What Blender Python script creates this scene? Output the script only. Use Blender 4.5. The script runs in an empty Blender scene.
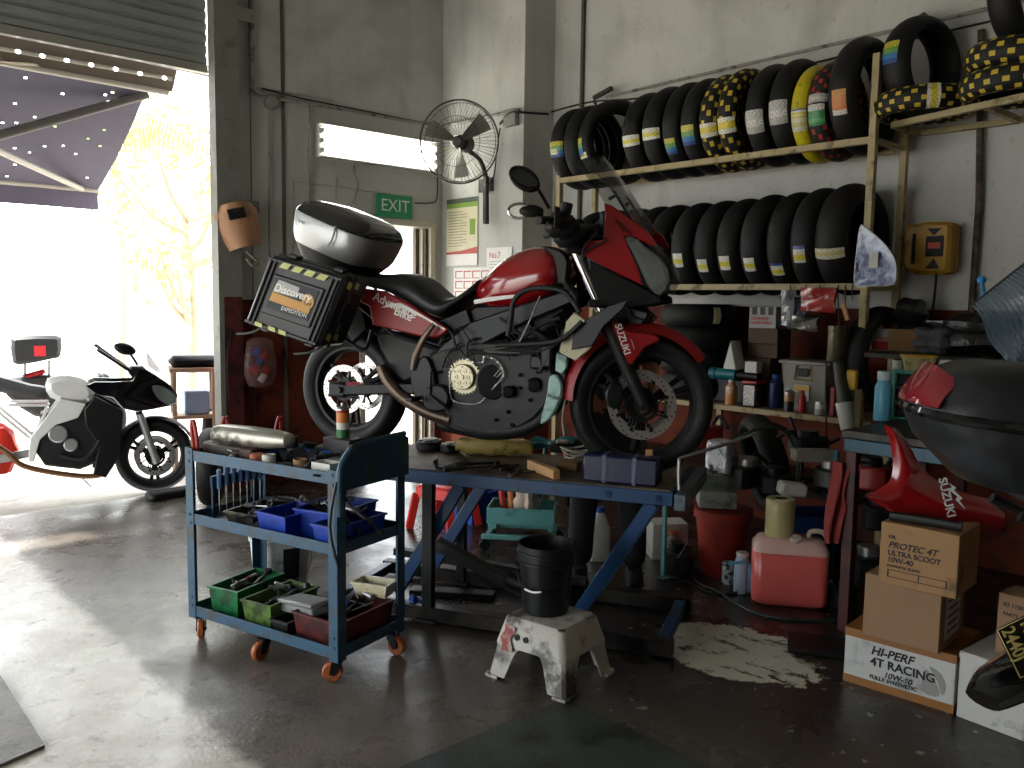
import bpy, math, random
from mathutils import Vector, Matrix, Euler
V = Vector
PI = math.pi
C = bpy.context.scene.collection
random.seed(7)
# ---------------------------------------------------------------- camera model
F_PX = 850.0
CAM = V((0.0, 0.0, 1.55))
YAW, PITCH, ROLL = math.radians(47.5), math.radians(5.6), math.radians(0.8)
FWD = V((math.cos(YAW) * math.cos(PITCH), math.sin(YAW) * math.cos(PITCH), -math.sin(PITCH)))
R0 = V((math.sin(YAW), -math.cos(YAW), 0))
U0 = R0.cross(FWD)
RT = R0 * math.cos(ROLL) + U0 * math.sin(ROLL)
UP = U0 * math.cos(ROLL) - R0 * math.sin(ROLL)
def ray(u, v): return FWD + RT * ((u - 512) / F_PX) + UP * ((384 - v) / F_PX)
def PD(u, v, d): return CAM + ray(u, v) * d
def PZ(u, v, z):
    r = ray(u, v); return CAM + r * ((z - CAM.z) / r.z)
def PX(u, v, x):
    r = ray(u, v); return CAM + r * (x / r.x)
def PY(u, v, y):
    r = ray(u, v); return CAM + r * (y / r.y)
def PP(u, v, p, n):
    r = ray(u, v); n = V(n); return CAM + r * ((V(p) - CAM).dot(n) / r.dot(n))
# ---------------------------------------------------------------- materials
def lin(h):
    h = h.lstrip('#'); r = []
    for i in (0, 2, 4):
        c = int(h[i:i + 2], 16) / 255
        r.append(c / 12.92 if c < .04045 else ((c + .055) / 1.055) ** 2.4)
    return (*r, 1)
_mats = {}
def mat(name, col='#808080', rough=.5, metal=0., var=.12, scale=9., bump=0., dirt=None, coat=0., emit=None, trans=0., alpha=1., ior=1.45, spec=.5, rvar=0.):
    """procedural surface: base colour with soft value variation, optional patches of dirt/wear (colour, amount, scale), bump"""
    if name in _mats: return _mats[name]
    m = bpy.data.materials.new(name); m.use_nodes = True; _mats[name] = m
    nt = m.node_tree; N = nt.nodes; L = nt.links; b = N['Principled BSDF']
    base = lin(col)
    tc = N.new('ShaderNodeTexCoord'); 
    nz = N.new('ShaderNodeTexNoise'); nz.inputs['Scale'].default_value = scale; nz.inputs['Detail'].default_value = 5
    L.new(tc.outputs['Object'], nz.inputs['Vector'])
    mx = N.new('ShaderNodeMix'); mx.data_type = 'RGBA'
    mx.inputs['A'].default_value = tuple(max(0, c * (1 - var)) for c in base[:3]) + (1,)
    mx.inputs['B'].default_value = tuple(min(1, c * (1 + var)) for c in base[:3]) + (1,)
    L.new(nz.outputs['Fac'], mx.inputs['Factor']); out = mx.outputs['Result']
    if dirt:
        dcol, amt, dsc = dirt
        n2 = N.new('ShaderNodeTexNoise'); n2.inputs['Scale'].default_value = dsc; n2.inputs['Detail'].default_value = 8; n2.inputs['Roughness'].default_value = .65
        L.new(tc.outputs['Object'], n2.inputs['Vector'])
        cr = N.new('ShaderNodeValToRGB'); t = 1 - amt
        cr.color_ramp.elements[0].position = max(0, .25 + .5 * t - .06); cr.color_ramp.elements[1].position = min(1, .25 + .5 * t + .06)
        L.new(n2.outputs['Fac'], cr.inputs['Fac'])
        m2 = N.new('ShaderNodeMix'); m2.data_type = 'RGBA'; L.new(cr.outputs['Color'], m2.inputs['Factor'])
        L.new(out, m2.inputs['A']); m2.inputs['B'].default_value = lin(dcol); out = m2.outputs['Result']
    L.new(out, b.inputs['Base Color'])
    b.inputs['Roughness'].default_value = rough; b.inputs['Metallic'].default_value = metal
    b.inputs['Coat Weight'].default_value = coat; b.inputs['Coat Roughness'].default_value = .06
    b.inputs['IOR'].default_value = ior; b.inputs['Specular IOR Level'].default_value = spec
    if trans: b.inputs['Transmission Weight'].default_value = trans
    if alpha < 1: b.inputs['Alpha'].default_value = alpha
    if rvar:
        mr = N.new('ShaderNodeMapRange'); mr.inputs['To Min'].default_value = max(.02, rough - rvar); mr.inputs['To Max'].default_value = min(1, rough + rvar)
        mr.inputs['From Min'].default_value = .3; mr.inputs['From Max'].default_value = .7
        L.new(nz.outputs['Fac'], mr.inputs['Value']); L.new(mr.outputs['Result'], b.inputs['Roughness'])
    if bump:
        bp = N.new('ShaderNodeBump'); bp.inputs['Strength'].default_value = bump; bp.inputs['Distance'].default_value = .01
        n3 = N.new('ShaderNodeTexNoise'); n3.inputs['Scale'].default_value = scale * 6
        L.new(tc.outputs['Object'], n3.inputs['Vector']); L.new(n3.outputs['Fac'], bp.inputs['Height']); L.new(bp.outputs['Normal'], b.inputs['Normal'])
    if emit:
        b.inputs['Emission Color'].default_value = lin(emit[0]); b.inputs['Emission Strength'].default_value = emit[1]
    return m
# ---------------------------------------------------------------- mesh builder
def frame(o=(0, 0, 0), x=(1, 0, 0), z=(0, 0, 1)):
    """matrix at o whose local x is x and whose local z is as near to z as can be"""
    x = V(x).normalized(); z = V(z); y = z.cross(x)
    if y.length < 1e-6: y = V((0, 1, 0)).cross(x) if abs(x.y) < .9 else V((1, 0, 0)).cross(x)
    y.normalize(); z = x.cross(y)
    m = Matrix((x, y, z)).transposed().to_4x4(); m.translation = V(o); return m
def axisM(o, z, ref=(0, 0, 1)):
    z = V(z).normalized(); r = V(ref)
    if abs(z.dot(r)) > .99: r = V((1, 0, 0))
    x = r.cross(z).normalized(); y = z.cross(x)
    m = Matrix((x, y, z)).transposed().to_4x4(); m.translation = V(o); return m
def RotZ(a): return Matrix.Rotation(a, 4, 'Z')
def T(*a): return Matrix.Translation(V(a))
def E(x, y, z): return Euler((math.radians(x), math.radians(y), math.radians(z))).to_matrix().to_4x4()
class MB:
    def __init__(s): s.v = []; s.f = []; s.uv = []; s.mi = []; s.m = 0
    def add(s, vs, fs, M=None, uv=None):
        b = len(s.v)
        for i, p in enumerate(vs):
            p = V(p); s.v.append(M @ p if M is not None else p); s.uv.append(uv[i] if uv else (0, 0))
        for f in fs: s.f.append([b + i for i in f]); s.mi.append(s.m)
        return s
    def box(s, c, d, M=None, b=0.):
        c = V(c); h = [x / 2 for x in d]; b = min(b, min(h) * .9)
        if b <= 0:
            vs = [c + V((sx * h[0], sy * h[1], sz * h[2])) for sx in (-1, 1) for sy in (-1, 1) for sz in (-1, 1)]
            return s.add(vs, [(0, 1, 3, 2), (4, 6, 7, 5), (0, 4, 5, 1), (2, 3, 7, 6), (0, 2, 6, 4), (1, 5, 7, 3)], M)
        vs = []; ix = {}
        for sx in (-1, 1):
            for sy in (-1, 1):
                for sz in (-1, 1):
                    sg = (sx, sy, sz)
                    for k in range(3):
                        p = [sg[j] * (h[j] - (0 if j == k else b)) for j in range(3)]
                        ix[(sg, k)] = len(vs); vs.append(c + V(p))
        fs = []
        for k in range(3):
            i, j = (k + 1) % 3, (k + 2) % 3
            for sk in (-1, 1):
                q = []
                for si, sj in ((-1, -1), (1, -1), (1, 1), (-1, 1)):
                    sg = [0, 0, 0]; sg[k] = sk; sg[i] = si; sg[j] = sj; q.append(ix[(tuple(sg), k)])
                fs.append(q)
            for si in (-1, 1):
                for sj in (-1, 1):
                    a = [0, 0, 0]; c2 = [0, 0, 0]; a[i] = si; a[j] = sj; c2[i] = si; c2[j] = sj; a[k] = -1; c2[k] = 1
                    a, c2 = tuple(a), tuple(c2); fs.append((ix[(a, i)], ix[(a, j)], ix[(c2, j)], ix[(c2, i)]))
        for sx in (-1, 1):
            for sy in (-1, 1):
                for sz in (-1, 1): fs.append([ix[((sx, sy, sz), k)] for k in range(3)])
        return s.add(vs, fs, M)
    def bar(s, p0, p1, w, h, up=(0, 0, 1), b=.003):
        p0, p1 = V(p0), V(p1); d = p1 - p0
        return s.box((d.length / 2, 0, 0), (d.length, w, h), frame(p0, d, up), b)
    def lathe(s, prof, M=None, seg=24, a0=0., a1=2 * PI, closed=False, cap=False):
        pr = list(prof) + ([prof[0]] if closed else [])
        L = [0]
        for i in range(1, len(pr)): L.append(L[-1] + math.hypot(pr[i][0] - pr[i - 1][0], pr[i][1] - pr[i - 1][1]))
        vs, uv, fs = [], [], []; n = len(pr); tot = L[-1] or 1
        full = abs(a1 - a0 - 2 * PI) < 1e-6
        cnt = seg if full else seg + 1
        for i in range(seg + 1):
            a = a0 + (a1 - a0) * i / seg
            for j, (r, h) in enumerate(pr):
                vs.append((r * math.cos(a), r * math.sin(a), h)); uv.append((i / seg, L[j] / tot))
        for i in range(seg):
            for j in range(n - 1):
                a, b2 = i * n + j, (i + 1) * n + j
                q = [a, b2, b2 + 1, a + 1]
                if pr[j][0] < 1e-6: q = [a, b2 + 1, a + 1]
                elif pr[j + 1][0] < 1e-6: q = [a, b2, b2 + 1]
                fs.append(q)
        return s.add(vs, fs, M, uv)
    def cyl(s, p0, p1, r0, r1=None, seg=16, cap=True, ch=0.):
        p0, p1 = V(p0), V(p1); r1 = r0 if r1 is None else r1; d = p1 - p0; l = d.length
        pr = [(r0, 0), (r1, l)]
        if ch: pr = [(r0 - ch, 0), (r0, ch), (r1, l - ch), (r1 - ch, l)]
        if cap: pr = [(0, 0)] + pr + [(0, l)]
        return s.lathe(pr, axisM(p0, d), seg)
    def disc_hole(s, M, r0, r1, t, seg=32):
        return s.lathe([(r0, -t / 2), (r1, -t / 2), (r1, t / 2), (r0, t / 2)], M, seg, closed=True)
    def tube(s, pts, r, seg=8, smooth=4, closed=False, cap=True, sx=1.):
        P = [V(p) for p in pts]
        if smooth > 1 and len(P) > 2: P, rr = spline(P, smooth, closed, r if isinstance(r, (list, tuple)) else None)
        else: rr = list(r) if isinstance(r, (list, tuple)) else None
        n = len(P); R = rr or [r] * n
        t = [(P[(i + 1) % n] - P[i - 1]) if (closed or 0 < i < n - 1) else (P[min(i + 1, n - 1)] - P[max(i - 1, 0)]) for i in range(n)]
        t = [a.normalized() if a.length > 1e-9 else V((0, 0, 1)) for a in t]
        ref = V((0, 0, 1)) if abs(t[0].z) < .9 else V((1, 0, 0))
        x = ref.cross(t[0]).normalized(); vs, uv, fs = [], [], []
        for i in range(n):
            x = x - t[i] * x.dot(t[i])
            x = x.normalized() if x.length > 1e-6 else V((1, 0, 0)); y = t[i].cross(x)
            for k in range(seg):
                a = 2 * PI * k / seg; vs.append(P[i] + x * (R[i] * math.cos(a) * sx) + y * (R[i] * math.sin(a))); uv.append((k / seg, i / n))
        for i in range(n if closed else n - 1):
            for k in range(seg):
                a = i * seg + k; b = i * seg + (k + 1) % seg; c = ((i + 1) % n) * seg + (k + 1) % seg; d = ((i + 1) % n) * seg + k; fs.append((a, b, c, d))
        if cap and not closed: fs.append(list(range(seg))[::-1]); fs.append([(n - 1) * seg + k for k in range(seg)])
        return s.add(vs, fs, None, uv)
    def prism(s, poly, h0, h1, M=None, b=0.):
        """polygon in local xy extruded from z=h0 to z=h1, chamfer b"""
        n = len(poly); A = sum(poly[i][0] * poly[(i + 1) % n][1] - poly[(i + 1) % n][0] * poly[i][1] for i in range(n))
        if A < 0: poly = poly[::-1]
        if h1 < h0: h0, h1 = h1, h0
        def inset(d):
            o = []
            for i in range(n):
                p0, p, p1 = V(poly[i - 1][:2]), V(poly[i][:2]), V(poly[(i + 1) % n][:2])
                e0 = (p - p0); e1 = (p1 - p)
                if e0.length < 1e-9 or e1.length < 1e-9: o.append(p); continue
                e0.normalize(); e1.normalize(); n0 = V((-e0.y, e0.x)); n1 = V((-e1.y, e1.x)); m = n0 + n1
                k = 1 + n0.dot(n1); o.append(p + m * (d / max(k, .35)))
            return o
        rings = [(inset(b), h0), (poly, h0 + b), (poly, h1 - b), (inset(b), h1)] if b > 0 else [(poly, h0), (poly, h1)]
        vs = [(p[0], p[1], h) for r, h in rings for p in r]; fs = []
        for k in range(len(rings) - 1):
            for i in range(n): j = (i + 1) % n; fs.append((k * n + i, k * n + j, (k + 1) * n + j, (k + 1) * n + i))
        fs.append(list(range(n))[::-1]); fs.append([(len(rings) - 1) * n + i for i in range(n)])
        return s.add(vs, fs, M)
    def loft(s, secs, cap=True, closed=False):
        n = len(secs[0]); k = len(secs); vs = [p for c in secs for p in c]; fs = []
        for i in range(k if closed else k - 1):
            for j in range(n):
                a = i * n + j; b = i * n + (j + 1) % n; c = ((i + 1) % k) * n + (j + 1) % n; d = ((i + 1) % k) * n + j; fs.append((a, b, c, d))
        if cap and not closed: fs.append(list(range(n))[::-1]); fs.append([(k - 1) * n + j for j in range(n)])
        return s.add(vs, fs)
    def grid(s, f, nu, nv, M=None):
        vs = [f(i / nu, j / nv) for i in range(nu + 1) for j in range(nv + 1)]; uv = [(i / nu, j / nv) for i in range(nu + 1) for j in range(nv + 1)]
        fs = [(i * (nv + 1) + j, (i + 1) * (nv + 1) + j, (i + 1) * (nv + 1) + j + 1, i * (nv + 1) + j + 1) for i in range(nu) for j in range(nv)]
        return s.add(vs, fs, M, uv)
    def slab(s, f, nu, nv, t, M=None):
        """grid surface f(u,v) given thickness t (offset vector or number along its normal)"""
        g = [[V(f(i / nu, j / nv)) for j in range(nv + 1)] for i in range(nu + 1)]
        def nrm(i, j):
            a = g[min(i + 1, nu)][j] - g[max(i - 1, 0)][j]; b = g[i][min(j + 1, nv)] - g[i][max(j - 1, 0)]; c = a.cross(b)
            return c.normalized() if c.length > 1e-12 else V((0, 0, 1))
        W = nv + 1; K = (nu + 1) * W
        top = [g[i][j] + nrm(i, j) * (t / 2) for i in range(nu + 1) for j in range(W)]; bot = [g[i][j] - nrm(i, j) * (t / 2) for i in range(nu + 1) for j in range(W)]
        fs = []
        for i in range(nu):
            for j in range(nv):
                a, b, c, d = i * W + j, (i + 1) * W + j, (i + 1) * W + j + 1, i * W + j + 1
                fs.append((a, b, c, d)); fs.append((K + d, K + c, K + b, K + a))
        edge = [i * W for i in range(nu + 1)] + [nu * W + j for j in range(1, W)] + [i * W + nv for i in range(nu - 1, -1, -1)] + [j for j in range(nv - 1, 0, -1)]
        for q in range(len(edge)): a, b = edge[q], edge[(q + 1) % len(edge)]; fs.append((b, a, K + a, K + b))
        uv = [(i / nu, j / nv) for i in range(nu + 1) for j in range(W)] * 2
        return s.add(top + bot, fs, M, uv)
    def ell(s, c, r, M=None, nu=14, nv=9, e=1.):
        vs = []; sg = lambda x: math.copysign(abs(x) ** e, x)
        for j in range(nv + 1):
            ph = -PI / 2 + PI * j / nv
            for i in range(nu):
                th = 2 * PI * i / nu
                vs.append(V(c) + V((r[0] * sg(math.cos(ph)) * sg(math.cos(th)), r[1] * sg(math.cos(ph)) * sg(math.sin(th)), r[2] * sg(math.sin(ph)))))
        fs = [(j * nu + i, j * nu + (i + 1) % nu, (j + 1) * nu + (i + 1) % nu, (j + 1) * nu + i) for j in range(nv) for i in range(nu)]
        return s.add(vs, fs, M)
    def mesh(s, name, mats, inv=None, sharp=38):
        me = bpy.data.meshes.new(name)
        vs = [inv @ p for p in s.v] if inv is not None else s.v
        me.from_pydata([tuple(p) for p in vs], [], s.f)
        if not isinstance(mats, (list, tuple)): mats = [mats]
        for m in mats: me.materials.append(m)
        uvl = me.uv_layers.new(name='UVMap')
        for lp in me.loops: uvl.data[lp.index].uv = s.uv[lp.vertex_index]
        for p, k in zip(me.polygons, s.mi): p.material_index = k; p.use_smooth = True
        me.validate()
        import bmesh
        bm = bmesh.new(); bm.from_mesh(me); bmesh.ops.remove_doubles(bm, verts=bm.verts, dist=1e-6); bmesh.ops.recalc_face_normals(bm, faces=bm.faces); bm.to_mesh(me); bm.free()
        me.set_sharp_from_angle(angle=math.radians(sharp))
        return me
def spline(P, k, closed=False, r=None):
    n = len(P); out = []; ro = []
    for i in range(n if closed else n - 1):
        g = lambda j: P[j % n] if closed else P[max(0, min(n - 1, j))]
        p0, p1, p2, p3 = g(i - 1), g(i), g(i + 1), g(i + 2)
        for q in range(k):
            t = q / k
            out.append(.5 * ((2 * p1) + (-p0 + p2) * t + (2 * p0 - 5 * p1 + 4 * p2 - p3) * t * t + (-p0 + 3 * p1 - 3 * p2 + p3) * t ** 3))
            if r: ro.append(r[i] * (1 - t) + r[(i + 1) % n] * t)
    if not closed:
        out.append(P[-1])
        if r: ro.append(r[-1])
    return out, (ro if r else None)
def smooth2(poly, k=3):
    """round a closed 2-D outline"""
    P, _ = spline([V((p[0], p[1], 0)) for p in poly], k, True); return [(p.x, p.y) for p in P]
# ---------------------------------------------------------------- things and parts
def tagp(o, label=None, cat=None, group=None, kind=None):
    if label: o['label'] = label
    if cat: o['category'] = cat
    if group: o['group'] = group
    if kind: o['kind'] = kind
    return o
def islands(mb):
    """the separate pieces of a builder, each as a builder of its own"""
    p = list(range(len(mb.v)))
    def find(a):
        while p[a] != a: p[a] = p[p[a]]; a = p[a]
        return a
    for f in mb.f:
        r = find(f[0])
        for i in f[1:]: p[find(i)] = r
    out = {}
    for f, m in zip(mb.f, mb.mi):
        q = out.setdefault(find(f[0]), [MB(), {}]); b, ix = q
        for i in f:
            if i not in ix: ix[i] = len(b.v); b.v.append(mb.v[i]); b.uv.append(mb.uv[i])
        b.f.append([ix[i] for i in f]); b.mi.append(m)
    return [q[0] for q in out.values()]
class Thing:
    def __init__(s, name, label, cat, loc=(0, 0, 0), rz=0., group=None, M=None):
        s.M = M if M is not None else T(*loc) @ RotZ(rz)
        s.o = bpy.data.objects.new(name, None); C.objects.link(s.o); s.o.matrix_world = s.M; s.o.empty_display_size = .1
        s.inv = s.M.inverted(); tagp(s.o, label, cat, group)
    def part(s, name, mb, mats, parent=None, world=False, label=None, sharp=38, kind=None, split=False):
        if split: return [s.part(name, q, mats, parent, world, label, sharp, kind) for q in islands(mb)][0]
        me = mb.mesh(name, mats, s.inv if world else None, sharp)
        o = bpy.data.objects.new(name, me); C.objects.link(o); o.parent = parent or s.o; tagp(o, label, kind=kind); return o
    def loc(s, p): return s.inv @ V(p)
def solo(name, mb, mats, label=None, cat=None, group=None, kind=None, sharp=38, M=None):
    """a one-mesh thing; geometry given in world space (or local to M); its origin goes to its base"""
    if M is None:
        lo = [min(p[i] for p in mb.v) for i in range(3)]; hi = [max(p[i] for p in mb.v) for i in range(3)]
        M = T((lo[0] + hi[0]) / 2, (lo[1] + hi[1]) / 2, lo[2]); inv = M.inverted()
    else: inv = None
    o = bpy.data.objects.new(name, mb.mesh(name, mats, inv, sharp)); C.objects.link(o); o.matrix_world = M
    return tagp(o, label, cat, group, kind)
def dup(root, M, label=None, group=None):
    r = root.copy(); C.objects.link(r); r.matrix_world = M
    if label: r['label'] = label
    if group: r['group'] = group
    for ch in list(root.children):
        c = ch.copy(); C.objects.link(c); c.parent = r
        for g in list(ch.children):
            d = g.copy(); C.objects.link(d); d.parent = c
    return r
def text(parent, body, size, M, m, name='lettering', extrude=.0008, align='LEFT', shear=0., sx=1., bold=0.):
    """writing as real, slightly raised letters; M is in the parent's space, letters lie in its xy plane"""
    cu = bpy.data.curves.new(name, 'FONT'); cu.body = body; cu.size = size; cu.extrude = extrude; cu.align_x = align; cu.align_y = 'CENTER'; cu.shear = shear; cu.offset = bold
    tmp = bpy.data.objects.new(name, cu); C.objects.link(tmp)
    dg = bpy.context.evaluated_depsgraph_get(); me = bpy.data.meshes.new_from_object(tmp.evaluated_get(dg)); 
    bpy.data.objects.remove(tmp); me.transform(M @ Matrix.Diagonal((sx, 1, 1, 1))); me.materials.clear(); me.materials.append(m); me.name = name
    o = bpy.data.objects.new(name, me); C.objects.link(o); o.parent = parent; return o
SKY_STRENGTH, SUN_STRENGTH, EXPOSURE = 9.0, 14.0, -0.2
# ================================================================= SETTING
WX, WY, H = 5.45, 6.58, 4.9           # right wall, back wall, ceiling height
sc = bpy.context.scene
def wall_mat(name, upper, lower, ztop, red):
    m = bpy.data.materials.new(name); m.use_nodes = True; nt = m.node_tree; N = nt.nodes; L = nt.links; b = N['Principled BSDF']
    tc = N.new('ShaderNodeTexCoord')
    def noise(s, d=6, vec=None, dist=0):
        n = N.new('ShaderNodeTexNoise'); n.inputs['Scale'].default_value = s; n.inputs['Detail'].default_value = d; n.inputs['Distortion'].default_value = dist
        L.new(vec or tc.outputs['Object'], n.inputs['Vector']); return n.outputs['Fac']
    def ramp(f, p0, p1):
        r = N.new('ShaderNodeMapRange'); r.inputs['From Min'].default_value = p0; r.inputs['From Max'].default_value = p1; L.new(f, r.inputs['Value']); return r.outputs['Result']
    def mix(f, a, c):
        x = N.new('ShaderNodeMix'); x.data_type = 'RGBA'
        if isinstance(f, float): x.inputs['Factor'].default_value = f
        else: L.new(f, x.inputs['Factor'])
        for k, q in (('A', a), ('B', c)):
            if isinstance(q, tuple): x.inputs[k].default_value = q
            else: L.new(q, x.inputs[k])
        return x.outputs['Result']
    def mul(a, k):
        q = N.new('ShaderNodeMath'); q.operation = 'MULTIPLY'; L.new(a, q.inputs[0]); q.inputs[1].default_value = k; return q.outputs[0]
    mp = N.new('ShaderNodeMapping'); mp.inputs['Scale'].default_value = (1, 1, .18); L.new(tc.outputs['Object'], mp.inputs['Vector'])
    c = mix(noise(1.2), lin(upper[0]), lin(upper[1]))
    c = mix(mul(ramp(noise(5.5, 8, mp.outputs['Vector'], .4), .5, .8), .22), c, lin('#6a6a58'))      # streaks of grime
    c = mix(mul(ramp(noise(26, 8), .62, .70), .35), c, lin('#8d8c80'))                                  # chipped spots
    c = mix(mul(ramp(noise(.75, 5, None, 1.2), .5, .68), .42), c, lin('#6e6c60'))
    r = mix(noise(3), lin(red[0]), lin(red[1])); r = mix(mul(ramp(noise(7, 8), .5, .66), .8), r, lin('#2a1d19'))
    sp = N.new('ShaderNodeSeparateXYZ'); L.new(tc.outputs['Object'], sp.inputs['Vector'])
    c = mix(ramp(sp.outputs['Z'], ztop + .004, ztop - .004), c, r)
    L.new(c, b.inputs['Base Color']); b.inputs['Roughness'].default_value = .8; b.inputs['Specular IOR Level'].default_value = .25
    bp = N.new('ShaderNodeBump'); bp.inputs['Strength'].default_value = .15; bp.inputs['Distance'].default_value = .01; L.new(noise(14), bp.inputs['Height']); L.new(bp.outputs['Normal'], b.inputs['Normal'])
    return m
mw = wall_mat('painted_wall', ('#b7b8b2', '#c9c9c3'), None, 1.53, ('#5f2817', '#6b2f1c'))
def floor_mat():
    m = bpy.data.materials.new('oily_concrete'); m.use_nodes = True; nt = m.node_tree; N = nt.nodes; L = nt.links; b = N['Principled BSDF']
    tc = N.new('ShaderNodeTexCoord'); co = tc.outputs['Object']
    def noise(s, d=8, dist=0., rg=.6):
        n = N.new('ShaderNodeTexNoise'); n.inputs['Scale'].default_value = s; n.inputs['Detail'].default_value = d; n.inputs['Distortion'].default_value = dist; n.inputs['Roughness'].default_value = rg
        L.new(co, n.inputs['Vector']); return n.outputs['Fac']
    def mr(f, a, c, lo=0., hi=1.):
        r = N.new('ShaderNodeMapRange'); r.inputs['From Min'].default_value = a; r.inputs['From Max'].default_value = c; r.inputs['To Min'].default_value = lo; r.inputs['To Max'].default_value = hi
        L.new(f, r.inputs['Value']); return r.outputs['Result']
    def mth(op, a, c):
        q = N.new('ShaderNodeMath'); q.operation = op; q.use_clamp = False
        for i, k in enumerate((a, c)):
            if isinstance(k, (int, float)): q.inputs[i].default_value = k
            else: L.new(k, q.inputs[i])
        return q.outputs[0]
    def mix(f, a, c):
        x = N.new('ShaderNodeMix'); x.data_type = 'RGBA'; L.new(f, x.inputs['Factor'])
        for k, q in (('A', a), ('B', c)):
            if isinstance(q, tuple): x.inputs[k].default_value = q
            else: L.new(q, x.inputs[k])
        return x.outputs['Result']
    sp = N.new('ShaderNodeSeparateXYZ'); L.new(co, sp.inputs['Vector'])
    # oil film covers the work area (right of a line through the shop), worn bare towards the entrance
    d = mth('ADD', mth('MULTIPLY', sp.outputs['X'], FL[0]), mth('MULTIPLY', sp.outputs['Y'], FL[1]))
    d = mth('ADD', d, mth('MULTIPLY', noise(1.3, 6), .9))
    film = mr(d, FL[2], FL[3])
    bare = mix(mr(noise(2.2), .35, .65), lin('#7d746a'), lin('#655d55'))
    oily = mix(mr(noise(2.6, 8, .6), .38, .66), lin('#2d2925'), lin('#1f1c19'))
    c = mix(film, bare, oily)
    # smoother, paler strip of newer concrete along the entrance side, with a ragged edge
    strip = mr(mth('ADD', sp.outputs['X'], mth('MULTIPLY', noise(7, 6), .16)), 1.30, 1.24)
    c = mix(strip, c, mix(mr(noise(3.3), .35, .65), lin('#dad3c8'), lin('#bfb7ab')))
    c = mix(mth('MULTIPLY', mr(noise(9, 8, .3, .7), .56, .66), .55), c, lin('#1c1815'))
    # old white paint worn through in a patch
    g = mth('ADD', mth('POWER', mth('DIVIDE', mth('SUBTRACT', sp.outputs['X'], WP[0]), WP[2]), 2), mth('POWER', mth('DIVIDE', mth('SUBTRACT', sp.outputs['Y'], WP[1]), WP[3]), 2))
    g = mth('ADD', g, mth('MULTIPLY', noise(3.5, 8, .5, .7), 2.4))
    n2 = N.new('ShaderNodeTexNoise'); n2.inputs['Scale'].default_value = 17; n2.inputs['Detail'].default_value = 6; n2.inputs['Roughness'].default_value = .7
    mp = N.new('ShaderNodeMapping'); mp.inputs['Rotation'].default_value = (0, 0, .8); mp.inputs['Scale'].default_value = (1, .45, 1); L.new(co, mp.inputs['Vector']); L.new(mp.outputs['Vector'], n2.inputs['Vector'])
    pm = mth('MULTIPLY', mr(g, 2.12, 2.05), mr(n2.outputs['Fac'], .62, .55))
    c = mix(pm, c, lin('#c9c8b6'))
    # small flakes of paint left around it
    fl = mth('MULTIPLY', mr(noise(15, 4, 0, .5), .665, .675), mr(mth('ABSOLUTE', mth('SUBTRACT', sp.outputs['X'], 3.0), 0), 1.0, .8)); c = mix(fl, c, lin('#8f9084'))
    L.new(c, b.inputs['Base Color'])
    rg = mr(noise(3.1, 8, .4), .35, .7, .2, .46); L.new(mth('ADD', mth('ADD', rg, mth('MULTIPLY', pm, .3)), mth('MULTIPLY', strip, -.04)), b.inputs['Roughness'])
    b.inputs['Specular IOR Level'].default_value = .55
    bp = N.new('ShaderNodeBump'); bp.inputs['Strength'].default_value = .35; bp.inputs['Distance'].default_value = .012
    L.new(mth('ADD', noise(5.5, 8, .2, .65), mth('MULTIPLY', noise(60), .25)), bp.inputs['Height']); L.new(bp.outputs['Normal'], b.inputs['Normal'])
    return m
# line between the bare strip by the entrance and the oily work area, fitted on the ground
pa, pb = PZ(60, 560, 0), PZ(330, 760, 0)
dd = (pb - pa).normalized(); nn = V((dd.y, -dd.x, 0)); 
if nn.dot(PZ(700, 640, 0) - pa) < 0: nn = -nn
FL = (nn.x, nn.y, pa.dot(nn) + .25, pa.dot(nn) + 2.1)
q = PZ(737, 652, 0); WP = (q.x, q.y, .31, .38)
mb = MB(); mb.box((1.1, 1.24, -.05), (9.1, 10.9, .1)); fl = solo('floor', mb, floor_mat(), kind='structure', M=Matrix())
def struct(name, mb, m, **k): return solo(name, mb, m, kind='structure', M=Matrix(), **k)
# back wall, with the roller-door opening left and the exit door right
DX0, DX1, DZ = 4.16, 4.99, 2.27
GX0, GX1 = -3.0, 2.80
mb = MB(); t = .22; y0, y1 = WY, WY + t
def wbox(a, b, c, d, e, f): mb.box(((a + b) / 2, (c + d) / 2, (e + f) / 2), (b - a, d - c, f - e))
wbox(GX1 + .14, DX0, y0, y1, 0, H); wbox(DX1, WX + .22, y0, y1, 0, H); wbox(DX0, DX1, y0, y1, DZ, H); wbox(GX0, GX1, y0 + .1, y1, 3.62, H); wbox(-3.4, GX0, y0, y1, 0, H)
struct('wall_back', mb, mw)
mb = MB(); wbox(WX, WX + .22, -4, WY, 0, H); struct('wall_right', mb, mw)
mb = MB(); wbox(5.09, WX, 5.45, WY, 0, H); struct('pillar', mb, mw)
mb = MB(); wbox(-3.4, WX + .22, -4.3, -4.1, 0, H); struct('wall_front', mb, mw)
mb = MB(); wbox(-3.4, -3.2, -4.1, 1.4, 0, H); wbox(-3.4, -3.2, 1.4, 6.3, 2.5, H); wbox(-3.4, -3.2, 6.3, WY, 0, H); struct('wall_left', mb, mw)
mceil = mat('ceiling_paint', '#8f8f88', .8)
mb = MB(); wbox(-3.4, WX + .22, -4.3, WY + .22, H, H + .15); struct('ceiling', mb, mceil)
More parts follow.
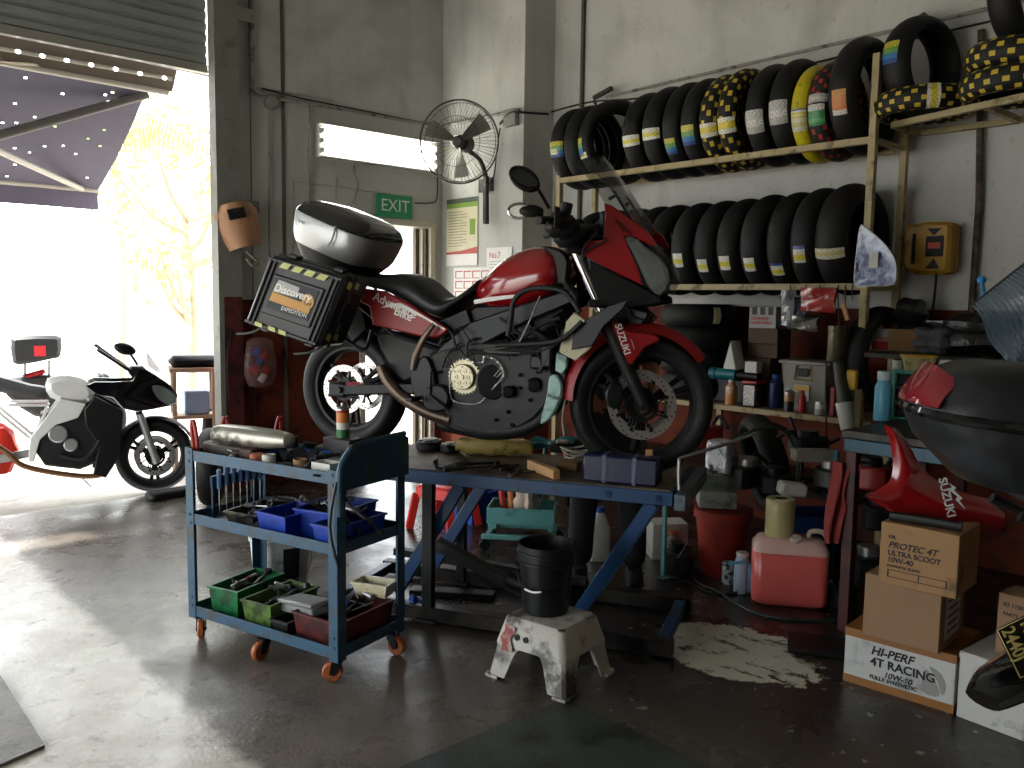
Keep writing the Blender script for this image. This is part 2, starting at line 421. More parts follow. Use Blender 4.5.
# panel seams / ribs on the walls
mseam = mat('dark_joint', '#55544c', .8); mrib = mat('painted_rib', '#a9a99e', .55, dirt=('#5e5d50', .3, 9))
mb = MB()
x = PY(250, 100, WY).x; wbox(x - .004, x + .004, WY - .003, WY, .0, H)
for u in (282.5,): x = PY(u, 100, WY).x; wbox(x - .014, x + .014, WY - .012, WY, 0, H)
y = PX(551, 60, WX).y; wbox(WX - .004, WX, y - .01, y + .01, 0, H)
struct('trim_1', mb, mseam)
mb = MB(); y = PX(584, 60, WX).y; mb.cyl((WX - .02, y, 1.2), (WX - .02, y, H), .018, seg=10); struct('trim_2', mb, mseam)
# steel guide channel of the roller door and its red lower coat
msteel = mat('grey_steel', '#77776f', .55, dirt=('#5f5c52', .25, 5), var=.2)
mred = mat('maroon_paint', '#5a231d', .6, dirt=('#221513', .5, 5), var=.25)
mb = MB(); wbox(2.80, 2.84, WY - .14, WY - .02, 0, 4.2); wbox(2.84, 2.99, WY - .14, WY - .11, 1.55, 4.9); wbox(2.84, 3.0, WY - .03, WY - .002, 1.55, 4.9)
mb.m = 1; wbox(2.84, 2.99, WY - .14, WY - .11, 0, 1.55); wbox(2.84, 3.0, WY - .03, WY - .002, 0, 1.55)
mb.m = 0; wbox(2.97, 3.0, WY - .11, WY - .03, 0, 4.9)
struct('trim_3', mb, [msteel, mred])
mb = MB(); mb.m = 0
for z in (3.72, 2.26): mb.box((3.06, WY - .135, z), (.17, .012, .1), b=.003); mb.cyl((3.11, WY - .15, z), (3.11, WY - .14, z), .014)
struct('trim_4', mb, msteel)
# floor joint, steel plates
mjoint = mat('joint_dark', '#15120f', .7)
mplate = mat('painted_plate', '#3f4541', .45, dirt=('#262a27', .4, 4), bump=.1)
poly = [PZ(*p, 0) for p in ((565, 699), (752, 790), (600, 990), (280, 860), (400, 768))]
mb = MB(); mb.prism([(p.x, p.y) for p in poly], -.01, .004); struct('floor_plate', mb, mplate)
mpl2 = mat('chequer_plate', '#6d645b', .4, dirt=('#4a423b', .4, 6), bump=.2)
poly = [PZ(*p, 0) for p in ((0, 677), (45, 748), (0, 768), (-260, 860), (-260, 590))]
mb = MB(); mb.prism([(p.x, p.y) for p in poly], -.01, .012); struct('floor_plate', mb, mpl2)
# roller shutter
mshut = mat('shutter_slats', '#8b908d', .5, .2, var=.12)
mb = MB(); prof = []; z = 3.33; n = 0
while z < 4.86:
    prof += [(0, z), (-.018, z + .012), (-.018, z + .055), (0, z + .067)]; z += .085
vs = [(GX0 - .1, WY + .06 + a, z) for a, z in prof] + [(GX1 + .02, WY + .06 + a, z) for a, z in prof]; k = len(prof)
mb.add(vs, [(i, i + 1, k + i + 1, k + i) for i in range(k - 1)])
mb.m = 1; wbox(GX0 - .1, GX1 + .02, WY + .03, WY + .09, 3.27, 3.33)
shutter = struct('door_1', mb, [mshut, mat('shutter_bottom_bar', '#9a9890', .4, .4)])
# exit door frame + panel partition beside it
mfr = mat('door_frame_paint', '#c9c3b2', .5, dirt=('#8d8672', .3, 7)); mfd = mat('door_frame_dark', '#57483a', .6)
mb = MB()
for a, b in ((DX1 - .05, DX1 + .005), (DX0 - .005, DX0 + .05)): wbox(a, b, WY - .02, WY + .2, 0, DZ)
wbox(DX0 - .03, DX1 + .03, WY - .022, WY + .2, DZ - .045, DZ + .01)
mb.m = 1; wbox(DX1 - .085, DX1 - .052, WY + .02, WY + .18, 0, DZ - .05); wbox(DX1 - .14, DX1 - .10, WY + .1, WY + .15, 0, DZ - .05)
mb.m = 0; wbox(DX1 - .098, DX1 - .087, WY + .05, WY + .14, 0, DZ - .05)
struct('door_2', mb, [mfr, mfd])
# outside ground
mout = mat('sunlit_concrete', '#b5afa5', .8, dirt=('#8b857b', .3, 1.2), bump=.2)
mb = MB(); mb.box((2, WY + 20.15, -.06), (70, 39.9, .1)); struct('ground_outside', mb, mout)
mb = MB(); mb.box((-23.4, 1.24, -.06), (40, 10.8, .1)); struct('ground_side', mb, mout)
# kerb strip across the threshold
# ================================================================= LIGHT
w = bpy.data.worlds.new('sky'); sc.world = w; w.use_nodes = True; nt = w.node_tree
bg = nt.nodes['Background']; sk = nt.nodes.new('ShaderNodeTexSky'); sk.sky_type = 'HOSEK_WILKIE'; sk.turbidity = 8; sk.ground_albedo = .4
sk.sun_direction = V((-.35, .65, .75)).normalized()
mxs = nt.nodes.new('ShaderNodeMix'); mxs.data_type = 'RGBA'; mxs.inputs['Factor'].default_value = .75
nt.links.new(sk.outputs['Color'], mxs.inputs['A']); mxs.inputs['B'].default_value = (.93, .97, 1, 1)
nt.links.new(mxs.outputs['Result'], bg.inputs['Color']); bg.inputs['Strength'].default_value = SKY_STRENGTH
def lamp(name, typ, loc, energy, rot=None, **k):
    d = bpy.data.lights.new(name, typ); d.energy = energy
    for a, b in k.items(): setattr(d, a, b)
    o = bpy.data.objects.new(name, d); C.objects.link(o); o.location = loc
    if rot is not None: o.rotation_euler = rot
    return o
sun = lamp('sun', 'SUN', (0, 10, 10), SUN_STRENGTH, angle=math.radians(2), color=(1, .96, .9))
sun.rotation_euler = V((-.30, .30, 1.0)).normalized().to_track_quat('Z', 'Y').to_euler()
sc.view_settings.view_transform = 'Standard'; sc.view_settings.look = 'None'; sc.view_settings.gamma = 1; sc.view_settings.use_curve_mapping = False
sc.view_settings.exposure = EXPOSURE
cd = bpy.data.cameras.new('camera'); cam = bpy.data.objects.new('camera', cd); C.objects.link(cam); sc.camera = cam
cd.sensor_width = 36; cd.lens = 36 * F_PX / 1024; cd.clip_end = 200; cd.clip_start = .05
mm = Matrix((RT, UP, -FWD)).transposed().to_4x4(); mm.translation = CAM; cam.matrix_world = mm
# ================================================================= RED MOTORCYCLE
class SF:
    """a vehicle's own frame: x forward, y to its left, z up"""
    def __init__(s, o, hd): s.M = frame(o, hd, (0, 0, 1)); s.inv = s.M.inverted(); s.n = s.M.to_3x3() @ V((0, 1, 0))
    def k(s, u, v, y=0.):
        return s.inv @ PP(u, v, s.M @ V((0, y, 0)), s.n)
    def xz(s, pts, y): return [(lambda p: (p.x, p.z))(s.k(u, v, y)) for u, v in pts]
def sideprism(mb, fr, pts, y0, y1, b=.006, mirror=False, sm=0, warp=None):
    """outline seen from the side, extruded from y0 (outer face, where it is measured) to y1"""
    if warp:
        poly = []
        for u, v in pts:
            y = y0
            for _ in range(3): y = warp(fr.k(u, v, y).x)
            p = fr.k(u, v, y); poly.append((p.x, p.z))
    else: poly = fr.xz(pts, y0)
    if sm: poly = smooth2(poly, sm)
    M = Matrix(((1, 0, 0, 0), (0, 0, 1, 0), (0, 1, 0, 0), (0, 0, 0, 1)))
    i0 = len(mb.v); mb.prism(poly, y0, y1, M, b)
    if warp:
        for i in range(i0, len(mb.v)): p = mb.v[i]; p.y += warp(p.x) - y0
    if mirror:
        i1 = len(mb.v); f0 = [f for f in mb.f if min(f) >= i0 and max(f) < i1]
        mb.add([V((p.x, -p.y, p.z)) for p in mb.v[i0:i1]], [[q - i0 for q in f][::-1] for f in f0])
def secloop(x, zt, zb, w, n=16, e=.75, yc=0., top=.5):
    """rounded closed section across the vehicle at x"""
    o = []; zc, hh = (zt + zb) / 2, (zt - zb) / 2; sg = lambda a: math.copysign(abs(a) ** e, a)
    for i in range(n):
        a = 2 * PI * i / n; o.append(V((x, yc + w * sg(math.cos(a)) * (1 - top * .35 * max(0, math.sin(a))), zc + hh * sg(math.sin(a)))))
    return o
def bloft(mb, fr, st, e=.75, n=16, ends=True, top=.5, sub=3):
    """stations (u, v top, v bottom, half width) -> smooth closed body"""
    L = []
    for u, vt, vb, w in st:
        a = fr.k(u, vt, -w * .55); b = fr.k(u, vb, -w); L.append(((a.x + b.x) / 2, a.z, b.z, w))
    P, _ = spline([V((q[0], q[1], q[2])) for q in L], sub); W, _ = spline([V((q[3], 0, 0)) for q in L], sub)
    secs = [secloop(p.x, p.y, p.z, w.x, n, e, 0, top) for p, w in zip(P, W)]
    if ends:
        c0 = secloop(P[0].x - .012, P[0].y * .75 + P[0].z * .25, P[0].y * .25 + P[0].z * .75, W[0].x * .7, n, e); c1 = secloop(P[-1].x + .012, P[-1].y * .75 + P[-1].z * .25, P[-1].y * .25 + P[-1].z * .75, W[-1].x * .7, n, e)
        secs = [c0] + secs + [c1]
    mb.loft(secs)
YM = Matrix(((1, 0, 0, 0), (0, 0, -1, 0), (0, 1, 0, 0), (0, 0, 0, 1)))       # local z -> -y (axle direction, to the right side)
def stext(parent, fr, body, a, b, y, size, m, **k):
    p, q = fr.k(*a, y), fr.k(*b, y); text(parent, body, size, frame(p, (q.x - p.x, 0, q.z - p.z), (0, -1, 0)), m, **k)
def tyre_prof(R, w, rr, bead=.012):
    """closed section of a tyre: outer radius R, width w, bead radius rr"""
    h = w / 2; o = []
    for i in range(13):
        a = -1 + 2 * i / 12; o.append((R - (1 - math.cos(a * 1.15)) * h * .95, math.sin(a * 1.2) / math.sin(1.2) * h))
    k = o[-1][0]
    o += [((k + rr) / 2 + .004, h * 1.0), (rr + .006, h * .78), (rr, h * .68), (rr - .001, h * .55), (rr + .008, h * .52), ((k + rr) / 2, h * .86), (k - .006, h * .9)]
    o += [(R - .014 - (1 - math.cos(a / 6 * 1.1)) * h * .8, math.sin(a / 6 * 1.1) / math.sin(1.1) * h * .86) for a in range(5, -6, -1)]
    o += [(k - .006, -h * .9), ((k + rr) / 2, -h * .86), (rr + .008, -h * .52), (rr - .001, -h * .55), (rr, -h * .68), (rr + .006, -h * .78), ((k + rr) / 2 + .004, -h * 1.0)]
    return o
def tread_mat(name, col='#1b1b1c', kind='road', stripe=None):
    """rubber whose tread pattern follows the tyre round (u) and across (v)"""
    if name in _mats: return _mats[name]
    m = bpy.data.materials.new(name); m.use_nodes = True; _mats[name] = m; nt = m.node_tree; N = nt.nodes; L = nt.links; b = N['Principled BSDF']
    uv = N.new('ShaderNodeUVMap'); sp = N.new('ShaderNodeSeparateXYZ'); L.new(uv.outputs['UV'], sp.inputs[0])
    def mth(op, a, c=0.):
        q = N.new('ShaderNodeMath'); q.operation = op
        for i, k in enumerate((a, c)):
            if isinstance(k, (int, float)): q.inputs[i].default_value = k
            else: L.new(k, q.inputs[i])
        return q.outputs[0]
    v = mth('MULTIPLY', mth('ABSOLUTE', mth('SUBTRACT', sp.outputs['Y'], .215)), 4.6)       # 0 at the crown, 1 at the shoulder
    on = mth('LESS_THAN', v, 1.0)
    tri = mth('PINGPONG', mth('ADD', mth('MULTIPLY', sp.outputs['X'], 46 if kind == 'road' else 70), mth('MULTIPLY', v, 2.2 if kind == 'road' else 1.2)), .5)
    g = mth('MULTIPLY', mth('LESS_THAN', tri, .09 if kind == 'road' else .14), mth('MULTIPLY', on, mth('GREATER_THAN', v, .12)))
    c = N.new('ShaderNodeMix'); c.data_type = 'RGBA'; c.inputs['A'].default_value = lin(col); c.inputs['B'].default_value = lin('#070707'); L.new(g, c.inputs['Factor']); out = c.outputs['Result']
    if stripe:
        br = mth('MULTIPLY', mth('LESS_THAN', mth('PINGPONG', mth('ADD', mth('MULTIPLY', sp.outputs['X'], stripe[1]), mth('MULTIPLY', mth('FLOOR', mth('MULTIPLY', sp.outputs['Y'], 13)), .6)), .5), .18),
                 mth('MULTIPLY', mth('LESS_THAN', mth('FRACT', mth('MULTIPLY', sp.outputs['Y'], 13)), .6), mth('LESS_THAN', v, 1.25)))
        c2 = N.new('ShaderNodeMix'); c2.data_type = 'RGBA'; L.new(br, c2.inputs['Factor']); L.new(out, c2.inputs['A']); c2.inputs['B'].default_value = lin(stripe[0]); out = c2.outputs['Result']
    L.new(out, b.inputs['Base Color']); b.inputs['Roughness'].default_value = .6; b.inputs['Specular IOR Level'].default_value = .35
    bp = N.new('ShaderNodeBump'); bp.inputs['Strength'].default_value = .6; bp.inputs['Distance'].default_value = .004; bp.invert = True; L.new(g, bp.inputs['Height']); L.new(bp.outputs['Normal'], b.inputs['Normal'])
    return m
mk = {
 'red': mat('red_paint', '#8a0c12', .22, var=.05, coat=1., spec=.5), 'reds': mat('red_satin', '#8a0c12', .42, var=.06), 'black': mat('satin_black', '#0d0d0e', .48, var=.15, spec=.35), 'dark': mat('engine_black', '#141416', .55, .1, var=.4, scale=20, dirt=('#2a2620', .3, 14)),
 'vinyl': mat('seat_vinyl', '#141718', .42, bump=.12, scale=25), 'chrome': mat('chrome', '#c9c9c9', .12, 1.), 'alu': mat('brushed_aluminium', '#a8a8a4', .32, .9, var=.1), 'disc': mat('brake_disc_steel', '#b9b9b5', .28, .85, var=.1),
 'frame': mat('frame_grey', '#191b1d', .42, .5, var=.15), 'rubber': mat('rubber', '#0d0d0d', .6), 'pipe': mat('heat_stained_pipe', '#5c4f44', .38, .8, var=.3, scale=12), 'teal': mat('dusty_teal_plastic', '#8fb0a6', .5, dirt=('#5d7a70', .35, 14)),
 'beige': mat('bare_plastic_inner', '#a9a588', .55, dirt=('#6b6a55', .3, 12)), 'clutch': mat('clutch_brass', '#938d78', .35, .7, dirt=('#6b5a38', .25, 40)), 'gasket': mat('gasket_metal', '#c4c6c2', .3, .7),
 'screen': mat('smoked_screen', '#2b2d2c', .08, trans=.0, alpha=.3, spec=.8), 'lens': mat('headlight_lens', '#8d9491', .06, alpha=.4, spec=1., coat=1.), 'silver': mat('silver_plastic', '#a3a5a5', .33, .5, var=.06), 'gloss': mat('gloss_black', '#0d0e10', .14, coat=1.),
 'yellow': mat('hazard_yellow', '#b5ba6e', .5), 'white': mat('white_print', '#e4e2dc', .5), 'orange': mat('orange_print', '#b98636', .5), 'redp': mat('red_print', '#b3222b', .5), 'case': mat('case_black', '#202122', .45, var=.2, bump=.15, scale=30)}
tz = .75
pf, pr = PD(641, 406, 3.95), PD(355, 392, 4.6)
hd = V((pf.x - pr.x, pf.y - pr.y, 0)).normalized()
org = V(((pf.x + pr.x) / 2, (pf.y + pr.y) / 2, tz))
B = SF(org, hd)
bike = Thing('motorcycle', 'large red adventure motorcycle with black side case and top box on the lift table', 'motorcycle', M=B.M)
xf, xr = (B.inv @ V((pf.x, pf.y, tz))).x, (B.inv @ V((pr.x, pr.y, tz))).x
RF, RR = .33, .32
st = math.radians(20)
S = SF(B.M @ V((xf, 0, 0)), RotZ(st).to_3x3() @ hd)        # steered front end
SL = B.inv @ S.M                                           # front-end frame in the bike's space
def spart(name, mb, m, parent=None, **k):
    for i, p in enumerate(mb.v): mb.v[i] = SL @ p
    return bike.part(name, mb, m, parent, **k)
def wheel(xc, R, w, rr, spokes, put, nd=2, rd=.155, yd=.075):
    mb = MB(); c = T(xc, 0, R) @ YM; mb.lathe(tyre_prof(R, w, rr), c @ RotZ(PI / 2), 56, closed=True); t = put('tyre', mb, tread_mat('tyre_on_bike', '#121213', 'enduro'), sharp=50)
    mb = MB(); h = w * .36
    mb.lathe([(rr + .004, -h), (rr - .012, -h + .003), (rr - .02, -h * .5), (rr - .026, 0), (rr - .02, h * .5), (rr - .012, h - .003), (rr + .004, h), (rr - .004, h * .7), (rr - .014, 0), (rr - .004, -h * .7)], c, 48, closed=True)
    mb.cyl((xc, -.07, R), (xc, .07, R), .038, seg=20); mb.cyl((xc, -.055, R), (xc, .055, R), .055, seg=20)
    for i in range(spokes):
        a = 2 * PI * i / spokes + .5
        for d in (-.13, .13):
            a2 = a + d; q = V((xc + math.cos(a2) * (rr - .02), 0, R + math.sin(a2) * (rr - .02))); p = V((xc + math.cos(a + d * .4) * .045, 0, R + math.sin(a + d * .4) * .045))
            mb.bar(p, q, .026, .02, (0, 1, 0), .006)
    put('rim', mb, mk['dark'])
    for s in ((-1, 1)[:nd]):
        mb = MB(); M = T(xc, s * yd, R) @ YM
        mb.disc_hole(M, rd * .74, rd, .005, 48)
        mb.m = 1
        for i in range(40):
            a = i * PI / 20; r = rd * (.80 + .055 * (i % 4)); mb.cyl(M @ V((r * math.cos(a), r * math.sin(a), -.0031)), M @ V((r * math.cos(a), r * math.sin(a), .0031)), .0042, seg=6)
        d = put('brake_disc', mb, [mk['disc'], mk['rubber']])
        mb = MB(); mb.disc_hole(M, rd * .36, rd * .48, .007, 30)
        for i in range(8):
            a = i * PI / 4 + .2; p = M @ V((math.cos(a) * rd * .42, math.sin(a) * rd * .42, 0)); q = M @ V((math.cos(a + .18) * rd * .76, math.sin(a + .18) * rd * .76, 0)); mb.bar(p, q, .007, .016, (0, 1, 0), .001)
            mb.cyl(q + V((0, -.006, 0)), q + V((0, .006, 0)), .009, seg=10)
        put('disc_carrier', mb, mk['black'], d)
wheel(0, RF, .11, .248, 3, spart)
wheel(xr, RR, .15, .222, 3, lambda n, mb, m, parent=None, **k: bike.part(n, mb, m, parent, **k), rd=.13, yd=.1)
# ---- front end (steered)
KF = lambda u, v, y: S.k(u, v, y)
mb = MB()
ax = V((0, 0, RF)); tf = KF(575, 250, -.1); dirf = V((tf.x, 0, tf.z - RF)); 
for s in (-1, 1):
    off = V((0, s * .1, 0)); lo = ax + off + V((.02, 0, 0)); md = ax + off + dirf * .56; mb.cyl(lo + V((0, 0, -.02)), md, .029, .031, 16, ch=.004); mb.cyl(md - dirf * .03, md + dirf * .01, .035, seg=16, ch=.003)
spart('fork_leg', mb, mk['dark'])
mb = MB()
for s in (-1, 1): off = V((0, s * .1, 0)); mb.cyl(ax + off + dirf * .56, ax + off + dirf * 1.02, .0215, seg=16)
spart('fork_tube', mb, mk['chrome'], split=True)
mb = MB()
for f in (.66, 1.0): mb.box(ax + dirf * f, (.09, .27, .035), b=.01)
mb.cyl(ax + V((0, -.13, 0)), ax + V((0, .13, 0)), .014, seg=12); spart('fork_clamp', mb, mk['black'], split=True)
for s in (-1, 1):
    mb = MB(); mb.prism(smooth2([(-.155, .0), (-.17, .06), (-.14, .11), (-.10, .10), (-.09, .04), (-.11, -.01)], 2), s * .06, s * .125, T(0, 0, RF) @ Matrix(((1, 0, 0, 0), (0, 0, 1, 0), (0, 1, 0, 0), (0, 0, 0, 1))), .008)
    for q in ((-.14, .08), (-.12, .03)): mb.cyl((q[0], s * .12, RF + q[1]), (q[0], s * .132, RF + q[1]), .012, seg=10)
    spart('brake_caliper', mb, mk['frame'])
# fender
def fen(t, q):
    a = math.radians(38 + 139 * t); s = (q - .5) * 2; e = 1 - .35 * max(0, .25 - t) * 4 * abs(s) ** 3
    r = .362 + .018 * math.sin(t * PI) - .045 * abs(s) ** 4; wd = .078 * (1 - .55 * max(0, .3 - t) / .3)
    return V((math.cos(a) * r, wd * math.copysign(abs(s) ** .8, s), RF + math.sin(a) * r))
mb = MB(); mb.slab(fen, 26, 12, .004)
fd = spart('front_fender', mb, mk['reds'])
mb = MB(); sideprism(mb, S, [(612, 318), (617, 324), (630, 331), (654, 334), (660, 341), (645, 348), (633, 364), (625, 362), (619, 345), (612, 330)], -.128, -.085, .008, True, 2)
fs = spart('fender_side_panel', mb, mk['reds'], fd)
p, q = KF(617.5, 324, -.131), KF(626, 350, -.131)
text(fs, 'SUZUKI', .042, SL @ frame(p, (q.x - p.x, 0, q.z - p.z), (0, -1, 0)), mk['white'], bold=.0006)
mb = MB(); a, b2 = KF(641, 330, -.1), KF(645, 341, -.1)
p, q = KF(631, 339, -.131), KF(634.5, 349, -.131); mb.bar(p, q, .002, .006, (0, 1, 0), 0); 
for i, vv in enumerate(mb.v): pass
spart('fender_mark', mb, mk['white'], fd)
mb = MB(); mb.slab(lambda t, q: V((-.352 - .012 * math.sin(t * 3), (q - .5) * .11, RF + .02 - t * .17)), 6, 4, .006); spart('mud_flap', mb, mk['teal'])
# ---- handlebar
hb = ax + dirf * 1.08
mb = MB()
for s in (-1, 1):
    mb.tube([hb, hb + V((-.01, s * .1, .03)), hb + V((-.05, s * .24, .06)), hb + V((-.12, s * .40, .045))], .011, 10)
mb.box(hb, (.07, .12, .05), b=.012); mb.box(hb + V((.09, 0, .02)), (.12, .22, .08), b=.02); mb.box(hb + V((.03, -.02, .06)), (.07, .09, .05), b=.012)
hbar = spart('handlebar', mb, mk['black'])
for s in (-1, 1):
    g0, g1 = hb + V((-.06, s * .27, .06)), hb + V((-.125, s * .41, .045)); mb = MB(); mb.cyl(g0, g1, .0175, seg=14, ch=.003); spart('grip', mb, mk['rubber'], hbar)
    mb = MB(); mb.box(g0 + V((.02, -s * .03, .015)), (.08, .05, .05), b=.012); mb.cyl(g0 + V((.04, -s * .02, .03)), g0 + V((.05, -s * .02, .075)), .026, seg=14, ch=.004)
    mb.tube([g0 + V((.06, -s * .02, .0)), g0 + V((.05, s * .05, -.005)), g1 + V((.035, 0, -.01))], .006, 6); spart('brake_lever', mb, mk['dark'], hbar)
    mb = MB(); c = g1 + V((.05, .0, .01)); mb.slab(lambda t, q: c + V((.035 * math.cos((t - .5) * 2.2), s * (.10 * (t - .72)) * 1.9 * (-1) * -1, (q - .5) * .085)), 10, 5, .005)
    spart('hand_guard', mb, mk['black'], hbar)
# chrome-edged bar-end blinker housing and round mirror on the near side
g1 = hb + V((-.12, -.40, .045)); c = KF(519, 211, g1.y)
mb = MB(); mb.tube([c + V((.045 * math.cos(a), 0, .03 * math.sin(a))) for a in [i * PI / 5 for i in range(10)]], .006, 8, 2, True); lg = spart('lever_guard_ring', mb, mk['chrome'], hbar); mb = MB(); mb.ell(c + V((.05, 0, 0)), (.05, .012, .026)); mb.tube([c + V((.09, 0, .005)), hb + V((-.12, -.36, .05))], .012, 8); mb.box(hb + V((-.03, -.26, .03)), (.15, .10, .09), b=.03); mb.box(hb + V((-.0, -.14, .0)), (.14, .12, .10), b=.03); spart('lever_guard_body', mb, mk['black'], hbar)
mb = MB(); mc = KF(524.5, 179, -.44); mb.ell((0, 0, 0), (.072, .02, .046), T(*mc) @ E(0, 32, 12)); b3 = KF(549, 208, -.3)
mb.tube([mc + V((.03, .01, -.02)), mc.lerp(b3, .45) + V((.01, 0, .01)), b3], .0075, 8); spart('mirror', mb, mk['black'], hbar)
mb = MB(); mb.ell((0, 0, 0), (.064, .004, .039), T(*(mc + V((-.002, -.018, 0)))) @ E(0, 32, 12)); spart('mirror_back_cap', mb, mk['gloss'], hbar)
mb = MB()
for i in range(5):
    s = -1 if i % 2 else 1; p = hb + V((0, s * .1, .02)); mb.tube([p, p + V((.1 + .02 * i, s * .06, .03 - .02 * i)), p + V((.06, s * .04, -.12)), V((-.06 - .02 * i, s * .06, RF + .42))], .005, 6)
spart('control_cables', mb, mk['rubber'], hbar)
# ---- fairing
wf = lambda x: -.205 + .13 * max(0, min(1, (x - (xf - .22)) / .42)) ** 1.5
mb = MB()
sideprism(mb, B, [(604, 203), (611, 205), (628, 217), (648, 232), (657, 245), (652, 246), (632, 236), (624, 236), (629, 249), (637, 267), (643, 286), (625, 277), (603, 266), (589, 258), (569, 250), (557, 246), (573, 242), (602, 240), (605, 217)], -.2, -.188, .004, True, 0, wf)
fair = bike.part('front_fairing', mb, mk['red'], split=True)
mb = MB(); sideprism(mb, B, [(626, 238), (634, 238), (648, 249), (660, 259), (667, 270), (667, 284), (660, 295), (650, 289), (643, 276), (637, 262), (630, 248)], -.2, -.186, .004, True, 2, lambda x: wf(x) - .003); bike.part('headlight_lens', mb, mk['lens'], fair, split=True)
mb = MB(); sideprism(mb, B, [(636, 250), (648, 256), (660, 268), (662, 284), (652, 285), (642, 268)], -.16, -.03, .01, True, 2, lambda x: wf(x) + .03); bike.part('headlight_reflector', mb, mat('lamp_bowl', '#6d7370', .25, .6), fair, split=True)
mb = MB(); sideprism(mb, B, [(589, 260), (603, 268), (625, 279), (643, 288), (660, 297), (661, 303), (640, 306), (615, 309), (600, 304), (592, 285)], -.2, -.185, .004, True, 0, lambda x: wf(x) + .004)
sideprism(mb, B, [(600, 235), (612, 215), (640, 236), (660, 262), (663, 290), (650, 300), (610, 300), (598, 270)], -.075, .075, .02); sideprism(mb, B, [(598, 212), (608, 208), (625, 222), (640, 238), (612, 246), (600, 240)], -.13, .13, .02)
bike.part('lower_cowl', mb, mk['black'], fair)
c0, c1, c2 = B.k(603, 156, 0), B.k(627, 187, 0), B.k(657, 235, 0)
def scr(t, q):
    s = (q - .5) * 2; p = (c0 * (1 - t) + c2 * t) + (c1 - (c0 + c2) / 2) * (4 * t * (1 - t)) * .9; w2 = .125 + .07 * t; f = 1 - .25 * abs(s) ** 4 * max(0, .25 - t) * 4
    return p + V((-.10 * s * s, s * w2 * f, -.035 * s * s * (1 - t)))
mb = MB(); mb.slab(scr, 14, 14, .004); bike.part('windscreen', mb, mk['screen'], sharp=60)
mb = MB()
for s in (.2, .8): mb.bar(scr(.55, s) + V((-.012, 0, 0)), scr(.98, s) + V((-.012, 0, 0)), .014, .012)
for t in (.62, .9):
    for q in (.12, .88): p = scr(t, q); mb.cyl(p + V((.012, 0, .006)), p + V((-.02, 0, -.01)), .008, seg=10)
bike.part('screen_bracket', mb, mk['frame'], split=True)
p = scr(.30, .2)
# ---- tank
mb = MB(); bloft(mb, B, [(478, 281, 300, .085), (486, 270, 308, .12), (500, 257, 309, .155), (518, 248, 308, .18), (534, 245, 303, .185), (550, 247, 297, .175), (560, 253, 288, .14), (566, 262, 278, .09)], e=.72, n=22, top=.75)
tank = bike.part('fuel_tank', mb, mk['red'], sharp=70)
mb = MB(); sideprism(mb, B, [(541, 246), (560, 250), (568, 262), (566, 280), (572, 290), (560, 296), (556, 275), (552, 256)], -.15, -.10, .008, True, 2); bike.part('tank_front_cover', mb, mk['black'], tank, split=True)
mb = MB(); sideprism(mb, B, [(474, 300), (490, 297), (520, 294), (520, 297), (492, 301), (474, 304)], -.172, -.168, 0, True, 0); bike.part('tank_stripe', mb, mk['white'], tank, split=True)
# ---- seat
mb = MB(); bloft(mb, B, [(350, 272, 283, .12), (365, 273, 287, .145), (382, 274, 291, .15), (400, 273, 300, .155), (415, 278, 308, .155), (427, 288, 315, .15), (440, 297, 318, .145), (453, 297, 308, .135), (466, 289, 300, .12), (478, 279, 291, .09)], e=.6, n=18, top=.4)
bike.part('seat', mb, mk['vinyl'], sharp=70)
# ---- tail panel
mb = MB(); wt = lambda x: -.165 + .05 * max(0, min(1, (xr + .1 - x) / .3))
sideprism(mb, B, [(362, 288), (384, 291), (409, 304), (434, 320), (448, 329), (444, 334), (436, 338), (418, 336), (394, 330), (372, 325), (369, 307), (360, 302)], -.165, -.14, .008, True, 0)
tp = bike.part('tail_panel', mb, mk['reds'], split=True)
stext(tp, B, 'Adventure', (373.5, 296), (408, 311.5), -.1665, .062, mk['white'], bold=.0006)
stext(tp, B, 'Bike', (394.5, 310.5), (411, 317.5), -.1665, .062, mk['white'], bold=.0012)
mb = MB(); sideprism(mb, B, [(381, 307.5), (390, 303.5), (400, 303), (410, 308), (424, 316), (446, 329), (444, 330), (424, 318.5), (408, 311), (398, 306.5), (390, 307)], -.1662, -.1655, 0); bike.part('white_swoosh', mb, mk['white'], tp)
# ---- frame, subframe
mb = MB(); sideprism(mb, B, [(412, 392), (424, 365), (442, 345), (470, 322), (520, 305), (572, 288), (578, 300), (526, 322), (482, 345), (452, 368), (436, 398), (424, 404)], -.155, -.115, .008, True, 0)
for s in (-1, 1):
    for pts in ([(446, 333), (405, 318), (352, 292)], [(440, 350), (395, 335), (352, 300)], [(440, 345), (446, 333)]):
        mb.tube([(lambda p: V((p.x, s * .11, p.z)))(B.k(u, v, -.11)) for u, v in pts], .013, 8, 1)
bike.part('frame', mb, mk['frame'])
mb = MB(); sideprism(mb, B, [(410, 368), (423, 356), (430, 362), (436, 385), (428, 400), (414, 396)], -.185, -.155, .008, True, 2); bike.part('footrest_bracket', mb, mk['frame'], split=True)
mb = MB(); mb.tube([B.k(434, 324, -.2), B.k(424, 338, -.21), B.k(416, 356, -.2), B.k(413, 370, -.19)], [.012, .016, .018, .014], 8, sx=.4); bike.part('pillion_peg_hanger', mb, mk['pipe'])
mb = MB(); p = B.k(418, 398, -.2); mb.bar(p, p + V((.0, -.09, .0)), .035, .02); p = B.k(431, 371, -.2); mb.tube([p, B.k(430, 395, -.2), B.k(450, 412, -.22)], .007, 6, 1); bike.part('footpeg', mb, mk['dark'], split=True)
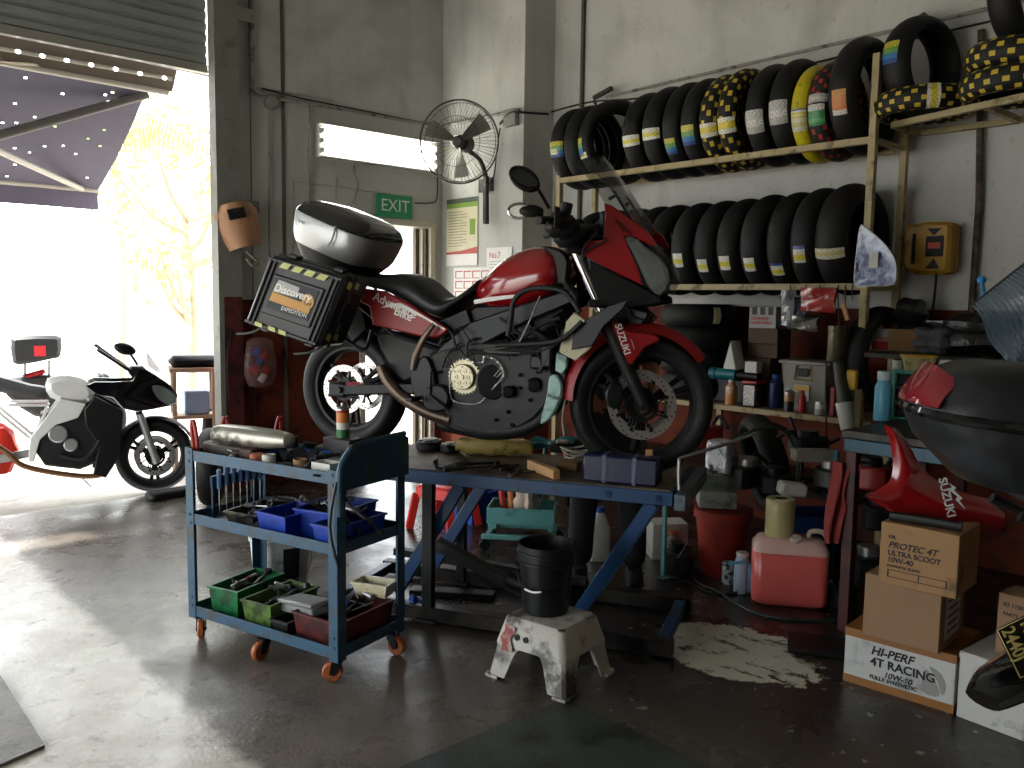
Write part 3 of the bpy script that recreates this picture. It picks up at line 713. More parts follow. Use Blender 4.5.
# ---- engine
mb = MB(); sideprism(mb, B, [(424, 362), (440, 348), (480, 340), (520, 344), (545, 356), (556, 378), (546, 408), (520, 430), (476, 437), (444, 428), (428, 404)], -.16, .16, .02, False, 2)
mb.cyl(B.k(493, 382, -.15), B.k(493, 382, -.175), .085, seg=28, ch=.01)
crank = bike.part('crankcase', mb, mk['dark'])
mb = MB(); cc = B.k(463, 377, -.18)
MC = T(*cc) @ YM @ Matrix.Scale(.95, 4); mb.lathe([(0, .012), (.062, .012), (.066, .008), (.066, -.012), (.085, -.012), (.085, -.03), (0, -.03)], MC, 36)
for r_, n_, rr_ in ((.034, 6, .011), (.052, 6, .006)):
    for i in range(n_):
        a = i * 2 * PI / n_ + (.5 if r_ > .04 else 0); q = V((r_ * math.cos(a), r_ * math.sin(a), 0)); mb.disc_hole(MC @ T(q.x, q.y, .013), rr_ * .45, rr_, .006, 12)
mb.cyl(MC @ V((0, 0, .01)), MC @ V((0, 0, .02)), .012, seg=12)
for i in range(30): a = i * PI / 15; mb.box((.088 * math.cos(a), .088 * math.sin(a), -.021), (.008, .008, .018), MC @ T(0, 0, 0))
mb.m = 1
for i in range(6): a = i * PI / 3 + .5; mb.cyl(MC @ V((.052 * math.cos(a), .052 * math.sin(a), .0125)), MC @ V((.052 * math.cos(a), .052 * math.sin(a), .0135)), .0058, seg=10)
bike.part('clutch_basket', mb, [mk['clutch'], mk['rubber']], crank)
gp = [(450, 372), (450, 393), (454, 401), (468, 404), (480, 402.5), (488, 394), (496, 385), (503.5, 376), (502, 368), (498, 362), (492, 358), (484, 357), (483, 362), (473, 362), (468, 359.5)]
mb = MB(); mb.tube([B.k(u, v, -.178) for u, v in gp], .0035, 6, 3); mb.tube([B.k(u, v, -.178) for u, v in ((502, 367), (494, 376), (497, 377), (503, 371), (500, 367))], .003, 6, 1); bike.part('cover_gasket', mb, mk['gasket'], crank)
mb = MB()
for (u0, v0, u1, v1, L_) in ((520, 360, 556, 318, .19), (474, 352, 462, 318, .15)):
    a, b2 = B.k(u0, v0, -.02), B.k(u1, v1, -.02); d = (b2 - a).normalized()
    for i in range(9): mb.box(a + d * (.02 + i * .02), (.006, .19, .19) if i < 6 else (.03, .17, .15), frame(a + d * 0, d, (0, 0, 1)) @ T(*(-a)) if False else Matrix(), .004) if False else mb.box((.02 + i * .02, 0, 0), (.006, .22, .2) if i < 6 else (.03, .2, .17), frame(a, d), .003)
    mb.cyl(a, b2, .07, seg=18)
bike.part('cylinder', mb, mk['dark'])
mb = MB()
for u, v in ((520, 388), (530, 400), (538, 372), (508, 412), (496, 420), (535, 360), (444, 396), (440, 372), (520, 375), (512, 425)):
    mb.cyl(B.k(u, v, -.155), B.k(u, v, -.172), .01, seg=6)
mb.cyl(B.k(508, 392, -.16), B.k(508, 392, -.205), .03, seg=20, ch=.006); mb.box(B.k(540, 362, -.16), (.09, .05, .07), b=.012); mb.box(B.k(527, 345, -.15), (.06, .06, .05), b=.012)
bike.part('engine_boss', mb, mk['frame'], split=True)
mb = MB()
for pts, r in (([(470, 352), (500, 352), (540, 346), (566, 338)], .009), ([(466, 350), (500, 354), (545, 352)], .006), ([(575, 330), (545, 350), (520, 350)], .012), ([(530, 330), (545, 338), (550, 352), (540, 372)], .011), ([(500, 318), (520, 335), (515, 350)], .008), ([(560, 318), (540, 325), (520, 340), (505, 345)], .010)):
    mb.tube([B.k(u, v, -.19) for u, v in pts], r, 8)
bike.part('coolant_hose', mb, mk['rubber'], split=True)
mb = MB()
for pts, r, y in (([(484, 351), (514, 346), (550, 341)], .004, -.2), ([(487, 352), (520, 353)], .003, -.2), ([(530, 320), (519, 342)], .003, -.22), ([(540, 296), (528, 325), (518, 345)], .0035, -.24)):
    mb.tube([B.k(u, v, y) for u, v in pts], r, 6)
bike.part('bright_wire', mb, mk['alu'])
mb = MB(); rnd = random.Random(21)
for i in range(18):
    u, v = rnd.uniform(440, 560), rnd.uniform(325, 352); a = B.k(u, v, -.17); b2 = B.k(u + rnd.uniform(-22, 22), v + rnd.uniform(5, 22), -.18); mb.tube([a, a.lerp(b2, .5) + V((rnd.uniform(-.03, .03), -.02, .02)), b2], rnd.choice((.003, .004, .007)), 6)
bike.part('wiring', mb, mk['rubber'], kind='stuff')
mb = MB()
for u, v in gp[::1]: q = B.k(u, v, -.176); mb.cyl(q + V((0, .004, 0)), q + V((0, -.005, 0)), .0038, seg=8)
bike.part('cover_bolt', mb, mk['alu'], crank, split=True)
mb = MB(); mb.prism(smooth2([(-.06, -.05), (.05, -.06), (.08, .02), (.03, .07), (-.05, .05)], 3), 0, .035, T(*B.k(438, 398, -.16)) @ YM, .01); mb.cyl(B.k(534, 385, -.15), B.k(534, 385, -.19), .035, seg=20, ch=.008); mb.box(B.k(505, 352, -.17), (.14, .05, .035), b=.01); mb.box(B.k(548, 356, -.17), (.06, .06, .11), b=.012); bike.part('side_cover', mb, mk['frame'], crank, split=True)
# airbox / side filler between tank and engine
mb = MB(); sideprism(mb, B, [(456, 318), (475, 304), (520, 302), (560, 292), (568, 312), (540, 330), (490, 340), (462, 345)], -.09, .09, .02); bike.part('airbox', mb, mk['black'])
mb = MB(); sideprism(mb, B, [(380, 330), (430, 338), (448, 348), (424, 372), (404, 384), (392, 372), (378, 348)], -.10, .10, .02, False, 2); bike.part('battery_tray', mb, mk['black'])
# exhaust
mb = MB(); mb.tube([B.k(u, v, -.14) for u, v in ((381, 366), (389, 382), (404, 398), (428, 412), (452, 420))], [.028, .032, .034, .036, .036], 14); bike.part('exhaust_pipe', mb, mk['pipe'])
mb = MB(); mb.tube([B.k(u, v, -.12) for u, v in ((452, 420), (480, 430), (515, 430), (540, 420), (552, 398), (556, 372))], [.04, .045, .04, .032, .026, .024], 14); mb.tube([B.k(u, v, .1) for u, v in ((440, 424), (480, 432), (515, 430), (545, 416))], .035, 12); bike.part('exhaust_header', mb, mk['dark'])
# swingarm + drive
mb = MB(); 
for s in (-1, 1):
    a, b2 = B.k(430, 388, -.13), V((xr, -.13, RR)); a = V((a.x, s * .125, a.z)); b2 = V((xr, s * .125, RR)); mb.bar(a, b2, .03, .062, b=.01); mb.box(b2 + V((-.02, 0, 0)), (.11, .034, .075), b=.01); mb.cyl(b2 + V((0, -.035 * 1, 0)), b2 + V((0, .035, 0)), .018, seg=12)
sa = bike.part('swingarm', mb, mk['frame'])
stext(sa, B, 'SHOWA', (346, 384.5), (366, 383), -.143, .03, mk['redp'])
mb = MB(); mb.cyl(B.k(395, 345, 0), B.k(412, 392, 0), .03, seg=14); 
P0, P1 = B.k(395, 345, 0), B.k(412, 392, 0)
for i in range(7): mb.lathe([(.034, -.006), (.045, 0), (.034, .006)], axisM(P0.lerp(P1, .12 + .12 * i), P1 - P0), 16)
bike.part('shock_absorber', mb, mk['dark'])
mb = MB(); mb.slab(lambda t, q: V((xr + math.cos(math.radians(10 + 110 * t)) * .35, (q - .5) * .16, RR + math.sin(math.radians(10 + 110 * t)) * .35)), 14, 6, .005); sideprism(mb, B, [(345, 300), (362, 300), (368, 330), (352, 345), (345, 330)], -.09, .09, .015); bike.part('rear_hugger', mb, mk['black'])
# crash bars and radiator bits
mb = MB()
for s in (-1, 1):
    for pts in ([(580, 312), (566, 293), (546, 288), (526, 290), (514, 301), (511, 318), (508, 336)], [(496, 345), (530, 344), (560, 340), (582, 322)]):
        mb.tube([(lambda p: V((p.x, s * abs(p.y), p.z)))(B.k(u, v, -.25)) for u, v in pts], .0125, 10)
    a = B.k(546, 288, -.25); mb.tube([V((a.x, s * .25, a.z)), V((a.x + .05, s * .1, a.z + .02))], .0125, 8, 1)
bike.part('crash_bar', mb, mk['rubber'], split=True)
mb = MB(); sideprism(mb, B, [(566, 322), (574, 312), (588, 322), (595, 341), (589, 350), (575, 361), (559, 352)], -.215, -.2, .004, False, 0); bike.part('radiator_shroud', mb, mk['beige'])
mb = MB(); sideprism(mb, B, [(573, 332), (588, 318), (608, 306), (628, 300), (622, 310), (604, 326), (592, 346), (571, 350)], -.235, -.222, .004, False, 0); bike.part('fairing_stay', mb, mk['frame'])
mb = MB(); sideprism(mb, B, [(556, 353), (567, 356), (566, 368), (562, 374), (555, 371)], -.2, -.17, .004); sideprism(mb, B, [(549, 377), (556, 375), (561, 384), (561, 395), (556, 408), (548, 420), (540, 424), (544, 405), (547, 392)], -.2, -.16, .006, False, 2)
cg = bike.part('chain_guard_plastic', mb, mk['teal'], label='dusty teal plastic cover low in front of engine')
stext(cg, B, 'SV1000', (547.5, 395), (559, 399), -.2015, .022, mk['rubber'])
mb = MB(); a, b2 = B.k(578, 330, -.12), B.k(556, 392, -.12); mb.box(((a.x + b2.x) / 2, 0, (a.z + b2.z) / 2), (.035, .34, .30), b=.008); bike.part('radiator', mb, mk['dark'])
mb = MB(); sideprism(mb, B, [(608, 300), (640, 306), (652, 318), (640, 330), (620, 328), (612, 315)], -.06, .06, .02); sideprism(mb, B, [(628, 306), (650, 312), (646, 322), (634, 318)], -.12, -.06, .01); bike.part('lower_fairing_duct', mb, mk['frame'])
# ---- top box
mtb = Matrix()
tcen = B.k(348, 236, 0)
TM = T(*tcen) @ E(0, 21, 0) @ Matrix.Diagonal((1.13, 1.13, 1.08, 1))
def rr2(a, b, z, dx=0, n=32, e=.52):
    sg = lambda q: math.copysign(abs(q) ** e, q); return [TM @ V((dx + a * sg(math.cos(2 * PI * i / n)), b * sg(math.sin(2 * PI * i / n)), z)) for i in range(n)]
mb = MB(); mb.loft([rr2(.135, .13, -.165), rr2(.15, .15, -.16), rr2(.175, .175, -.12), rr2(.19, .19, -.092), rr2(.188, .188, -.088)])
box_ = bike.part('top_box', mb, mk['black'])
mb = MB(); mb.loft([rr2(.192, .192, -.092), rr2(.206, .206, -.06), rr2(.214, .214, -.02), rr2(.222, .222, .045), rr2(.220, .220, .052)]); bike.part('top_box_band', mb, mk['silver'], box_)
mb = MB(); mb.loft([rr2(.220, .220, .052), rr2(.218, .218, .066), rr2(.200, .200, .094), rr2(.16, .16, .116), rr2(.11, .11, .126), rr2(.05, .05, .130)]); bike.part('top_box_lid', mb, mk['gloss'], box_, sharp=60)
q = TM @ V((-.03, -.227, .02)); text(box_, 'V46', .024, TM @ frame((-.12, -.2285, .012), (1, 0, 0), (0, -1, 0)), mk['rubber'])
mb = MB(); mb.tube([TM @ V(p) for p in ((.08, -.228, .06), (.085, -.232, .0), (.07, -.225, -.04))], .005, 6); bike.part('top_box_latch', mb, mk['silver'], box_)
mb = MB()
for s in (-.1, 0, .1): mb.tube([B.k(352, 276, 0) + V((0, s, 0)), TM @ V((.05, s, -.19)), TM @ V((-.14, s, -.18))], .01, 8)
mb.box((-.02, 0, -.178), (.26, .24, .014), TM, .004); mb.tube([B.k(350, 285, -.1), B.k(335, 290, -.19), B.k(330, 320, -.21), B.k(362, 350, -.21), B.k(372, 330, -.17)], .01, 8); mb.tube([B.k(350, 285, -.1).reflect(V((0, 1, 0))), B.k(335, 290, -.19).reflect(V((0, 1, 0))), B.k(330, 320, -.19).reflect(V((0, 1, 0)))], .01, 8)
bike.part('luggage_rack', mb, mk['frame'])
# ---- side case (right), tilted nose-down with the rack
yo, yi = -.46, -.235
A_, Bq, Cq = B.k(269, 254, yo), B.k(346, 277, yo), B.k(243, 323, yo)
ex = (Bq - A_).normalized(); ez = V((-ex.z, 0, ex.x)); Lx = (Bq - A_).length; Lz = abs((Cq - A_).dot(ez))
shx = (Cq - A_).dot(ex)
up_ = (V((A_.x, 0, A_.z)) - V((Cq.x, 0, Cq.z))) / Lz; PM = Matrix((ex, V((0, 1, 0)), up_)).transposed().to_4x4(); PM.translation = V((Cq.x, 0, Cq.z))      # origin bottom-rear corner
mb = MB(); mb.box((Lx / 2, (yo + yi) / 2, Lz / 2), (Lx, yi - yo, Lz), PM, .02)
pn = bike.part('side_case', mb, mk['case'])
mb = MB()
mb.box((Lx / 2, yo - .004, Lz / 2), (Lx * .66, .012, Lz * .55), PM, .006)
for f in (.07, .13, .87, .93): mb.box((Lx * f, yo - .004, Lz / 2), (.014, .016, Lz * .94), PM, .004)
for f in (.05, .95): mb.box((Lx / 2, yo - .003, Lz * f), (Lx * .96, .014, .018), PM, .004)
mb.box((Lx / 2, (yo + yi) / 2 - .03, Lz / 2), (Lx + .016, .022, Lz + .016), PM, .006)
for f in (.2, .8):
    mb.box((Lx * f, (yo + yi) / 2 - .03, -.012), (.05, .05, .02), PM, .005); mb.box((Lx * f, (yo + yi) / 2 - .03, Lz + .012), (.06, .05, .024), PM, .006)
for f in (.3, .7): mb.box((Lx + .01, (yo + yi) / 2, Lz * f), (.02, .06, .05), PM, .006)
bike.part('case_ribs', mb, mk['case'], pn, split=True)
mb = MB(); mb.box((Lx / 2, yo - .0115, Lz * .52), (Lx * .56, .004, Lz * .42), PM); bike.part('case_recess_panel', mb, mk['frame'], pn)
mb = MB(); y = yo - .0145
for f in (.2, .36, .52, .68): mb.prism([(Lx * f, Lz * .875), (Lx * f + .05, Lz * .875), (Lx * f + .066, Lz * .955), (Lx * f + .016, Lz * .955)], 0, .002, PM @ Matrix(((1, 0, 0, 0), (0, 0, -1, yo - .0035 - .007), (0, 1, 0, 0), (0, 0, 0, 1))))
for f in (.18, .36, .5): mb.prism([(Lx * f, Lz * .03), (Lx * f + .045, Lz * .03), (Lx * f + .035, Lz * .085), (Lx * f - .01, Lz * .085)], 0, .002, PM @ Matrix(((1, 0, 0, 0), (0, 0, -1, yo - .0035 - .007), (0, 1, 0, 0), (0, 0, 0, 1))))
for z0 in (.12, .85):
    for yy in (-.1, -.16): mb.prism([(yy + yo + .2, Lz * z0), (yy + yo + .235, Lz * (z0 - .03)), (yy + yo + .235, Lz * (z0 + .06)), (yy + yo + .2, Lz * (z0 + .09))], Lx + .001, Lx + .003, PM @ Matrix(((0, 0, 1, 0), (1, 0, 0, 0), (0, 1, 0, 0), (0, 0, 0, 1))))
bike.part('hazard_tape', mb, mk['yellow'], pn, split=True)
SM_ = PM @ Matrix(((1, 0, 0, 0), (0, 0, -1, yo - .0136), (0, 1, 0, 0), (0, 0, 0, 1)))
mb = MB(); mb.prism([(Lx * .24, Lz * .42), (Lx * .76, Lz * .40), (Lx * .76, Lz * .52), (Lx * .24, Lz * .54)], 0, .0015, SM_); mb.cyl(SM_ @ V((Lx * .70, Lz * .56, 0)), SM_ @ V((Lx * .70, Lz * .56, .0018)), .036, seg=20)
st_ = bike.part('case_sticker', mb, mk['orange'], pn)
mb = MB(); mb.prism([(Lx * .24, Lz * .545), (Lx * .56, Lz * .56), (Lx * .54, Lz * .70), (Lx * .26, Lz * .72)], 0, .001, SM_); bike.part('sticker_field', mb, mat('grey_sticker', '#9b9c98', .4), pn)
text(pn, 'Discovery', .055, SM_ @ T(Lx * .25, Lz * .61, .0025), mk['white'], bold=.001); text(pn, '4x4', .03, SM_ @ T(Lx * .66, Lz * .53, .0025), mk['rubber']); text(pn, 'EXPEDITION', .028, SM_ @ T(Lx * .42, Lz * .37, .0025), mk['white'])
mb = MB()
for s in (.1, .9): mb.tube([PM @ V((Lx * s, (yo + yi) / 2, 0)), PM @ V((Lx * s - .03, (yo + yi) / 2 - .04, -.05)), PM @ V((Lx * s - .09, (yo + yi) / 2 - .08, -.075))], .006, 6)
bike.part('case_strap', mb, mk['alu'], pn, split=True)
# ================================================================= LIFT TABLE
mblue = mat('chipped_blue_paint', '#2f6288', .45, dirt=('#3d3a36', .30, 9), var=.2, bump=.1)
mblue2 = mat('deep_blue_paint', '#123d66', .4, dirt=('#1d2a33', .25, 8), var=.15)
mblk = mat('black_steel', '#191a1b', .5, .2, var=.25); mwood = mat('worn_plywood', '#6a5a45', .6, dirt=('#37302a', .45, 5)); mdk = mat('oily_steel', '#37332e', .45, .5, dirt=('#1b1917', .5, 8))
A0, B0, D0 = PZ(673, 491, .75), PZ(420, 469, .75), PZ(708, 466, .75)
lift = Thing('lift_table', 'blue steel motorcycle lift table with scissor legs under the red motorcycle', 'lift table', M=frame((A0.x, A0.y, 0), (B0.x - A0.x, B0.y - A0.y, 0), (0, 0, 1)))
# local: x runs to the left end, -y runs away from the camera
sgn = 1 if lift.loc(D0).y > 0 else -1
TW, TL = abs(lift.loc(D0).y), 2.0
Y = lambda d: sgn * d
mb = MB(); mb.box((TL / 2, Y(TW / 2), .7375), (TL - .02, TW - .02, .022), b=.002); lift.part('deck', mb, mwood)
for nm, a, b in (('side_rail', (0, Y(.025), .712), (TL, Y(.025), .712)), ('side_rail', (0, Y(TW - .025), .712), (TL, Y(TW - .025), .712))):
    mb = MB(); mb.bar(a, b, .05, .062); 
    for q in (.06, .28): mb.cyl((q, Y(-.004), .712), (q, Y(.004), .712), .016, seg=10)
    lift.part(nm, mb, mblue2)
for x in (.025, TL - .025): mb = MB(); mb.bar((x, Y(.05), .712), (x, Y(TW - .05), .712), .05, .06); lift.part('end_rail', mb, mblue2)
# end flap sloping up from the front edge
mb = MB(); mb.bar((-.03, Y(.0), .70), (-.045, Y(TW + .02), .705), .05, .07); lift.part('end_flap', mb, mat('worn_grey_edge', '#5d6a72', .4, .5, dirt=('#3a4147', .4, 9)))
for x, d, w in ((1.16, .03, .055), (1.22, TW - .05, .05)):
    mb = MB(); mb.box((x, Y(d), .36), (w, .045, .68), b=.004); mb.box((x, Y(d), .012), (w + .05, .09, .02), b=.003); lift.part('leg', mb, mblk)
for d in (.09, TW - .12):
    mb = MB(); mb.bar((.10, Y(d), .67), (.44, Y(d), .10), .035, .06); lift.part('scissor_arm', mb, mblue2)
    mb = MB(); mb.bar((1.02, Y(d), .67), (1.36, Y(d), .10), .035, .06); lift.part('scissor_arm', mb, mblue2)
mb = MB(); mb.bar((-.02, Y(.03), .045), (TL - .3, Y(.03), .045), .06, .07); mb.bar((-.02, Y(TW - .03), .045), (TL - .3, Y(TW - .03), .045), .06, .07)
lift.part('base_rail', mb, mdk, split=True)
mb = MB()
for x in (.03, .62, TL - .34): mb.bar((x, Y(.06), .05), (x, Y(TW - .06), .05), .05, .05)
lift.part('base_cross_rail', mb, mblue2, split=True)
mb = MB(); mb.bar((.75, Y(TW * .5), .1), (1.25, Y(TW * .5), .3), .06, .06); mb.cyl((.6, Y(TW * .5), .1), (.85, Y(TW * .5), .16), .045, seg=14); mb.bar((.5, Y(TW - .1), .12), (1.6, Y(TW - .1), .16), .05, .04); lift.part('hydraulic_jack', mb, mblk)
# wheel-stop handle of bent grey pipe at the right end
mpipe = mat('bare_pipe', '#8d8f90', .35, .8, var=.15)
pts = [PP(679, 483, A0, (0, 1, 0)), PD(679, 462, 3.62), PD(684, 457, 3.63), PD(720, 446, 3.72), PD(756, 433, 3.85)]
pts[0] = PD(679, 490, 3.62)
mb = MB(); mb.tube(pts, .008, 8, 3); lift.part('bent_handle', mb, mpipe, world=True)
# ---- things on the table
TZ = .7495
def on(u, v, z=TZ): return PZ(u, v, z)
def rotto(u0, v0, u1, v1, z=TZ): a, b = on(u0, v0, z), on(u1, v1, z); return math.atan2(b.y - a.y, b.x - a.x)
mbin = mat('dark_blue_plastic', '#0b1238', .35, var=.15, bump=.05)
def tray(name, label, cat, M, L, W, Hh, m, wall=.006, flare=.012, group=None, lip=True):
    """open box with flared walls, base at z=0"""
    mb = MB(); a, b = L / 2, W / 2; ai, bi = a - flare, b - flare; t = wall
    def ring(x, y, z): return [V((-x, -y, z)), V((x, -y, z)), V((x, y, z)), V((-x, y, z))]
    mb.loft([ring(ai, bi, 0), ring(a, b, Hh - .008), ring(a + (.006 if lip else 0), b + (.006 if lip else 0), Hh - .008), ring(a + (.006 if lip else 0), b + (.006 if lip else 0), Hh), ring(a - t, b - t, Hh), ring(ai - t, bi - t, t)], cap=True)
    # the last ring's cap is the inner floor
    return solo(name, mb, m, label, cat, group, M=M)
r = rotto(581, 488, 658, 487)
a, b = on(582, 481), on(657, 488)
bx = solo('plastic_bin', MB().box((.0, .055, .062), ((b - a).length, .11, .124), b=.01), mbin, 'dark blue plastic parts bin taped shut, standing before the front wheel', 'bin', M=frame((a + b) / 2, (b - a).xy.to_3d(), (0, 0, 1)))
# ---- frame() puts local y to the left of x; keep the bin's body behind its face
mtape = mat('clear_tape', '#6a7090', .2, alpha=.6)
for f in (-.07, .065): 
    mb = MB(); mb.box((f, -.002, .062), (.018, .002, .122)); mb.box((f, .05, .126), (.018, .1, .001)); o = bpy.data.objects.new('tape_strip', mb.mesh('tape_strip', mtape)); C.objects.link(o); o.parent = bx
mwd = mat('pale_wood', '#b98f5e', .6, var=.12); mdw = mat('dark_wood', '#6b4c2c', .6, var=.15)
def block(name, label, cat, u, v, ang, d, m, z=TZ, b=.003, tilt=(0, 0), group=None):
    p = on(u, v, z); return solo(name, MB().box((0, 0, d[2] / 2), d, b=b), m, label, cat, group, M=T(p.x, p.y, z + .0005) @ RotZ(ang) @ E(tilt[0], tilt[1], 0))
ra = rotto(522, 462, 566, 480)
block('wood_block', 'pale planed wood block lying on the lift table beside the blue bin', 'wood block', 543, 474, ra, (.27, .035, .045), mwd)
block('wood_block', 'darker brown wood offcut between the pale block and blue bin', 'wood block', 569, 470, rotto(560, 470, 585, 472), (.10, .09, .045), mdw)
mypl = mat('yellowed_plastic', '#9a8647', .4, dirt=('#5e5128', .3, 12), bump=.2)
p = on(494, 455)
def pack(t, q):
    a = 2 * PI * q; e = abs(math.sin(PI * min(max(t, .04), .96))) ** .18; sg = lambda c, k: math.copysign(abs(c) ** k, c)
    return V(((t - .5) * .40, .055 * sg(math.cos(a), .5) * e, .045 + .045 * sg(math.sin(a), .5) * e + .006 * math.sin(t * 23)))
mb = MB(); secs = [[pack(i / 14, j / 16) for j in range(16)] for i in range(15)]; mb.loft(secs)
solo('wrapped_packet', mb, mypl, 'yellow wrapped oblong packet lying under the red motorcycle engine', 'packet', M=T(p.x, p.y, TZ + .001) @ RotZ(rotto(462, 455, 528, 458)))
mtarp = mat('teal_cloth', '#2b8a93', .7, var=.2); p = on(548, 449)
mb = MB(); mb.slab(lambda t, q: V(((t - .5) * .34, (q - .5) * .16, .03 + .022 * math.sin(t * 9 + q * 4) + .02 * math.sin(q * 7) * t)), 18, 8, .004)
solo('rag', mb, mtarp, 'crumpled teal cloth on the table behind the yellow packet', 'cloth', M=T(p.x, p.y, TZ + .002) @ RotZ(-.2))
mb = MB(); p = on(576, 462)
for i in range(5):
    r_ = .05 + .008 * i; mb.tube([p + V((r_ * math.cos(a + i), r_ * math.sin(a + i) * .9, .012 + .014 * i + .01 * math.sin(a * 2 + i))) for a in [k * PI / 4 for k in range(8)]], .0045, 6, 3, True)
solo('wire_coil', mb, mat('cream_wire', '#b4ae9c', .45), 'small coil of pale wire on the table by the front wheel', 'wire')
def handtool(name, label, cat, p, ang, L, m1, m2, kind='wrench', group=None, tilt=0, z=None):
    M = T(p.x, p.y, p.z) @ RotZ(ang) @ E(0, tilt, 0)
    t = Thing(name, label, cat, M=M, group=group)
    if kind == 'wrench':
        mb = MB(); mb.prism([(-L / 2, -.006), (L / 2, -.006), (L / 2, .006), (-L / 2, .006)], .001, .007, b=.001)
        for s in (-1, 1): mb.prism([(s * L / 2 + x, y) for x, y in ([(-.014, -.012), (.004, -.016), (.02, -.011), (.008, -.004), (.008, .004), (.02, .011), (.004, .016), (-.014, .012)] if s > 0 else [(.014, -.012), (-.004, -.016), (-.02, -.011), (-.008, -.004), (-.008, .004), (-.02, .011), (-.004, .016), (.014, .012)])], 0, .008, b=.001)
        t.part('shaft', mb, m1)
    elif kind == 'driver':
        mb = MB(); mb.cyl((-L / 2, 0, .014), (-L * .1, 0, .014), .013, .012, 10, ch=.003); mb.cyl((-L * .1, 0, .014), (-L * .04, 0, .014), .009, .006, 10); t.part('handle', mb, m2)
        mb = MB(); mb.cyl((-L * .04, 0, .014), (L / 2, 0, .014), .0035, seg=8); t.part('shaft', mb, m1)
    elif kind == 'pliers':
        for s in (-1, 1):
            mb = MB(); mb.tube([(-L / 2, s * .03, .008), (-L * .2, s * .028, .008), (L * .1, s * .008, .008)], .007, 8); t.part('handle', mb, m2)
            mb = MB(); mb.prism([(L * .08, 0), (L * .14, s * .014), (L * .4, s * .006), (L * .42, 0)], .002, .013, b=.001); t.part('jaw', mb, m1)
    elif kind == 'hammer':
        mb = MB(); mb.cyl((-L / 2, 0, .014), (L * .42, 0, .014), .011, .009, 10); t.part('handle', mb, m2)
        mb = MB(); mb.cyl((L * .42, -.05, .016), (L * .42, .05, .016), .015, seg=12, ch=.003); t.part('head', mb, m1)
    elif kind == 'ratchet':
        mb = MB(); mb.cyl((-L / 2, 0, .012), (L * .4, 0, .012), .007, seg=8); mb.cyl((-L / 2, 0, .012), (-L * .1, 0, .012), .011, seg=10, ch=.002); mb.cyl((L * .42, 0, 0), (L * .42, 0, .024), .018, seg=14, ch=.003); t.part('shaft', mb, m1)
    return t
mst = mat('tool_steel', '#9a9a98', .3, .85, var=.2); mdst = mat('dark_tool_steel', '#3b3b3c', .4, .7, var=.3); mrg = mat('red_tool_grip', '#a2231d', .4); mbg = mat('blue_tool_grip', '#1c4fa0', .4); mkg = mat('black_tool_grip', '#18181a', .5); myg = mat('yellow_tool_grip', '#c49a2c', .4)
TP = [(452, 465, .3, .2, 'wrench', 'dark open-end wrench'), (478, 466, -.5, .22, 'ratchet', 'dark ratchet handle'), (508, 468, .1, .18, 'pliers', 'black-handled pliers'), (436, 462, .9, .16, 'driver', 'short black screwdriver'), (528, 473, -.2, .17, 'wrench', 'small dark wrench'), (468, 471, -.35, .24, 'driver', 'long thin screwdriver'), (515, 476, .5, .15, 'ratchet', 'stubby ratchet')]
WHERE = ['beside the cart end of the table', 'below the yellow packet', 'in front of the yellow packet end', 'nearest the cart handle', 'near the wood block', 'by the near table edge', 'against the pale wood block']
for (u, v, a, L, k, n), w_ in zip(TP, WHERE):
    p = on(u, v); handtool({'wrench': 'wrench', 'ratchet': 'ratchet', 'pliers': 'pliers', 'driver': 'screwdriver'}[k], f'{n} lying on the lift table {w_}', 'tool', V((p.x, p.y, TZ + .001)), a, L, mdst, mkg, k, 'hand tools on the lift table')
# dark engine covers left lying on the table
def cover(name, label, u, v, r, h, ang, m, z=TZ):
    p = on(u, v, z); t = Thing(name, label, 'engine part', (p.x, p.y, z + .001), ang, 'engine parts on the lift table')
    mb = MB(); mb.prism(smooth2([(r * .9, -r * .4), (r, r * .3), (r * .3, r * .8), (-r * .6, r * .7), (-r, 0), (-r * .5, -r * .8)], 3), 0, h, b=.008); t.part('housing', mb, m)
    mb = MB(); mb.cyl((0, 0, h), (0, 0, h + .012), r * .5, seg=20, ch=.003)
    for i in range(6): a = i * PI / 3; mb.cyl((r * .72 * math.cos(a), r * .62 * math.sin(a), h), (r * .72 * math.cos(a), r * .62 * math.sin(a), h + .006), .008, seg=8)
    t.part('boss', mb, mst); return t
cover('engine_cover', 'black engine cover lying on the table near the cart handle', 430, 449, .085, .045, .4, mk['dark'])
cover('engine_cover', 'smaller black cover beside the yellow packet', 450, 452, .06, .04, 1.4, mk['black'])
cover('engine_cover', 'black cover behind the blue bin and wire coil', 562, 452, .07, .05, 2.2, mk['dark'])
# wheel chock block seen between the spokes
p = on(648, 470); solo('paper_tag', MB().box((0, 0, .02), (.03, .008, .045), b=.001), mwd, 'small tan tag standing on the blue bin by the wheel', 'tag', M=T(*(PD(649, 455, 3.78) + V((0, 0, -.018)))) @ RotZ(YAW - PI / 2))
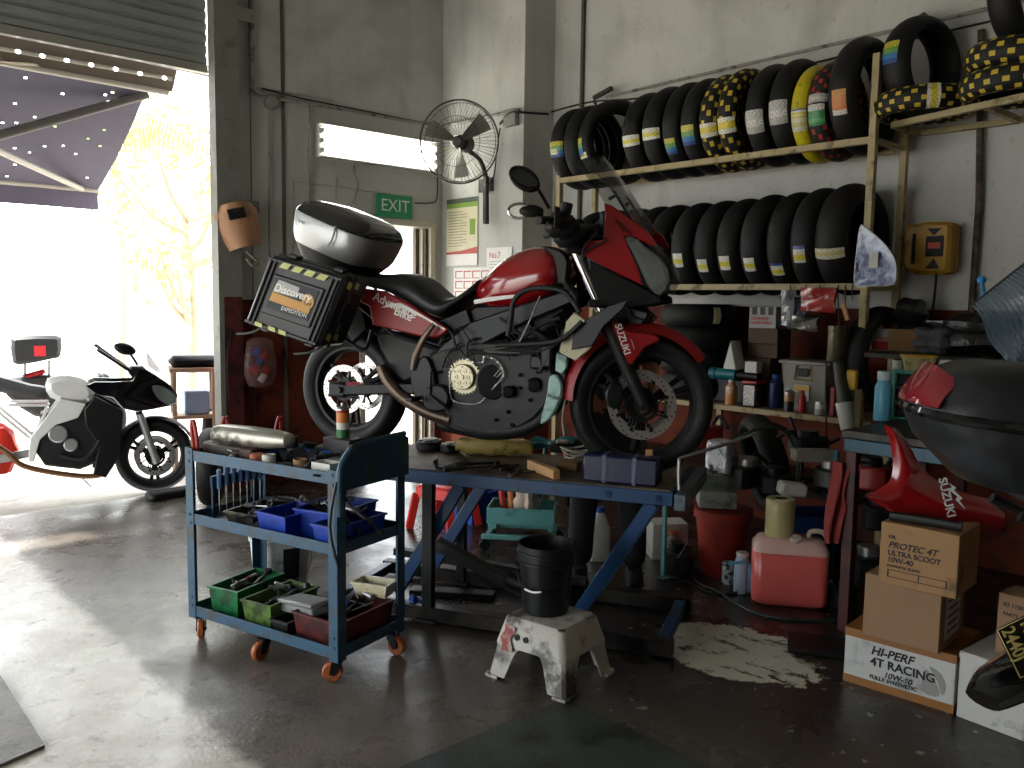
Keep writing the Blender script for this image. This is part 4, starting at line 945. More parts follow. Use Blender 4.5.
# ================================================================= BLUE TOOL CART
cn = PZ(338, 664, .1); cl = PZ(193, 618, .1); cr = PZ(411, 634, .1)
ux = (cl - cn).xy.to_3d().normalized(); CL = (cl - cn).xy.length + .03; CWd = .42
cart = Thing('tool_cart', 'chipped blue steel three-tier tool cart on orange casters in front of the lift table', 'cart', M=frame((cn.x, cn.y, 0), ux, (0, 0, 1)))
cs = 1 if cart.loc(cr).y > 0 else -1
CY = lambda d: cs * d
mcart = mat('cart_blue_paint', '#2b5069', .45, dirt=('#3a3f40', .38, 11), var=.2, bump=.15)
HZ = (.135, .56, .845)      # shelf heights
for x, d, top in ((0, 0, .88), (CL, 0, .88), (CL, CWd, .88), (0, CWd, .88)):
    mb = MB(); sx = 1 if x == 0 else -1; sd = 1 if d == 0 else -1; w = .05
    mb.box((x + sx * w / 2, CY(d + sd * .002), (.1 + top) / 2), (w, .005, top - .1), b=.0015); mb.box((x + sx * .002, CY(d + sd * w / 2), (.1 + top) / 2), (.005, w, top - .1), b=.0015)
    for z in (.16, .20, .54, .58, .82, .86): mb.cyl((x + sx * .025, CY(d - sd * .004), z), (x + sx * .025, CY(d + sd * .001), z), .008, seg=8)
    cart.part('post', mb, mcart)
for i, z in enumerate(HZ):
    mb = MB(); mb.box((CL / 2, CY(CWd / 2), z - .018), (CL - .014, CWd - .014, .004))
    for d in (.005, CWd - .005): mb.box((CL / 2, CY(d), z), (CL - .012, .004, .048), b=.001)
    for x in (.008, CL - .008): mb.box((x, CY(CWd / 2), z), (.004, CWd - .012, .048), b=.001)
    cart.part('shelf', mb, mcart)
mcast = mat('orange_caster', '#a4582f', .4, dirt=('#5b3a28', .3, 20))
for k, (x, d) in enumerate(((.045, .045), (CL * .5, .03), (CL - .03, .045), (.03, CWd - .045), (CL - .03, CWd - .045))):
    M = T(x, CY(d), 0) @ RotZ(.6 + k * .9)
    mb = MB(); mb.lathe([(.012, -.014), (.036, -.015), (.042, -.009), (.042, .009), (.036, .015), (.012, .014)], M @ T(.02, 0, .043) @ YM, 24); f = cart.part('caster', mb, mcast)
    mb = MB(); 
    for s in (-1, 1): mb.prism([(.01, .03), (.03, .035), (.022, .085), (-.018, .09), (-.02, .075)], s * .018, s * .021, M @ Matrix(((1, 0, 0, 0), (0, 0, 1, 0), (0, 1, 0, 0), (0, 0, 0, 1))))
    mb.box((0, 0, .092), (.045, .045, .006), M); mb.cyl(M @ V((0, 0, .085)), M @ V((0, 0, .12)), .012, seg=10); mb.cyl(M @ V((.02, -.024, .043)), M @ V((.02, .024, .043)), .006, seg=8); cart.part('caster_fork', mb, mk['frame'], f)
# bent sheet push-handle panel at the right end
prof = [(0, .80), (0, .86), (.012, .905), (.05, .945), (.11, .965), (.25, .972), (CWd - .03, .974), (CWd, .96), (CWd, .80)]
mb = MB(); mb.prism([(CY(a), b) for a, b in prof], -.004, -.022, Matrix(((0, 0, 1, 0), (1, 0, 0, 0), (0, 1, 0, 0), (0, 0, 0, 1))), .002)
cart.part('end_panel', mb, mat('green_blue_sheet', '#28503f', .28, dirt=('#1f3f5c', .5, 4), var=.2))
mb = MB(); mb.tube([(-.013, CY(0), .70), (-.013, CY(0), .86), (-.013, CY(.015), .91), (-.013, CY(.055), .95), (-.013, CY(.115), .972), (-.013, CY(CWd - .02), .98)], .012, 8, 3); cart.part('push_handle', mb, mcart)
CM = cart.M
def cp(x, d, z): return CM @ V((x, CY(d), z))
cang = math.atan2(ux.y, ux.x)
def cM(x, d, z, a=0.): p = cp(x, d, z); return T(*p) @ RotZ(cang + a)
S1, S2, S3 = HZ[0] - .0155, HZ[1] - .0155, HZ[2] - .0155
mg = mat('green_bin', '#14703c', .4, dirt=('#20402c', .35, 10)); mg2 = mat('olive_bin', '#5d7a3a', .45, dirt=('#33421f', .35, 10)); mbb = mat('blue_bin', '#15379a', .38, dirt=('#152a66', .2, 8)); mrb = mat('dark_red_bin', '#5d1d1c', .5, dirt=('#2a1513', .35, 8)); mkb = mat('black_bin', '#1b1c1e', .45)
g = 'bins on the blue cart'
tray('storage_bin', 'bright green open parts bin at the left of the cart bottom shelf', 'bin', cM(CL - .16, .20, S1, .1), .17, .30, .13, mg, group=g)
tray('storage_bin', 'olive green parts bin next to the bright green one', 'bin', cM(CL - .38, .20, S1, .05), .17, .30, .11, mg2, group=g)
tray('storage_bin', 'dark red tool tray at the right end of the cart bottom shelf', 'bin', cM(.17, .22, S1, 0), .26, .34, .12, mrb, group=g)
tray('storage_bin', 'black parts box between olive bin and red tray', 'bin', cM(CL - .55, .10, S1, 0), .10, .14, .07, mkb, group=g)
tray('storage_bin', 'large blue bin on the middle cart shelf, behind its post', 'bin', cM(.25, .26, S2, .12), .22, .29, .12, mbb, group=g)
tray('storage_bin', 'blue bin with paper tag at the near corner of the middle shelf', 'bin', cM(.40, .14, S2, -.05), .18, .22, .10, mbb, group=g)
tray('storage_bin', 'blue bin at the right end of the middle cart shelf', 'bin', cM(.09, .17, S2, .0), .13, .30, .10, mbb, group=g)
tray('tool_tray', 'dirty grey metal tray of tools on the middle cart shelf', 'tray', cM(CL - .29, .22, S2, .1), .28, .26, .055, mat('dirty_tray', '#6a6457', .45, .4, dirt=('#38332c', .45, 9)))
tray('storage_bin', 'small cream plastic tub at the back of the bottom shelf', 'bin', cM(.14, CWd - .04, S1 + .13, .2), .17, .10, .06, mat('cream_tub', '#cfc6a5', .45, dirt=('#8d8566', .25, 12)), group=g)
# lid case (long grey box) on the bottom shelf
t = Thing('tool_case', 'long grey plastic tool case leaning on the bottom shelf bins', 'tool case', M=cM(CL - .60, .14, S1 + .085, -.25) @ E(0, 10, 0))
mb = MB(); mb.box((0, 0, .02), (.28, .11, .035), b=.006); t.part('case_body', mb, mat('case_grey', '#7b7d7c', .5, dirt=('#4a4b4a', .3, 9)))
mb = MB(); mb.box((0, 0, .048), (.285, .115, .02), b=.006); t.part('lid', mb, mat('case_grey', ''))
# tools in the bins
random.seed(11)
KN = {'wrench': ('wrench', 'spanner'), 'driver': ('screwdriver', 'screwdriver'), 'pliers': ('pliers', 'pliers'), 'hammer': ('hammer', 'hammer'), 'ratchet': ('ratchet', 'ratchet')}
gr = [('black', mkg), ('red', mrg), ('blue', mbg), ('yellow', myg)]
def scatter(x0, x1, d0, d1, z, n, where, group, tl=(-25, 10), Ls=(.14, .26), kinds=('wrench', 'driver', 'pliers', 'ratchet', 'hammer'), pal=gr, m1s=None):
    for i in range(n):
        k = kinds[i % len(kinds)]; gn, gm = pal[(i // 2) % len(pal)]; nm, lb = KN[k]
        p = cp(random.uniform(x0, x1), random.uniform(d0, d1), z + .008 + .011 * (i % 4)); L = random.uniform(*Ls)
        colw = 'dark steel' if k in ('wrench', 'ratchet') else gn + '-handled'
        handtool(nm, f'{colw} {lb} lying {where}', 'tool', p, random.uniform(0, 6.28), L, mdst if k in ('wrench', 'ratchet') else mst, gm, k, group, tilt=random.uniform(*tl))
scatter(CL - .40, CL - .17, .12, .32, S2 + .03, 14, 'in the grey tray on the middle cart shelf', 'tools in the grey tray', (-12, 6), (.12, .18), pal=[('black', mkg)])
scatter(CL - .24, CL - .09, .12, .3, S1 + .07, 7, 'in the bright green bin', 'tools in the green bin', (-30, -10), (.1, .16), pal=[('black', mkg), ('red', mrg)])
scatter(CL - .44, CL - .32, .12, .3, S1 + .065, 7, 'in the olive bin', 'tools in the olive bin', (-30, -10), (.1, .16), pal=[('black', mkg)])
scatter(.08, .25, .12, .36, S1 + .085, 9, 'in the dark red tray', 'tools in the red tray', (-30, 0), (.12, .2), pal=[('black', mkg), ('blue', mbg)])
scatter(.17, .34, .18, .34, S2 + .08, 7, 'in the large blue bin', 'tools in the blue bins', (-40, -15), (.12, .2), pal=[('black', mkg)])
scatter(.05, .13, .08, .26, S2 + .075, 6, 'in the end blue bin', 'tools in the blue bins', (-50, -25), (.14, .22), pal=[('black', mkg)])
scatter(.08, CL - .1, .06, .36, S3 + .004, 10, 'on the cart top', 'tools on the cart top', (-4, 4), (.14, .24), pal=[('black', mkg), ('blue', mbg)])
# upright screwdrivers with clear-blue handles hanging in the rack
mclear = mat('blue_clear_grip', '#6f9cc8', .15, alpha=.85)
rack = Thing('screwdriver_rack', 'blue wall of a screwdriver rack at the left of the middle cart shelf', 'tool rack', M=cM(CL - .06, .24, S2))
mb = MB(); mb.box((0, 0, .17), (.02, .30, .05), b=.003); rack.part('rack_plate', mb, mblue2)
mb = MB(); mb.box((0, -.14, .075), (.012, .012, .15)); mb.box((0, .14, .075), (.012, .012, .15)); rack.part('rack_leg', mb, mblue2, split=True)
for i in range(7):
    q = cM(CL - .078, .12 + .04 * i, S2 + .07); h = random.uniform(-.01, .01)
    t = Thing('screwdriver', 'screwdriver with clear blue grip hanging upright in the cart rack', 'tool', M=q @ T(0, 0, h), group='screwdrivers hanging in the cart rack')
    mb = MB(); mb.cyl((0, 0, .07), (0, 0, .16), .011, seg=10, ch=.003); t.part('handle', mb, mclear); mb = MB(); mb.cyl((0, 0, -.05), (0, 0, .07), .003, seg=6); t.part('shaft', mb, mst)
# things on the cart top
p = cp(CL - .20, .15, S3)
msil = mat('silencer_metal', '#a9a79b', .35, .6, dirt=('#4e4a40', .4, 7))
mb = MB(); secs = []
for i, (x, w, h) in enumerate(((-.20, .018, .02), (-.185, .04, .045), (-.12, .055, .062), (0, .062, .07), (.12, .06, .07), (.15, .05, .06), (.155, .03, .035))): secs.append([V((x, w * math.copysign(abs(math.cos(a)) ** .6, math.cos(a)), .05 + h * .75 * math.copysign(abs(math.sin(a)) ** .7, math.sin(a)))) for a in [2 * PI * j / 16 for j in range(16)]])
mb.loft(secs); solo('silencer', mb, msil, 'pale metal exhaust silencer lying on the left of the cart top', 'silencer', M=cM(CL - .26, .14, S3 + .062, PI + .12) @ Matrix.Diagonal((-1.2, 1, .85, 1)))
solo('parts_tin', MB().box((0, 0, .035), (.33, .2, .07), b=.008), mat('rusty_tin', '#54392c', .5, dirt=('#2c211b', .5, 9)), 'rusty brown flat tin under the pale silencer', 'tin', M=cM(CL - .19, .17, S3))
def can(name, label, cat, p, r, h, cols, group=None, lid=True, rz=0, seg=20, world=True):
    """label can with printed bands: cols = [(height fraction, material), ...]"""
    t = Thing(name, label, cat, M=T(*p) @ RotZ(rz), group=group); z = 0; nm = ['body', 'printed_band', 'band', 'top_band', 'collar']
    for i, (f, m) in enumerate(cols):
        mb = MB(); z1 = z + h * f; mb.cyl((0, 0, z), (0, 0, z1), r, seg=seg); t.part(nm[min(i, 4)], mb, m); z = z1
    if lid: mb = MB(); mb.lathe([(r, z), (r * .96, z + .006), (r * .5, z + .016), (r * .3, z + .018), (r * .3, z + .03), (0, z + .03)], None, seg); t.part('cap', mb, mst)
    return t
mwht = mat('white_print_can', '#cfcfc8', .4); mor = mat('orange_can', '#c8742a', .4); mgr = mat('green_can', '#2f6b3c', .4); mrd = mat('red_can', '#a82620', .4); mtan = mat('tan_can', '#a5805a', .5)
can('aerosol_can', 'aerosol can with green and orange bands standing behind the cart top', 'aerosol can', PD(343, 437, 3.72), .028, .12, [(.3, mgr), (.25, mwht), (.35, mor), (.1, mrd)])
q = PD(343, 437, 3.72); solo('metal_box', MB().box((0, 0, (q.z - S3) / 2 - .001), (.16, .09, q.z - S3 - .002), b=.004), mdst, 'dark metal box under the aerosol can at the back of the cart top', 'box', M=T(q.x, q.y, S3) @ RotZ(cang))
can('tin_can', 'open rust-coloured tin standing on the near edge of the cart top', 'tin', cp(CL - .40, .06, S3), .032, .055, [(1, mat('clay_tin', '#a4583a', .5))], lid=False)
def cup(name, label, cat, M, r, h, m, t=.003, r1=None, group=None):
    r1 = r1 or r; mb = MB(); mb.lathe([(0, 0), (r, 0), (r1, h), (r1 - t, h), (r - t, t), (0, t)], None, 24); return solo(name, mb, m, label, cat, group, M=M)
cup('tin_can', 'small white tin beside the rust-coloured one on the cart top', 'tin', cM(CL - .47, .06, S3), .028, .06, mwht)
cup('tin_can', 'dented grey tin at the middle of the cart top edge', 'tin', cM(CL - .57, .05, S3), .03, .035, mst)
t = Thing('carton', 'open small carton holding brown parts at the cart top corner', 'box', M=cM(.13, .08, S3)); mb = MB()
for s in (-1, 1): mb.box((s * .05, 0, .03), (.003, .07, .06)); mb.box((0, s * .035, .03), (.1, .003, .06))
mb.box((0, 0, .002), (.1, .07, .003)); t.part('box_walls', mb, mwht); mb = MB(); mb.ell((0, 0, .035), (.04, .026, .018)); t.part('contents', mb, mtan)
mrag = mat('green_rag', '#31503a', .8, var=.3)
mb = MB(); mb.slab(lambda t, q: V(((t - .5) * .2, (q - .5) * .13, .03 + .02 * math.sin(t * 11 + q * 5) + .014 * math.cos(q * 9))), 18, 10, .004); solo('rag', mb, mrag, 'green rag crumpled on the cart top beside the handle', 'cloth', M=cM(.20, .26, S3 + .002, .4))
mb = MB(); mb.slab(lambda t, q: V(((t - .5) * .16, (q - .5) * .13, .035 + .025 * math.sin(t * 8 + q * 7) + .01 * math.cos(q * 14))), 16, 10, .004); solo('rag', mb, mat('dark_rag', '#23272b', .8, var=.3), 'black rag heaped in the middle of the cart top', 'cloth', M=cM(CL - .50, .22, S3 + .002, 1.2))
for i, (x, d, r, h, m, lb) in enumerate(((.30, .10, .03, .05, mtan, 'tan tin on the cart top near the handle end'), (CL - .34, .32, .026, .09, mdst, 'tall dark tin at the back of the cart top'), (.36, .30, .035, .045, mst, 'wide steel cup at the back of the cart top'))): cup('tin_can', lb, 'tin', cM(x, d, S3), r, h, m)
mb = MB(); mb.loft([[cM(CL - .62, .33, S3 + .03) @ V((x_, .045 * math.cos(a), .028 * math.sin(a) + .012 * math.sin(x_ * 20))) for a in [2 * PI * j / 12 for j in range(12)]] for x_ in (-.16, -.1, 0, .1, .17)]); solo('tool_roll', mb, mkg, 'black fabric tool roll lying at the back of the cart top', 'tool roll')
# red-handled pliers standing at the left corner, wooden brush
for i, (x, d) in enumerate(((CL - .03, .04), (CL - .03, .20), (CL - .22, .33))):
    t = Thing('clamp', ['tall red clamp at the left corner of the cart top', 'red clamp behind the left corner of the cart top', 'small red clamp beyond the pale silencer'][i], 'clamp', M=cM(x, d, S3) @ E(0, 8 - 8 * i, 40 * i)); h = .17
    for s in (-1, 1): mb = MB(); mb.tube([(s * .006, 0, .0), (s * .014, 0, h * .4), (s * .012, 0, h * .8), (s * .003, 0, h)], .009, 8); t.part('handle', mb, mrg)
    mb = MB(); mb.box((0, 0, .006), (.04, .03, .012), b=.003); t.part('foot', mb, mdst)
t = Thing('brush', 'paint brush with wooden handle lying across the cart top', 'brush', M=cM(CL - .48, .30, S3 + .05, 2.2) @ E(0, -22, 0)); mb = MB(); mb.box((-.08, 0, .012), (.17, .024, .016), b=.005); t.part('handle', mb, mat('brush_wood', '#7a3d28', .5)); mb = MB(); mb.box((.05, 0, .012), (.05, .05, .014), b=.003); t.part('bristles', mb, mkg)
# rod leaning on the near post, white bucket standing behind the cart
mb = MB(); mb.tube([cp(-.02, -.015, .50), cp(.02, -.02, .66), cp(-.01, -.012, .84)], .006, 6, 3); solo('long_screwdriver', mb, mdst, 'thin dark rod hooked on the near post of the cart', 'rod')
bp = PZ(281, 598, 0); bkt = Thing('bucket', 'white plastic bucket with dark stripe standing on the floor behind the cart', 'bucket', (bp.x, bp.y, 0))
mb = MB(); mb.lathe([(0, 0), (.125, 0), (.15, .32), (.157, .32), (.157, .34), (.145, .34), (.12, .01), (0, .01)], None, 32); bkt.part('bucket_body', mb, mat('white_bucket', '#c3c8c4', .45, dirt=('#8c9690', .3, 8)))
mb = MB(); mb.tube([(.155 * math.cos(a), .155 * math.sin(a), .30 - .14 * math.sin(a * 1.0 + 0) ** 2 if False else .30 - .16 * math.sin(a)) for a in [PI * k / 10 for k in range(11)]], .003, 6, 1)
for v_ in mb.v: v_.y = -v_.y
bkt.part('bail', mb, mst)
mb = MB(); mb.lathe([(.1275, .02), (.151, .30)], None, 8, a0=-1.95, a1=-1.35); bkt.part('dark_stripe', mb, mkb)
# ================================================================= STOOL AND BUCKETS
mstool = mat('dirty_white_plastic', '#b3b0a6', .5, dirt=('#55524b', .42, 7), var=.12, bump=.08)
sc_ = [PZ(500, 625, .27), PZ(552, 640, .27)]
s0, s1, s2 = PZ(504, 621, .26), PZ(553, 636, .26), PZ(597, 607, .26)
cx_ = (s0 + s2) / 2; stool = Thing('step_stool', 'scuffed white plastic step stool with red paint smear under the black bucket', 'stool', M=frame((cx_.x, cx_.y, 0), (s1 - s0).xy.to_3d(), (0, 0, 1)))
a0, b0 = .148, .135; HS = .26
mb = MB()
def rect(a, b, z, c=.03, n=4):
    o = []
    for sx, sy, st in ((1, 1, 0), (-1, 1, 1), (-1, -1, 2), (1, -1, 3)):
        for i in range(n + 1):
            t = (st + i / n) * PI / 2; o.append(V((sx * (a - c) + c * math.cos(t), sy * (b - c) + c * math.sin(t), z)))
    return o
mb.loft([rect(a0 - .012, b0 - .012, HS - .0), rect(a0, b0, HS - .012)], cap=False); mb.loft([rect(a0 - .012, b0 - .012, HS)] * 1 + [rect(.02, .02, HS - .002)], cap=True)
mb.loft([rect(a0, b0, HS - .012), rect(a0 + .028, b0 + .028, HS - .115)], cap=False)
# skirt continues into four splayed legs with arched gaps
for sx in (-1, 1):
    for sy in (-1, 1):
        def leg(z, w, k):
            t = (HS - z) / HS; A, Bb = a0 + .045 * t, b0 + .045 * t; th = .006
            x0, x1, y0, y1 = A - w, A, Bb - w, Bb
            return [V((sx * x, sy * y, z)) for x, y in ((x0, y1), (x1 - .012, y1), (x1, y1 - .012), (x1, y0), (x1 - th, y0), (x1 - th, y1 - .014), (x1 - .014, y1 - th), (x0, y1 - th))]
        mb.loft([leg(HS - .10, .135, 0), leg(HS - .125, .112, 0), leg(HS - .15, .10, 0), leg(.012, .082, 0)], cap=True)
        t = 1.0; mb.tube([(sx * (a0 - .01), sy * (b0 + .047), .008), (sx * (a0 + .047), sy * (b0 + .047), .008), (sx * (a0 + .047), sy * (b0 - .01), .008)], .008, 6, 3)
mb.m = 1
for dx in (-.022, .022): mb.cyl((dx - .04, -(b0 + .011), HS - .07), (dx - .04, -(b0 + .022), HS - .07), .012, seg=14)
sb = stool.part('stool_body', mb, [mstool, mkb])
mb = MB(); mb.slab(lambda t, q: V((-.13 + .05 * t + .008 * math.sin(q * 9), -(b0 + .0135 + .028 * (q)), HS - .03 - .10 * q)), 5, 8, .001); stool.part('red_smear', mb, mat('red_smear', '#8d3a35', .6, dirt=('#a9a59b', .4, 16)))
def pail(name, label, p, r0, r1, h, m, msteel_, handle=True, rz=0, fill=None):
    t = Thing(name, label, 'bucket', (p.x, p.y, p.z), rz); mb = MB()
    mb.lathe([(0, 0), (r0 - .004, 0), (r0, .004), (r0 + (r1 - r0) * .72, h * .72), (r1 + .004, h * .74), (r1 + .004, h * .77), (r1 - .001, h * .78), (r1, h * .86), (r1 + .005, h * .87), (r1 + .005, h * .9), (r1 + .001, h * .91), (r1 + .002, h), (r1 - .006, h), (r0 - .008, .008), (0, .008)], None, 40)
    t.part('bucket_body', mb, m)
    if handle:
        mb = MB(); pts = [(r1 * 1.03 * math.cos(a), -abs(r1 * 1.04 * math.sin(a)), h * .8 - .12 * math.sin(a) ) for a in [PI * k / 10 for k in range(11)]]; mb.tube(pts, .0025, 6, 1); hnd = t.part('bail', mb, msteel_)
        mb = MB(); mb.tube([pts[4], pts[5], pts[6]], .007, 8, 2); t.part('bail_grip', mb, mst, hnd)
    return t
p = stool.M @ V((-.045, .02, HS + .0006))
pail('bucket', 'black plastic bucket standing on the white step stool', p, .095, .118, .29, mat('black_pail', '#101214', .38, var=.2), mkb, rz=YAW - PI / 2 - .5)
# ================================================================= TYRE RACK AND TYRES
mrk = mat('cream_angle_steel', '#a3946a', .5, dirt=('#66563a', .3, 10), var=.15)
FX, BX, Y0R, Y1R, H1, H2 = 4.90, 5.32, 2.30, 4.82, 2.50, 1.66
rk = Thing('tyre_rack', 'two-tier cream angle-steel tyre rack along the right wall', 'rack', (FX, Y0R, 0))
def rkp(n, a, b, w=.04, h=.04): mb = MB(); mb.bar(V(a) - V((FX, Y0R, 0)), V(b) - V((FX, Y0R, 0)), w, h, b=.002); rk.part(n, mb, mrk)
for x, y, zt in ((FX, Y0R, 2.98), (BX, Y0R, 2.62), (FX, Y1R, 2.54), (BX, Y1R, 2.54)): rkp('post', (x, y, 0.0), (x, y, zt), .042, .042)
for z in (H1, H2):
    for x in (FX, BX): rkp('rail', (x, Y0R - (.0 if z == H1 else .02), z), (x, Y1R + .02, z))
    for y in (Y0R, Y1R): rkp('cross_bar', (FX, y, z), (BX, y, z), .03, .03)
rk2 = Thing('tyre_rack', 'higher cream tyre shelf right of the rack post, holding yellow-flecked tyres', 'rack', (5.08, 2.28, 2.58))
R2 = [V((5.06, 2.26, 2.60)), V((4.72, 1.16, 2.60)), V((5.40, 2.26, 2.60)), V((5.40, 1.16, 2.60))]
for n, a, b in (('front_rail', R2[0], R2[1]), ('back_rail', R2[2], R2[3]), ('cross_bar', R2[0], R2[2]), ('cross_bar', R2[1], R2[3]), ('cross_bar', (R2[0] + R2[1]) / 2, (R2[2] + R2[3]) / 2)):
    mb = MB(); mb.bar(a, b, .035, .035, b=.002); rk2.part(n, mb, mrk, world=True)
# ---- one prototype per kind of tyre
mt_road = tread_mat('tyre_road', '#101011', 'road'); mt_dual = tread_mat('tyre_dual', '#101010', 'enduro'); mt_yel = tread_mat('tyre_yellow_flecked', '#101011', 'road', ('#c2a832', 20)); mt_yellow = mat('yellow_film', '#c2b423', .35, var=.2, dirt=('#6a6a20', .25, 14)); mt_green = tread_mat('tyre_foil_flecked', '#1d2320', 'road', ('#a3352b', 22))
mlab = {}
def label_mat(name, base, inks):
    """printed paper label: bands of ink and rows of small print following the label's own uv"""
    m = bpy.data.materials.new(name); m.use_nodes = True; nt = m.node_tree; N = nt.nodes; L = nt.links; b = N['Principled BSDF']
    uv = N.new('ShaderNodeUVMap'); sp = N.new('ShaderNodeSeparateXYZ'); L.new(uv.outputs['UV'], sp.inputs[0])
    cr = N.new('ShaderNodeValToRGB'); cr.color_ramp.interpolation = 'CONSTANT'; e = cr.color_ramp.elements
    e[0].position = 0; e[0].color = lin(base)
    for i, (p, c) in enumerate(inks):
        k = e[1] if i == 0 else e.new(p); k.position = p; k.color = lin(c)
    L.new(sp.outputs['X'], cr.inputs[0])
    nz = N.new('ShaderNodeTexNoise'); nz.inputs['Scale'].default_value = 1; nz.inputs['Detail'].default_value = 1
    mp = N.new('ShaderNodeMapping'); mp.inputs['Scale'].default_value = (26, 14, 1); L.new(uv.outputs['UV'], mp.inputs['Vector']); L.new(mp.outputs['Vector'], nz.inputs['Vector'])
    r = N.new('ShaderNodeMapRange'); r.inputs['From Min'].default_value = .52; r.inputs['From Max'].default_value = .56; r.inputs['To Max'].default_value = .7; L.new(nz.outputs['Fac'], r.inputs['Value'])
    mx = N.new('ShaderNodeMix'); mx.data_type = 'RGBA'; L.new(r.outputs['Result'], mx.inputs['Factor']); L.new(cr.outputs['Color'], mx.inputs['A']); mx.inputs['B'].default_value = lin('#3a3b3c')
    L.new(mx.outputs['Result'], b.inputs['Base Color']); b.inputs['Roughness'].default_value = .4; return m
mlab['white'] = label_mat('label_white', '#e9e7da', [(.4, '#e6d92e'), (.72, '#ecebe2')])
mlab['grey'] = label_mat('label_grey', '#c3c1ba', [(.4, '#d6d4cc'), (.7, '#b5b3ad')])
mlab['blue'] = label_mat('label_blue_green', '#c9c23a', [(.3, '#74a850'), (.55, '#2f7fb5'), (.8, '#234a97')])
mlab['orange'] = label_mat('label_orange', '#c98a2e', [(.25, '#d1791f'), (.8, '#d8d5c8')])
mlab['cream'] = label_mat('label_cream', '#dcd8b6', [(.35, '#cfc67c'), (.65, '#dcdac2')])
mlab['yellow'] = label_mat('label_yellow', '#e9e6d6', [(.25, '#e3cf2c'), (.7, '#e8e5d6')])
mlab['wblue'] = label_mat('label_blue_head', '#3f55a0', [(.2, '#e6e4d8'), (.5, '#e0d02c'), (.85, '#e6e4d8')])
mlab['green'] = label_mat('label_green', '#cfcfc6', [(.3, '#2f8a46'), (.65, '#5aa866'), (.85, '#2f8a46')])
_pt = {}
def tyre_proto(kind, R, w, m, labs):
    """labs: (angle deg from the top towards the front, angular length, label material, width fraction)"""
    key = (kind, R, w, tuple(labs))
    if key in _pt: return _pt[key]
    # axis along local y, the side facing the camera is -x; uv starts at the back bottom
    A = Matrix(((0, -1, 0, 0), (0, 0, -1, 0), (1, 0, 0, 0), (0, 0, 0, 1)))        # lathe x -> up, lathe y -> -x (front), lathe z -> -y
    t = Thing('tyre', 'x', 'tyre', M=Matrix())
    mb = MB(); mb.lathe(tyre_prof(R, w, .222 if R > .29 else .2), T(0, 0, R) @ A @ RotZ(PI), 64, closed=True)
    t.part('rubber', mb, m, sharp=50)
    for a, L_, lm, wf in labs:
        pr = []; h = w / 2
        for i in range(9):
            q = (-1 + 2 * i / 8) * wf; pr.append((R + .002 - (1 - math.cos(q * 1.15)) * h * .95, math.sin(q * 1.2) / math.sin(1.2) * h * 1.01))
        mb = MB(); mb.lathe(pr, T(0, 0, R) @ A, 10, a0=math.radians(a), a1=math.radians(a + L_)); t.part('paper_label', mb, mlab[lm])
    _pt[key] = [t, False]; return _pt[key]
def place(pr, M, label, group=None):
    t, used = pr
    if not used: pr[1] = True; t.o.matrix_world = M; t.o['label'] = label; r = t.o
    else: r = dup(t.o, M, label)
    if group: r['group'] = group
    return r
def tyre_on_rails(u_left, zrail, pr, R, w, label, twist=0, group=None, v=150, fx=FX):
    xc = (FX + BX) / 2; dz = math.sqrt(R * R - (.21 + .01) ** 2)
    # left visible edge of the tyre lies near its front quarter
    R = R; y = PX(u_left + 8, v, FX + .04).y - w * .5 + .0
    place(pr, T(xc, y, zrail + .02 + dz - R + .012) @ RotZ(math.radians(twist)), label, group); return y
K = lambda kind, R, w, m, *labs: tyre_proto(kind, R, w, m, labs)
gu, gl = 'tyres on the upper rack tier', 'tyres on the lower rack tier'
up = [
 (552, .32, .15, mt_road, [(96, 8, 'white', .35), (86, 22, 'blue', .9)], 0, 'black tyre at the far left end of the upper rack tier'),
 (566, .32, .14, mt_dual, [], 0, 'black tyre without labels, second from the left on the upper tier'),
 (588, .325, .15, mt_road, [(88, 24, 'blue', .45), (108, 8, 'white', .7)], -26, 'turned tyre showing its hole near the left of the upper tier'),
 (624, .32, .15, mt_road, [(95, 14, 'white', 1.0)], 0, 'upper tier tyre with wide white label, left one of two such'),
 (644, .325, .15, mt_road, [(92, 14, 'white', 1.0)], 0, 'upper tier tyre with wide white label, right one of two such'),
 (664, .325, .14, mt_road, [(108, 20, 'blue', .5)], 0, 'upper tier tyre with low blue-green label, left of the yellow-flecked pair'),
 (682, .325, .14, mt_road, [(96, 24, 'blue', .6)], 0, 'upper tier tyre with tall blue-green label beside the yellow-flecked pair'),
 (701, .325, .13, mt_yel, [(98, 16, 'yellow', 1.0)], 0, 'left yellow-flecked tyre standing on the upper rack tier'),
 (719, .33, .13, mt_yel, [(96, 18, 'yellow', 1.0)], 0, 'right yellow-flecked tyre standing on the upper rack tier'),
 (746, .325, .14, mt_dual, [(92, 26, 'grey', .8)], 0, 'knobbly tyre with grey label right of the yellow-flecked pair'),
 (769, .325, .14, mt_road, [(86, 26, 'grey', .8)], 0, 'tall plain tyre with grey label left of the yellow tyre'),
 (790, .30, .10, mt_yellow, [(92, 8, 'wblue', 1.0), (102, 16, 'cream', 1.0)], 0, 'tyre wrapped in bright yellow film on the upper tier'),
 (806, .30, .12, mt_green, [(78, 10, 'grey', 1.1), (90, 24, 'green', .8)], 0, 'tyre with shiny green label next to the yellow-wrapped one'),
 (828, .345, .17, mt_road, [(92, 24, 'orange', .4)], 0, 'large tyre with orange label beside the front rack post')]
for u, R, w, m, labs, tw, lb in up: tyre_on_rails(u, H1, K('u', R, w, m, *labs), R, w, lb, tw, gu)
